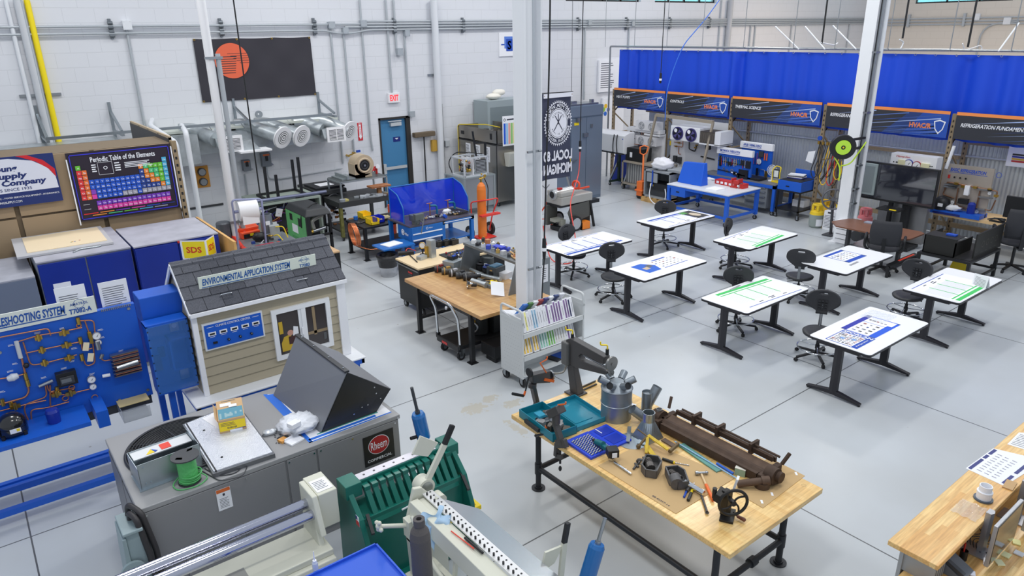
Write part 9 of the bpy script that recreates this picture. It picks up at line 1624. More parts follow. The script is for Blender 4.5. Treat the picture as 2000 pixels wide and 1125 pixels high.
q=P(1140,446);t=T('foot_switch','orange foot pedal switch on the floor by the threading machine','foot switch',(q.x,q.y,0));m=M(mat((240,135,40),.4));m.box(q.x-.15,q.x+.12,q.y-.12,q.y-.1,0.01,.2);m.box(q.x-.15,q.x+.12,q.y+.08,q.y+.1,0.01,.2);m.box(q.x-.15,q.x+.12,q.y-.12,q.y+.1,.19,.21);m.box(q.x+.1,q.x+.12,q.y-.12,q.y+.1,.01,.2);m.o('guard',t,bevel=.01);M(BLACK).box(q.x-.16,q.x+.13,q.y-.11,q.y+.09,0,.04).o('pedal_base',t)
q=P(1066,440);t=T('pipe_stand','orange tripod pipe jack stand between the column and the threading machine','pipe stand',(q.x,q.y,0));m=M(Q16);m.cyl((q.x,q.y,.08),(q.x,q.y,.65),.03);m.o('column',t)
for k in range(3):a=k*2*PI/3+.3;m=M(Q16);m.bar((q.x,q.y,.55),(q.x+.4*math.cos(a),q.y+.4*math.sin(a),0.012),.035);m.bar((q.x,q.y,.18),(q.x+.3*math.cos(a),q.y+.3*math.sin(a),.16),.02);m.o('leg',t)
m=M(STEEL);m.cyl((q.x,q.y,.65),(q.x,q.y,1.0),.02);m.bar((q.x,q.y,1.0),(q.x+.12,q.y,1.1),.02);m.bar((q.x,q.y,1.0),(q.x-.12,q.y,1.1),.02);m.o('v_head',t)
# ================================================================ FRONT MAPLE BENCH
MB=wood((250,215,145),(240,196,122),plank=(.7,.05),rot=PI/2);zb=.92;x0,x1,y0,y1=4.29,5.71,2.68,5.61
t=T('pipe_leg_workbench','light maple workbench with black pipe legs covered in tools','workbench',(5,4.1,0));M(MB).box(x0,x1,y0,y1,zb-.055,zb).o('worktop',t,bevel=.006)
LX,LY=(4.47,5.53),(5.35,2.92);PM=mat((44,46,50),.5,.3)
for x in LX:
 for y in LY:m=M(PM);m.cyl((x,y,.01),(x,y,zb-.056),.032);m.cyl((x,y,0),(x,y,.012),.08,n=20);m.cyl((x,y,.01),(x,y,.03),.045);m.cyl((x,y,.2),(x,y,.34),.042);m.o('leg',t)
for a,b in(((LX[0],LY[0]),(LX[0],LY[1])),((LX[1],LY[0]),(LX[1],LY[1])),((LX[0],LY[0]),(LX[1],LY[0])),((LX[0],LY[1]),(LX[1],LY[1]))):
 m=M(PM);a=V((*a,.27));b=V((*b,.27));m.cyl(a,b,.03);c=a.lerp(b,.55);d=(b-a).normalized()*.04
 if a.y==b.y:m.cyl(c-d,c+d,.048,n=8)
 m.o('cross_pipe',t)
GM=mat((82,80,80),.4,.4)
# bead roller
X=5.2;w=.045
def prof(pts,X,w,m):
 q=[PX(x,y,X)for x,y in pts];m.ext([(a.y,a.z)for a in q],'x',X-w,X+w);return m
t=T('bead_roller','large grey bead rolling machine with yellow cranks at the far corner','bead roller',(X,5.35,zb))
prof([(1112,706),(1106,690),(1111,662),(1119,659),(1186,696),(1184,710),(1140,689),(1135,694),(1139,702),(1192,724),(1190,731),(1130,716)],X,w,M(GM)).o('c_frame',t,bevel=.006)
a=PX(1107,672,X);m=M(mat((105,105,103),.45,.3));m.box(X-.08,X+.08,a.y-.1,a.y+.02,a.z-.24,a.z+.06);m.o('gear_cover',t,bevel=.02)
f=P(1139,762,zb);m=M(GM);m.box(X-.11,X+.09,f.y-.1,f.y+.1,zb,zb+.02);m.hexa([(X-.06,f.y-.08,zb+.02),(X+.05,f.y-.08,zb+.02),(X+.05,f.y+.05,zb+.02),(X-.06,f.y+.05,zb+.02)],[(X-.035,f.y+.02,zb+.36),(X+.035,f.y+.02,zb+.36),(X+.035,f.y+.14,zb+.36),(X-.035,f.y+.14,zb+.36)]);m.o('pedestal',t,bevel=.008)
for px,py,r in((1196,709,.085),(1195,727,.038)):c=PX(px,py,X);m=M(mat((140,140,138),.3,.7));m.cyl(c+V((-.02,-.02,0)),c+V((-.02,.005,0)),r,n=32);m.cyl(c+V((-.02,-.03,0)),c+V((-.02,-.02,0)),r*.2);m.o('forming_wheel',t)
m=M(STEEL);m.cyl(PX(1140,694,X),PX(1182,716,X),.012);m.o('shaft',t)
for px,py in((1118,660),(1186,690)):c=PX(px,py,X);m=M(BLACK);m.cyl(c-V((0,0,.02)),c+V((0,0,.05)),.02);m.use(YEL);m.tube([c+V((0,0,.05)),c+V((0,0,.1)),c+V((-.06,.05,.1)),c+V((-.06,.05,.14))],.009,6,f=.02);m.o('yellow_crank',t)
m=M(mat((165,160,150),.35,.6));a=PX(1108,705,X);m.tube([a,a+V((-.05,.0,-.14)),a+V((-.15,.05,-.14))],.012,6,f=.05);m.cyl(a+V((-.15,.05,-.14)),a+V((-.26,.1,-.12)),.016);m.o('hand_crank',t)
# crimper at left edge
OG=mat((240,110,40),.4);Yc=5.58
t=T('rotary_crimper','dark rotary crimping machine with orange cranks clamped to the left end','crimping machine',PY(1050,795,Yc))
q=lambda x,y:PY(x,y,Yc)
m=M(GM);a,b,c,d=q(1040,733),q(1076,725),q(1076,748),q(1042,750);m.add([a,b,c,d]+[p+V((0,.09,0))for p in(a,b,c,d)],[(0,1,2,3),(7,6,5,4),(0,4,5,1),(1,5,6,2),(2,6,7,3),(3,7,4,0)]);m.o('head',t,bevel=.01)
m=M(GM);m.cyl(q(1044,752)+V((0,.04,0)),q(1044,758)+V((0,.04,0)),.05);m.bar(q(1045,757)+V((0,.04,0)),q(1053,792)+V((0,.04,0)),.07,.05);m.bar(q(1046,792)+V((0,.0,0)),q(1056,796),.1,.1);m.o('pedestal',t,bevel=.008)
for px,py,r in((1078,735,.06),(1036,730,.055)):c=q(px,py);m=M(BLACK if px<1050 else STEEL);m.cyl(c+V((0,.03,0)),c+V((.02,.03,0)),r,n=26);m.o('wheel',t)
m=M(OG);m.tube([q(1067,728),q(1055,709),q(1068,702),q(1069,696)],.008,6);m.bar(q(1063,741),q(1081,744),.03,.03);m.cyl(q(1026,764),q(1023,773),.013);m.o('orange_crank',t);m=M(BLACK);m.cyl(q(1033,735),q(1026,765),.009);m.cyl(q(1022,773),q(1001,769),.017);m.o('crank_arm_and_grip',t)
# front clamp machine
Xc=4.3;t=T('clamped_crimper','small black rotary machine with orange cranks clamped to the long near edge','crimping machine',PX(1092,880,Xc));q=lambda x,y:PX(x,y,Xc)
m=M(GM);m.bar(q(1076,808),q(1096,798),.11,.09);m.cyl(q(1086,806),q(1086,826),.045);m.o('head',t,bevel=.01);m=M(GM);m.bar(q(1084,824),q(1098,868),.06,.05);m.bar(q(1088,866),q(1106,866),.05,.09);m.bar(q(1088,866),q(1086,890),.04,.05);m.bar(q(1086,890),q(1098,893),.03,.05);m.o('clamp_body',t,bevel=.006)
m=M(BLACK);m.cyl(q(1094,880),q(1094,905),.012);m.sph(q(1094,915),.018,(1,1,1.8));m.o('clamp_screw',t)
m=M(OG);m.tube([q(1090,797),q(1090,791),q(1105,789),q(1105,785)],.009,6);m.cyl(q(1067,832),q(1064,846),.012);m.o('orange_crank',t);m=M(BLACK);m.cyl(q(1071,812),q(1067,834),.009);m.cyl(q(1064,847),q(1046,851),.017);m.use(STEEL);m.cyl(q(1074,805),q(1068,806),.03);m.cyl(q(1075,818),q(1068,820),.025);m.o('crank_arm_and_rollers',t)
# teal case
t=T('teal_tool_case','open teal plastic tool case with tools at the left end of the bench','tool case',(4.7,5.1,zb));TE=mat((15,125,145),.4)
m=M(TE);F=fZ(4.44,5.1,zb,R(-5));m.at(F);m.box(-.15,.17,-.24,.4,0,.012);m.box(-.15,-.14,-.24,.4,0,.1);m.box(.16,.17,-.24,.4,0,.1);m.box(-.15,.17,-.24,-.23,0,.1);m.box(-.15,.17,.39,.4,0,.1);m.o('base',t,bevel=.003)
m=M(mat((30,135,160),.35),F);m.box(.18,.62,-.22,.38,.0,.015);m.box(.18,.19,-.22,.38,0,.06);m.box(.61,.62,-.22,.38,0,.06);m.box(.18,.62,-.22,-.21,0,.06);m.box(.18,.62,.37,.38,0,.06);m.box(.26,.5,-.1,.25,.015,.022);m.o('lid',t,bevel=.003)
m=M(BLACK,F);clutter(m,16,-.08,.1,-.18,.3,.012,[(50,50,52),(140,140,140),(90,85,75),(30,110,150)],s=(.02,.05),h=(.03,.09));m.use(mat((50,150,180),.4));m.cb((-.02,.18,.09),(.09,.11,.03));m.o('stored_tools',t);m=M(BLACK,F);m.box(-.19,-.16,-.02,.24,.02,.06);m.o('carry_handle',t)
# blue socket set
t=T('socket_set','open blue socket set case full of chrome sockets','socket set',(4.65,4.6,zb));SBL=mat((25,65,205),.4);F=fZ(4.52,4.58,zb,R(-2));m=M(SBL,F);m.box(-.16,.15,-.2,.2,0,.03);m.o('base',t,bevel=.005);m=M(SBL,F);m.box(.16,.42,-.19,.2,0,.022);m.o('lid',t,bevel=.005)
m=M(STEEL,F)
for i in range(11):
 for j in range(5):m.cyl((-.13+j*.05,-.17+i*.03,.03),(-.1+j*.05,-.17+i*.03,.045),.009,n=8)
for k in range(7):m.cyl((.07,-.18+k*.022,.036),(.13,-.18+k*.022,.036),.006,n=6)
m.o('sockets',t)['kind']='stuff';m=M(mat((18,50,170),.4),F);m.box(.2,.38,-.15,.0,.022,.026);m.box(.2,.38,.03,.16,.022,.026);m.use(PAPER);m.box(.24,.25,.08,.18,.026,.028);m.o('lid_recesses',t)
a,b=P(1165,863,zb+.08),P(1192,880,zb+.1);t=T('cordless_driver','teal and black cordless driver lying on the socket set','driver',(a.x,a.y,zb));TD=mat((25,105,115),.4);m=M(TD);m.cyl(a,a.lerp(b,.5)+V((0,0,.02)),.032,n=14);m.bar(a.lerp(b,.4),b,.045,.04);m.o('body',t,bevel=.006);m=M(BLACK);m.cb(b+V((0,-.03,0)),(.11,.1,.08),(0,0,-.5));m.use(PAPER).cb(b+V((-.03,-.09,0)),(.05,.004,.05),(0,0,-.5));m.o('battery',t);m=M(BLACK);m.cyl(a,a+(a-b).normalized()*.06,.022,.015);m.o('chuck',t)
# octopus can
c=P(1203,829,zb)+V((.12,.12,0));r=.17;t=T('galvanised_plenum','grey galvanised round can with five short pipe outlets','sheet metal can',c);GZ=mat((150,158,165),.4,.7,noise=.15,nscale=7)
m=M(GZ);m.lathe([(r,.0),(r,.19),(r+.006,.195),(r,.2),(r,.36),(r+.008,.37),(r,.38),(.07,.45),(0,.45)],c,36);m.o('body',t)
for k in range(6):
 A=k*PI/3+.35;d=V((math.cos(A),math.sin(A),.55)).normalized();s=c+V((.1*math.cos(A),.1*math.sin(A),.42));m=M(GZ);m.cyl(s,s+d*.11,.04,n=16,cap=False);m.use(BLACK).cyl(s+d*.09,s+d*.095,.036,n=16);m.o('outlet_pipe',t)
# papers
for a,b,l in(((4.82,5.12),(.5,.42),'white sheet under the galvanised can, nearer the teal case'),((5.3,4.95),(.42,.3),'white sheet beyond the galvanised can')):tag(M(PAPER).cb((a[0],a[1],zb+.0015),(*b,.002),(0,0,.3)).out('paper_sheet'),l,'paper')
for a,b,l in(((1115,766),(1163,744),'upper'),((1118,771),(1165,750),'lower')):tag(M(mat((70,68,64),.4,.5)).cyl(P(*a,zb+.012),P(*b,zb+.012),.01,n=8).out('steel_rod'),l+' of the two dark rods beside the bead roller base','rod')
# duct fittings
def fit(px,py,h,r,lab,tilt=(0,0,1),n='duct_fitting',mt=GZ):
 c=P(px,py,zb);d=V(tilt).normalized();t=T(n,lab,'duct fitting',c);m=M(mt);s=c+V((0,0,r*math.sqrt(max(0,1-d.z*d.z))));m.cyl(s,s+d*h,r,n=22,cap=False);m.cyl(s+d*h*.9,s+d*h*.92,r*.97,n=22);m.o('tube',t);return t,s,d
t,s,d=fit(1262,812,.3,.06,'upright grey branched duct fitting behind the funnel');m=M(GZ);m.cyl(s+V((0,0,.12)),s+V((.12,-.04,.34)),.055,n=18,cap=False);m.o('branch',t)
fit(1262,826,.22,.055,'grey duct stub leaning left beside the funnel',(-.5,.3,.5))
c=P(1266,868,zb);t=T('square_to_round_boot','silver sheet metal funnel boot with a round neck','duct fitting',c);m=M(SM);c=c+V((.1,.1,0));n=24
sq=[(c.x+.12*max(-1,min(1,1.4*math.cos(k*2*PI/n))),c.y+.12*max(-1,min(1,1.4*math.sin(k*2*PI/n))),zb+.005)for k in range(n)];rd=[(c.x+.065*math.cos(k*2*PI/n),c.y+.065*math.sin(k*2*PI/n),zb+.2)for k in range(n)]
m.add(sq+rd,[(i,(i+1)%n,n+(i+1)%n,n+i)for i in range(n)]);m.o('flare',t);m=M(SM);m.lathe([(.065,.2),(.065,.3),(.06,.3),(.06,.21)],(c.x,c.y,zb),24);m.o('neck',t)
c=P(1286,830,zb);t=T('pipe_nipple','short black threaded pipe nipple standing upright','pipe nipple',c);m=M(BLACK);m.cyl(c,c+V((0,0,.16)),.034,n=18);m.use(STEEL);m.cyl(c+V((0,0,.16)),c+V((0,0,.2)),.033,n=18);m.use(BLACK).cyl(c+V((0,0,.2)),c+V((0,0,.201)),.027,n=18);m.o('nipple',t)
c=P(1235,862,zb);t=T('sheet_metal_offcuts','loose flat galvanised offcuts by the funnel boot','sheet metal',c,0);m=M(SM);m.lathe([(0,.004),(.16,.004),(.16,.0)],(c.x,c.y,zb+.002),28);m.cb((c.x+.1,c.y-.08,zb+.014),(.18,.12,.004),(0,0,.5));m.cb((c.x+.05,c.y+.1,zb+.022),(.3,.04,.01),(0,0,.7));m.o('pieces',t)
# cardboards
CBD=mat((200,168,120),.85,noise=.06,nscale=3)
t=T('cardboard_sheet','large flat cardboard sheet under the tools','cardboard',(4.75,3.8,zb));pp=[P(*a,zb)for a in((1168,910),(1320,1004),(1434,935),(1262,862))];m=M(CBD);m.hexa(pp,[p+V((0,0,.005))for p in pp]);m.o('sheet',t);c=P(1303,990,zb);u=(pp[1]-pp[0]).normalized();m=M(INK,frame(c+V((0,0,.0055)),u,V((0,0,1)).cross(u)));m.text('88-42357-14',-.09,.02,.022,.2,l=.001,bold=.01);m.o('printed_number',t)
pp=[P(*a,zb)for a in((1434,960),(1490,993),(1572,930),(1500,893))];t=T('cardboard_piece','smaller cardboard piece under the two dark rings','cardboard',sum(pp,V())/4);M(CBD).hexa(pp,[p+V((0,0,.005))for p in pp]).o('sheet',t);m=M(PAPER);
for a in((1555,925),(1508,965),(1488,980)):m.cb(P(*a,zb+.006),(.05,.02,.002),(0,0,.8))
m.o('tape_marks',t)
zc=zb+.006;IR=mat((100,99,99),.5,.4,noise=.2,nscale=20)
for px,py,l in((1488,950,'nearer dark metal ring on the smaller cardboard'),(1508,938,'farther dark metal ring on the smaller cardboard')):
 c=P(px,py,zc);m=M(mat((88,72,62),.5,.5));m.lathe([(.07,0),(.07,.06),(.062,.06),(.062,0),(.07,0)],c,32);tag(m.out('metal_ring'),l,'ring')
# gear housings
def house(px,py,a,lab,pipe):
 c=P(px,py,zc);t=T('gear_housing',lab,'gear housing',c,a);m=M(IR);L=[(-.13,-.06),(.05,-.09),(.13,-.05),(.13,.07),(-.05,.09),(-.13,.04)];m.ext(L,'z',0,.015)
 for i in range(6):p,q_=V((*L[i],.045)),V((*L[(i+1)%6],.045));m.bar(p,q_,.014,.085)
 m.out('casing',t);m=M(mat((105,100,96),.35,.6));m.cyl((-.05,0,.05),(.0,.02,.06),.045,n=14);m.cyl((0,.02,.06),(.07,.04,.06),.028,n=14)
 for k in range(4):m.torus((.0+.02*k,.02+.008*k,.06),.036,.005,(1,.3,0),14,4)
 m.out('gears',t)
 if pipe:m=M(CHROME);m.cyl((-.08,-.05,.045),(-.26,-.16,.03),.026,n=18);m.out('polished_shaft',t);m=M(IR);m.cyl((-.13,.05,.06),(-.03,.04,.06),.06,n=20);m.out('bearing',t)
house(1272,918,R(35),'small open cast gear housing, left of the two',0);house(1322,940,R(60),'larger open gear housing with a polished shaft sticking out',1)
m=M(IR)
for a,b in(((1240,905),(1247,912)),((1237,916),(1252,898)),((1256,893),(1260,898))):m.cyl(P(*a,zc+.012),P(*b,zc+.012),.011,n=8)
m.torus(P(1252,903,zc+.03),.04,.012,(1,.5,.3),16,6);tag(m.out('loose_gear_parts'),'loose bolts and a gear left of the gear housings','gear parts')
# hand tools
def tool(n,lab,cat,segs):
 t=T(n,lab,cat,P(*segs[0][1],zc))
 for nm,a,b,r,mt in segs:M(mt).cyl(P(*a,zc+r),P(*b,zc+r),r,n=12).o(nm,t)
 return t
YB2=mat((40,40,36),.45)
tool('screwdriver','yellow and black screwdriver at the far side of the cardboard','screwdriver',[('handle',(1294,896),(1315,903),.015,YB2),('collar',(1315,903),(1318,904),.013,YEL),('shaft',(1318,904),(1346,909),.005,CHROME)])
tool('screwdriver','short yellow and black screwdriver beside the hammer','screwdriver',[('handle',(1344,977),(1350,963),.015,YB2),('collar',(1350,963),(1352,957),.012,YEL),('shaft',(1352,957),(1356,943),.006,CHROME)])
t=tool('ball_peen_hammer','hammer with an orange grip','hammer',[('grip',(1393,977),(1379,947),.016,OG),('wood_shaft',(1379,947),(1369,924),.011,mat((225,195,150),.5))]);a,b=P(1358,924,zc+.02),P(1380,923,zc+.02);m=M(STEEL);m.cyl(a,b,.013);m.cyl(a,a.lerp(b,.25),.021);m.sph(b,.018);m.o('head',t)
t=tool('adjustable_wrench','dark adjustable wrench on the table edge of the cardboard','wrench',[('shank',(1381,1000),(1369,965),.011,GM)]);m=M(STEEL);a=P(1364,957,zc+.008);m.bar(a,P(1359,952,zc+.008),.05,.012);m.bar(P(1368,962,zc+.008),P(1374,957,zc+.008),.025,.014);m.o('jaw',t);m=M(GM);m.torus(P(1381,1001,zc+.008),.014,.005,n=14,k=5);m.o('ring_end',t)
tool('blue_wrench','short blue handled wrench by the larger gear housing','wrench',[('handle',(1336,971),(1341,959),.01,PBLUE),('jaw',(1341,959),(1348,949),.017,GM)])
t=tool('ratchet','chrome ratchet handle at the near left of the cardboard','ratchet',[('handle',(1200,903),(1233,926),.013,CHROME)]);m=M(CHROME);c=P(1195,899,zc);m.cyl(c,c+V((0,0,.03)),.025,n=18);m.use(BLACK).cyl(c+V((0,0,.03)),c+V((0,0,.032)),.012);m.o('head',t)
# yellow pipe vise part
t=T('yellow_reamer','yellow painted tool with a long arm and feet on the cardboard','tool',P(1265,880,zc));q=lambda x,y,z:P(x,y,zb+z);m=M(mat((225,190,50),.5,noise=.3,nscale=14));m.bar(q(1266,850,.12),q(1305,878,.06),.04,.012);m.bar(q(1265,852,.12),q(1262,885,.0+.02),.03,.02);m.bar(q(1262,870,.05),q(1278,892,.015),.05,.015);m.o('arm',t);m=M(mat((110,92,62),.5,.3));m.cyl(q(1247,872,.04),q(1264,852,.12),.014);m.cyl(q(1308,882,.05),q(1324,867,.05),.02);m.cyl(q(1264,852,.12),q(1245,838,.16),.008);m.sph(q(1247,872,.03),.025);m.o('screw_and_handle',t)
# rusty bar folder
RU=mat((98,78,64),.65,.35,noise=.25,nscale=10);RU2=mat((80,62,50),.65,.35,noise=.25,nscale=10);ya,yb=4.36,3.08;xa=5.3
t=T('rusty_bar_folder','long rusty brown cast iron bar folder on the far side of the bench','bar folder',(5.45,3.7,zb))
m=M(RU);m.hexa([(xa+.02,yb,zb+.03),(xa+.2,yb,zb+.03),(xa+.2,ya,zb+.03),(xa+.02,ya,zb+.03)],[(xa+.1,yb,zb+.1),(xa+.22,yb,zb+.12),(xa+.22,ya,zb+.12),(xa+.1,ya,zb+.1)]);m.o('main_beam',t,bevel=.005);m=M(RU2);m.box(xa,xa+.04,yb+.05,ya-.05,zb+.02,zb+.1);m.hexa([(xa+.04,yb,zb+.1),(xa+.1,yb,zb+.1),(xa+.1,ya,zb+.1),(xa+.04,ya,zb+.1)],[(xa+.07,yb,zb+.12),(xa+.1,yb,zb+.12),(xa+.1,ya,zb+.12),(xa+.07,ya,zb+.12)]);m.o('blade_bar',t)
m=M(RU2)
for x,z in((xa+.26,.15),(xa+.32,.12)):m.bar((x,yb+.05,zb+z),(x,ya-.05,zb+z),.025,.05)
m.cyl((xa+.29,yb,zb+.19),(xa+.29,ya-.1,zb+.19),.012)
for y in(3.35,3.75,4.05):m.box(xa+.22,xa+.36,y,y+.03,zb+.1,zb+.22)
m.o('gauge_rails',t)
for y,s in((ya,1),(yb,-1)):m=M(RU2);c=V((xa+.1,y+s*.05,zb+.1));m.cyl(c-V((0,.05,0)),c+V((0,.05,0)),.085,n=22);m.cyl(c+V((.02,s*.05,0)),c+V((.02,s*.09,0)),.055,n=18);m.box(xa-.02,xa+.3,y-.03,y+.03,zb+.001,zb+.12);m.bar(c+V((.15,0,.05)),c+V((.22,s*.03,.16)),.03);m.o('end_casting',t,bevel=.006)
m=M(RU);a=V((xa+.02,yb-.08,zb+.09));m.cyl(a,P(1440,945,zb+.04),.035,n=16);m.cyl(a,a.lerp(P(1440,945,zb+.04),.25),.045,n=16);m.o('operating_lever',t);m=M(RU2);m.cyl((xa+.02,ya+.02,zb+.07),P(1268,858,zb+.04),.016);m.o('rear_lever',t)
for(a,b,w_,c,l)in(((1330,868),(1405,920),.075,(110,165,155),'pale teal painted steel strip in front of the rusty folder'),((1338,858),(1420,905),.06,(120,100,72),'brown steel bar just in front of the rusty folder'),((1352,845),(1440,893),.07,(125,108,80),'wide tan steel bar against the rusty folder'),((1295,858),(1320,873),.06,(110,92,80),'short flat dark steel piece left of the teal strip')):
 tag(M(mat(c,.6,.2,noise=.2)).bar(P(*a,zb+.012),P(*b,zb+.012),w_,.012).out('steel_strip'),l,'steel bar')
for a,b,c,l in(((1318,862),(1440,935),(150,190,225),'long thin pale blue rod across the teal strip'),((1400,905),(1432,925),(40,100,200),'short bright blue piece beside the small box')):tag(M(mat(c,.4)).cyl(P(*a,zb+.03),P(*b,zb+.02),.007 if c[0]>100 else.014,n=8).out('thin_rod'),l,'rod')
c=P(1447,925,zb);t=T('small_box','small pale green and white cube box by the folder lever','box',c,R(20));M(mat((150,175,150),.6)).box(-.05,.05,-.05,.05,0,.075).out('box_body',t);m=M(mat((225,222,210),.6));m.box(-.051,.051,-.051,.051,.075,.08);m.use(INK);m.at(MX.Translation((0,0,.081)));m.ring(0,0,.015,.02,.0,12);m.out('box_top',t)
# grinder with wheel
c=PX(1432,982,4.62);t=T('hand_wheel_machine','black antique hand machine with a spoked wheel and wooden handle','hand machine',(c.x,c.y,zb));n=V((-.5,-.8,.12)).normalized();F_=frame(c,V((0,0,1)).cross(n),(0,0,1));BK=mat((46,44,42),.4,.5);m=M(BK,F_);m.torus((0,0,0),.125,.014,n=36,k=8);m.o('wheel_rim',t);m=M(BK,F_);m.cyl((0,0,-.02),(0,0,.02),.025)
for k in range(4):A=k*PI/2+.5;m.tube([(0,0,0),(.06*math.cos(A+.5),.06*math.sin(A+.5),0),(.125*math.cos(A),.125*math.sin(A),0)],.009,6,f=.05)
m.o('wheel_spokes',t);m=M(BK);f=V((c.x,c.y,zb));m.cb(f+V((.06,.08,.012)),(.2,.12,.024),(0,0,.5));m.cb(f+V((.05,.1,.14)),(.07,.07,.25));m.cyl(c,c-n*.12,.02);m.cb(f+V((-.0,.14,.22)),(.14,.06,.08),(.3,0,.3));m.cyl(f+V((-.05,.16,.2)),f+V((-.05,.16,.3)),.02);m.o('machine_frame',t,bevel=.005)
a=P(1440,1008,zb+.03);b=P(1453,1015,zb+.03);m=M(mat((110,62,45),.4));m.cyl(a,b,.014,.018,n=12);m.sph(b,.018);m.use(BK).cyl(P(1432,1000,zb+.05),a,.008);m.o('wood_handle',t);m=M(PAPER);a=PX(1437,945,4.75);m.cb(a,(.05,.02,.16),(.2,-.2,.4));m.use(NAVY).cb(a+V((0,-.011,.06)),(.045,.003,.03),(.2,-.2,.4));m.o('paper_packet',t)
c=P(1570,948,zb);m=M(mat((150,120,80),.5));m.at(fZ(c.x,c.y,zb));m.ring(0,0,.018,.021,.001,16);m.disc(0,0,.003,.001,8);m.o('wood_mark',bpy.data.objects['pipe_leg_workbench'])
# ================================================================ RECEPTION DESK AT RIGHT
zd=1.07;DW=wood((248,212,142),(228,174,98),plank=(.6,.045));t=T('raised_counter','raised butcher block counter at the lower right corner','counter',(7,1.7,0));M(DW).box(5.26,9.5,1.5,1.885,zd-.045,zd).o('counter_top',t,bevel=.005)
m=M(mat((170,172,172),.45,.3));
for k in range(7):m.box(5.42+k*.045,5.44+k*.045,1.56,1.82,.75,zd-.046)
m.box(5.4,5.75,1.8,1.83,0,zd-.046);m.o('end_support',t);M(Q2).box(5.75,9.5,1.78,1.82,0,zd-.046).o('front_panel',t)
t=T('lower_desk','light wood lower desktop behind the raised counter','desk',(7,1.2,0));M(DW).box(5.25,9.5,.55,1.78,.71,.75).o('desktop',t);M(Q2).box(5.35,9.4,.6,.64,0,.71).o('panel',t);M(Q2).box(5.35,5.39,.64,1.77,0,.71).o('panel',t)
def sheet(pts,z,lab,prn=None,cat='paper',n='paper_sheet'):
 pp=[P(*a,z)for a in pts];t=T(n,lab,cat,sum(pp,V())/4);M(PAPER).hexa(pp,[p+V((0,0,.003))for p in pp]).o('sheet',t);o=pp[0]+V((0,0,.0032));ux=pp[1]-pp[0];uy=pp[3]-pp[0];W_,H_=ux.length,uy.length;m=M(NAVY,frame(o,ux,uy))
 if prn:prn(m,W_,H_)
 else:m.use(INK);m.lines(.02,.02,W_-.02,H_-.02,8,.2,.001)
 m.o('print',t);return t
def pr(m,W_,H_):
 m.rect(.01,.02,.04,H_*.5);m.rect(.01,H_*.55,.04,H_*.7);m.rect(.01,H_*.75,.04,H_-.01);m.rect(W_-.04,.03,W_-.01,H_*.4);m.rect(W_-.04,H_*.5,W_-.01,H_*.95);m.use(mat((150,152,170),.6))
 for k in range(3):m.lines(.07+k*(W_-.14)/3,.04,.05+(k+1)*(W_-.14)/3,H_-.05,9,.2,.001)
sheet(((1886,915),(1962,950),(2040,900),(1940,876)),zd,'large white printed sheets with navy headings on the counter',pr)
sheet(((1967,868),(2040,890),(2060,850),(1990,845)),zd,'white booklet at the far end of the counter')
c=P(1920,975,zd);t=T('pvc_fitting','white PVC pipe fitting on a dark flange on the counter','pipe fitting',c);m=M(mat((80,92,105),.4));m.cyl(c,c+V((0,0,.015)),.075,n=30);m.o('flange',t);m=M(PAPER);m.lathe([(.058,.015),(.06,.07),(.062,.085),(.05,.09),(.05,.14),(.043,.14),(.043,.05),(0,.05)],c,32);m.cb(c+V((.05,-.03,.06)),(.03,.02,.03),(0,0,-.5));m.o('fitting_body',t)
c=P(1895,995,zd);m=M(mat((225,228,232),.1,alpha=.3));m.grid(lambda u,v:(c.x-.16+u*.26,c.y-.1+v*.2,zd+.004+.016*abs(math.sin(u*11+v*6)*math.cos(v*9-u*4))),20,16,False);tag(m.out('plastic_wrap'),'crumpled clear plastic in front of the white fitting','plastic sheet')
c=P(1972,948,zd+.002);tag(M(CARD).cb((c.x,c.y,zd+.006),(.16,.08,.01),(0,0,.1)).out('kraft_envelope'),'brown envelope edge beside the printed sheets','envelope')
z=.752
def mon(px,py,lab):
 c=P(px,py,z);t=T('desktop_monitor',lab,'monitor',c);m=M(mat((170,172,178),.3,.5));m.box(c.x-.12,c.x+.06,c.y-.1,c.y+.12,z,z+.012);m.ext([(c.x-.04,c.y-.02),(c.x,c.y-.035),(c.x+.04,c.y-.02),(c.x+.04,c.y+.02),(c.x-.04,c.y+.02)],'z',z+.012,z+.4);m.o('stand',t)
 F_=frame((c.x-.26,c.y-.14,z+.06),(1,0,0),(0,0,1));m=M(mat((165,167,172),.3,.5),F_);m.box(-.01,.55,0,.4,-.03,.0);m.o('bezel',t,bevel=.004);m=M(mat((70,72,64),.08,coat=.5),F_);m.box(.008,.535,.03,.385,.0,.004);m.o('screen',t)
mon(1915,1075,'flat monitor seen edge-on, nearer of the two on the desk');mon(1985,1010,'farther monitor on the desk at the right border')
def small(n,lab,cat,px,py,sz,c,rz=0,dz=0):q=P(px,py,z);return tag(M(mat(c,.5)).cb((q.x,q.y,z+sz[2]/2+dz),sz,(0,0,rz)).out(n,bevel=.002),lab,cat)
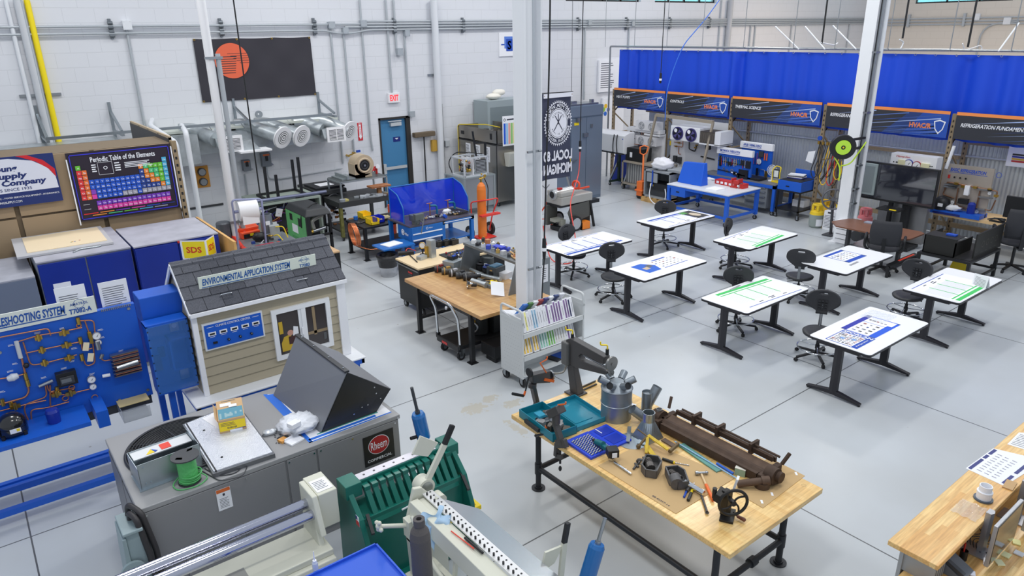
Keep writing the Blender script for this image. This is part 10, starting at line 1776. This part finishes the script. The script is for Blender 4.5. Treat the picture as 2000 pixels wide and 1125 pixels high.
for i,(px,py,c,l)in enumerate(((1965,1085,(245,245,190),'pale yellow note pad by the monitor base'),(1985,1060,(250,245,170),'stack of yellow sticky notes at the right border'),(1952,1100,(248,246,200),'yellow sticky note nearest the bottom edge'),(1935,1085,(60,120,190),'small blue card pack beside the monitor'),(1990,1082,(235,237,240),'white memo pad at the right border'),(1895,1120,(225,228,240),'white card with blue print at the bottom edge'))):small('note_pad',l,'note pad',px,py,(.07,.06,.012),c,.4*i)
small('adapter','white power adapter beside the monitor base','adapter',1925,1100,(.06,.04,.03),(235,235,238),.3)
c=P(1870,1118,z);t=T('desk_phone','grey desk phone at the bottom edge','phone',c);m=M(mat((110,115,122),.4));m.hexa([c+V(v)for v in((-.1,-.08,0),(.1,-.08,0),(.1,.08,0),(-.1,.08,0))],[c+V(v)for v in((-.1,-.08,.02),(.1,-.08,.02),(.1,.08,.1),(-.1,.08,.1))]);m.o('base',t);m=M(mat((60,64,70),.4));m.bar(c+V((-.08,-.07,.06)),c+V((-.08,.07,.12)),.04,.03);m.o('handset',t)
c=P(1880,1092,z);t=T('pen_cup','black pen cup with red pens on the desk','pen cup',c);m=M(BLACK);m.lathe([(0,0),(.03,0),(.03,.09),(.026,.09),(.026,.01)],c,16);m.o('cup',t)
for k in range(3):M(RED).cyl(c+V((.01*k-.01,0,.02)),c+V((.02*k-.02,.01*k,.17)),.006,n=8).o('pen',t)
m=M(DGRAY)
for k in range(5):a=P(1890+k*6,1060+k*5,z+.01);m.tube([a,a+V((.1,.05,.02)),a+V((.2,-.03,.0)),a+V((.3,.06*math.sin(k),.01))],.004,5,f=.06)
tag(m.out('cable_tangle'),'tangle of dark cables behind the nearer monitor','cable')
c=P(1790,1118,z);m=M(CHROME);m.cyl(c,c+V((0,0,.05)),.03);m.use(BRASS);m.torus(c+V((.06,-.02,.02)),.02,.006,(1,0,.4),12,5);m.torus(c+V((.1,.0,.02)),.018,.006,(0,1,.4),12,5);tag(m.out('small_metal_parts'),'small shiny metal parts at the end of the lower desk','metal parts')
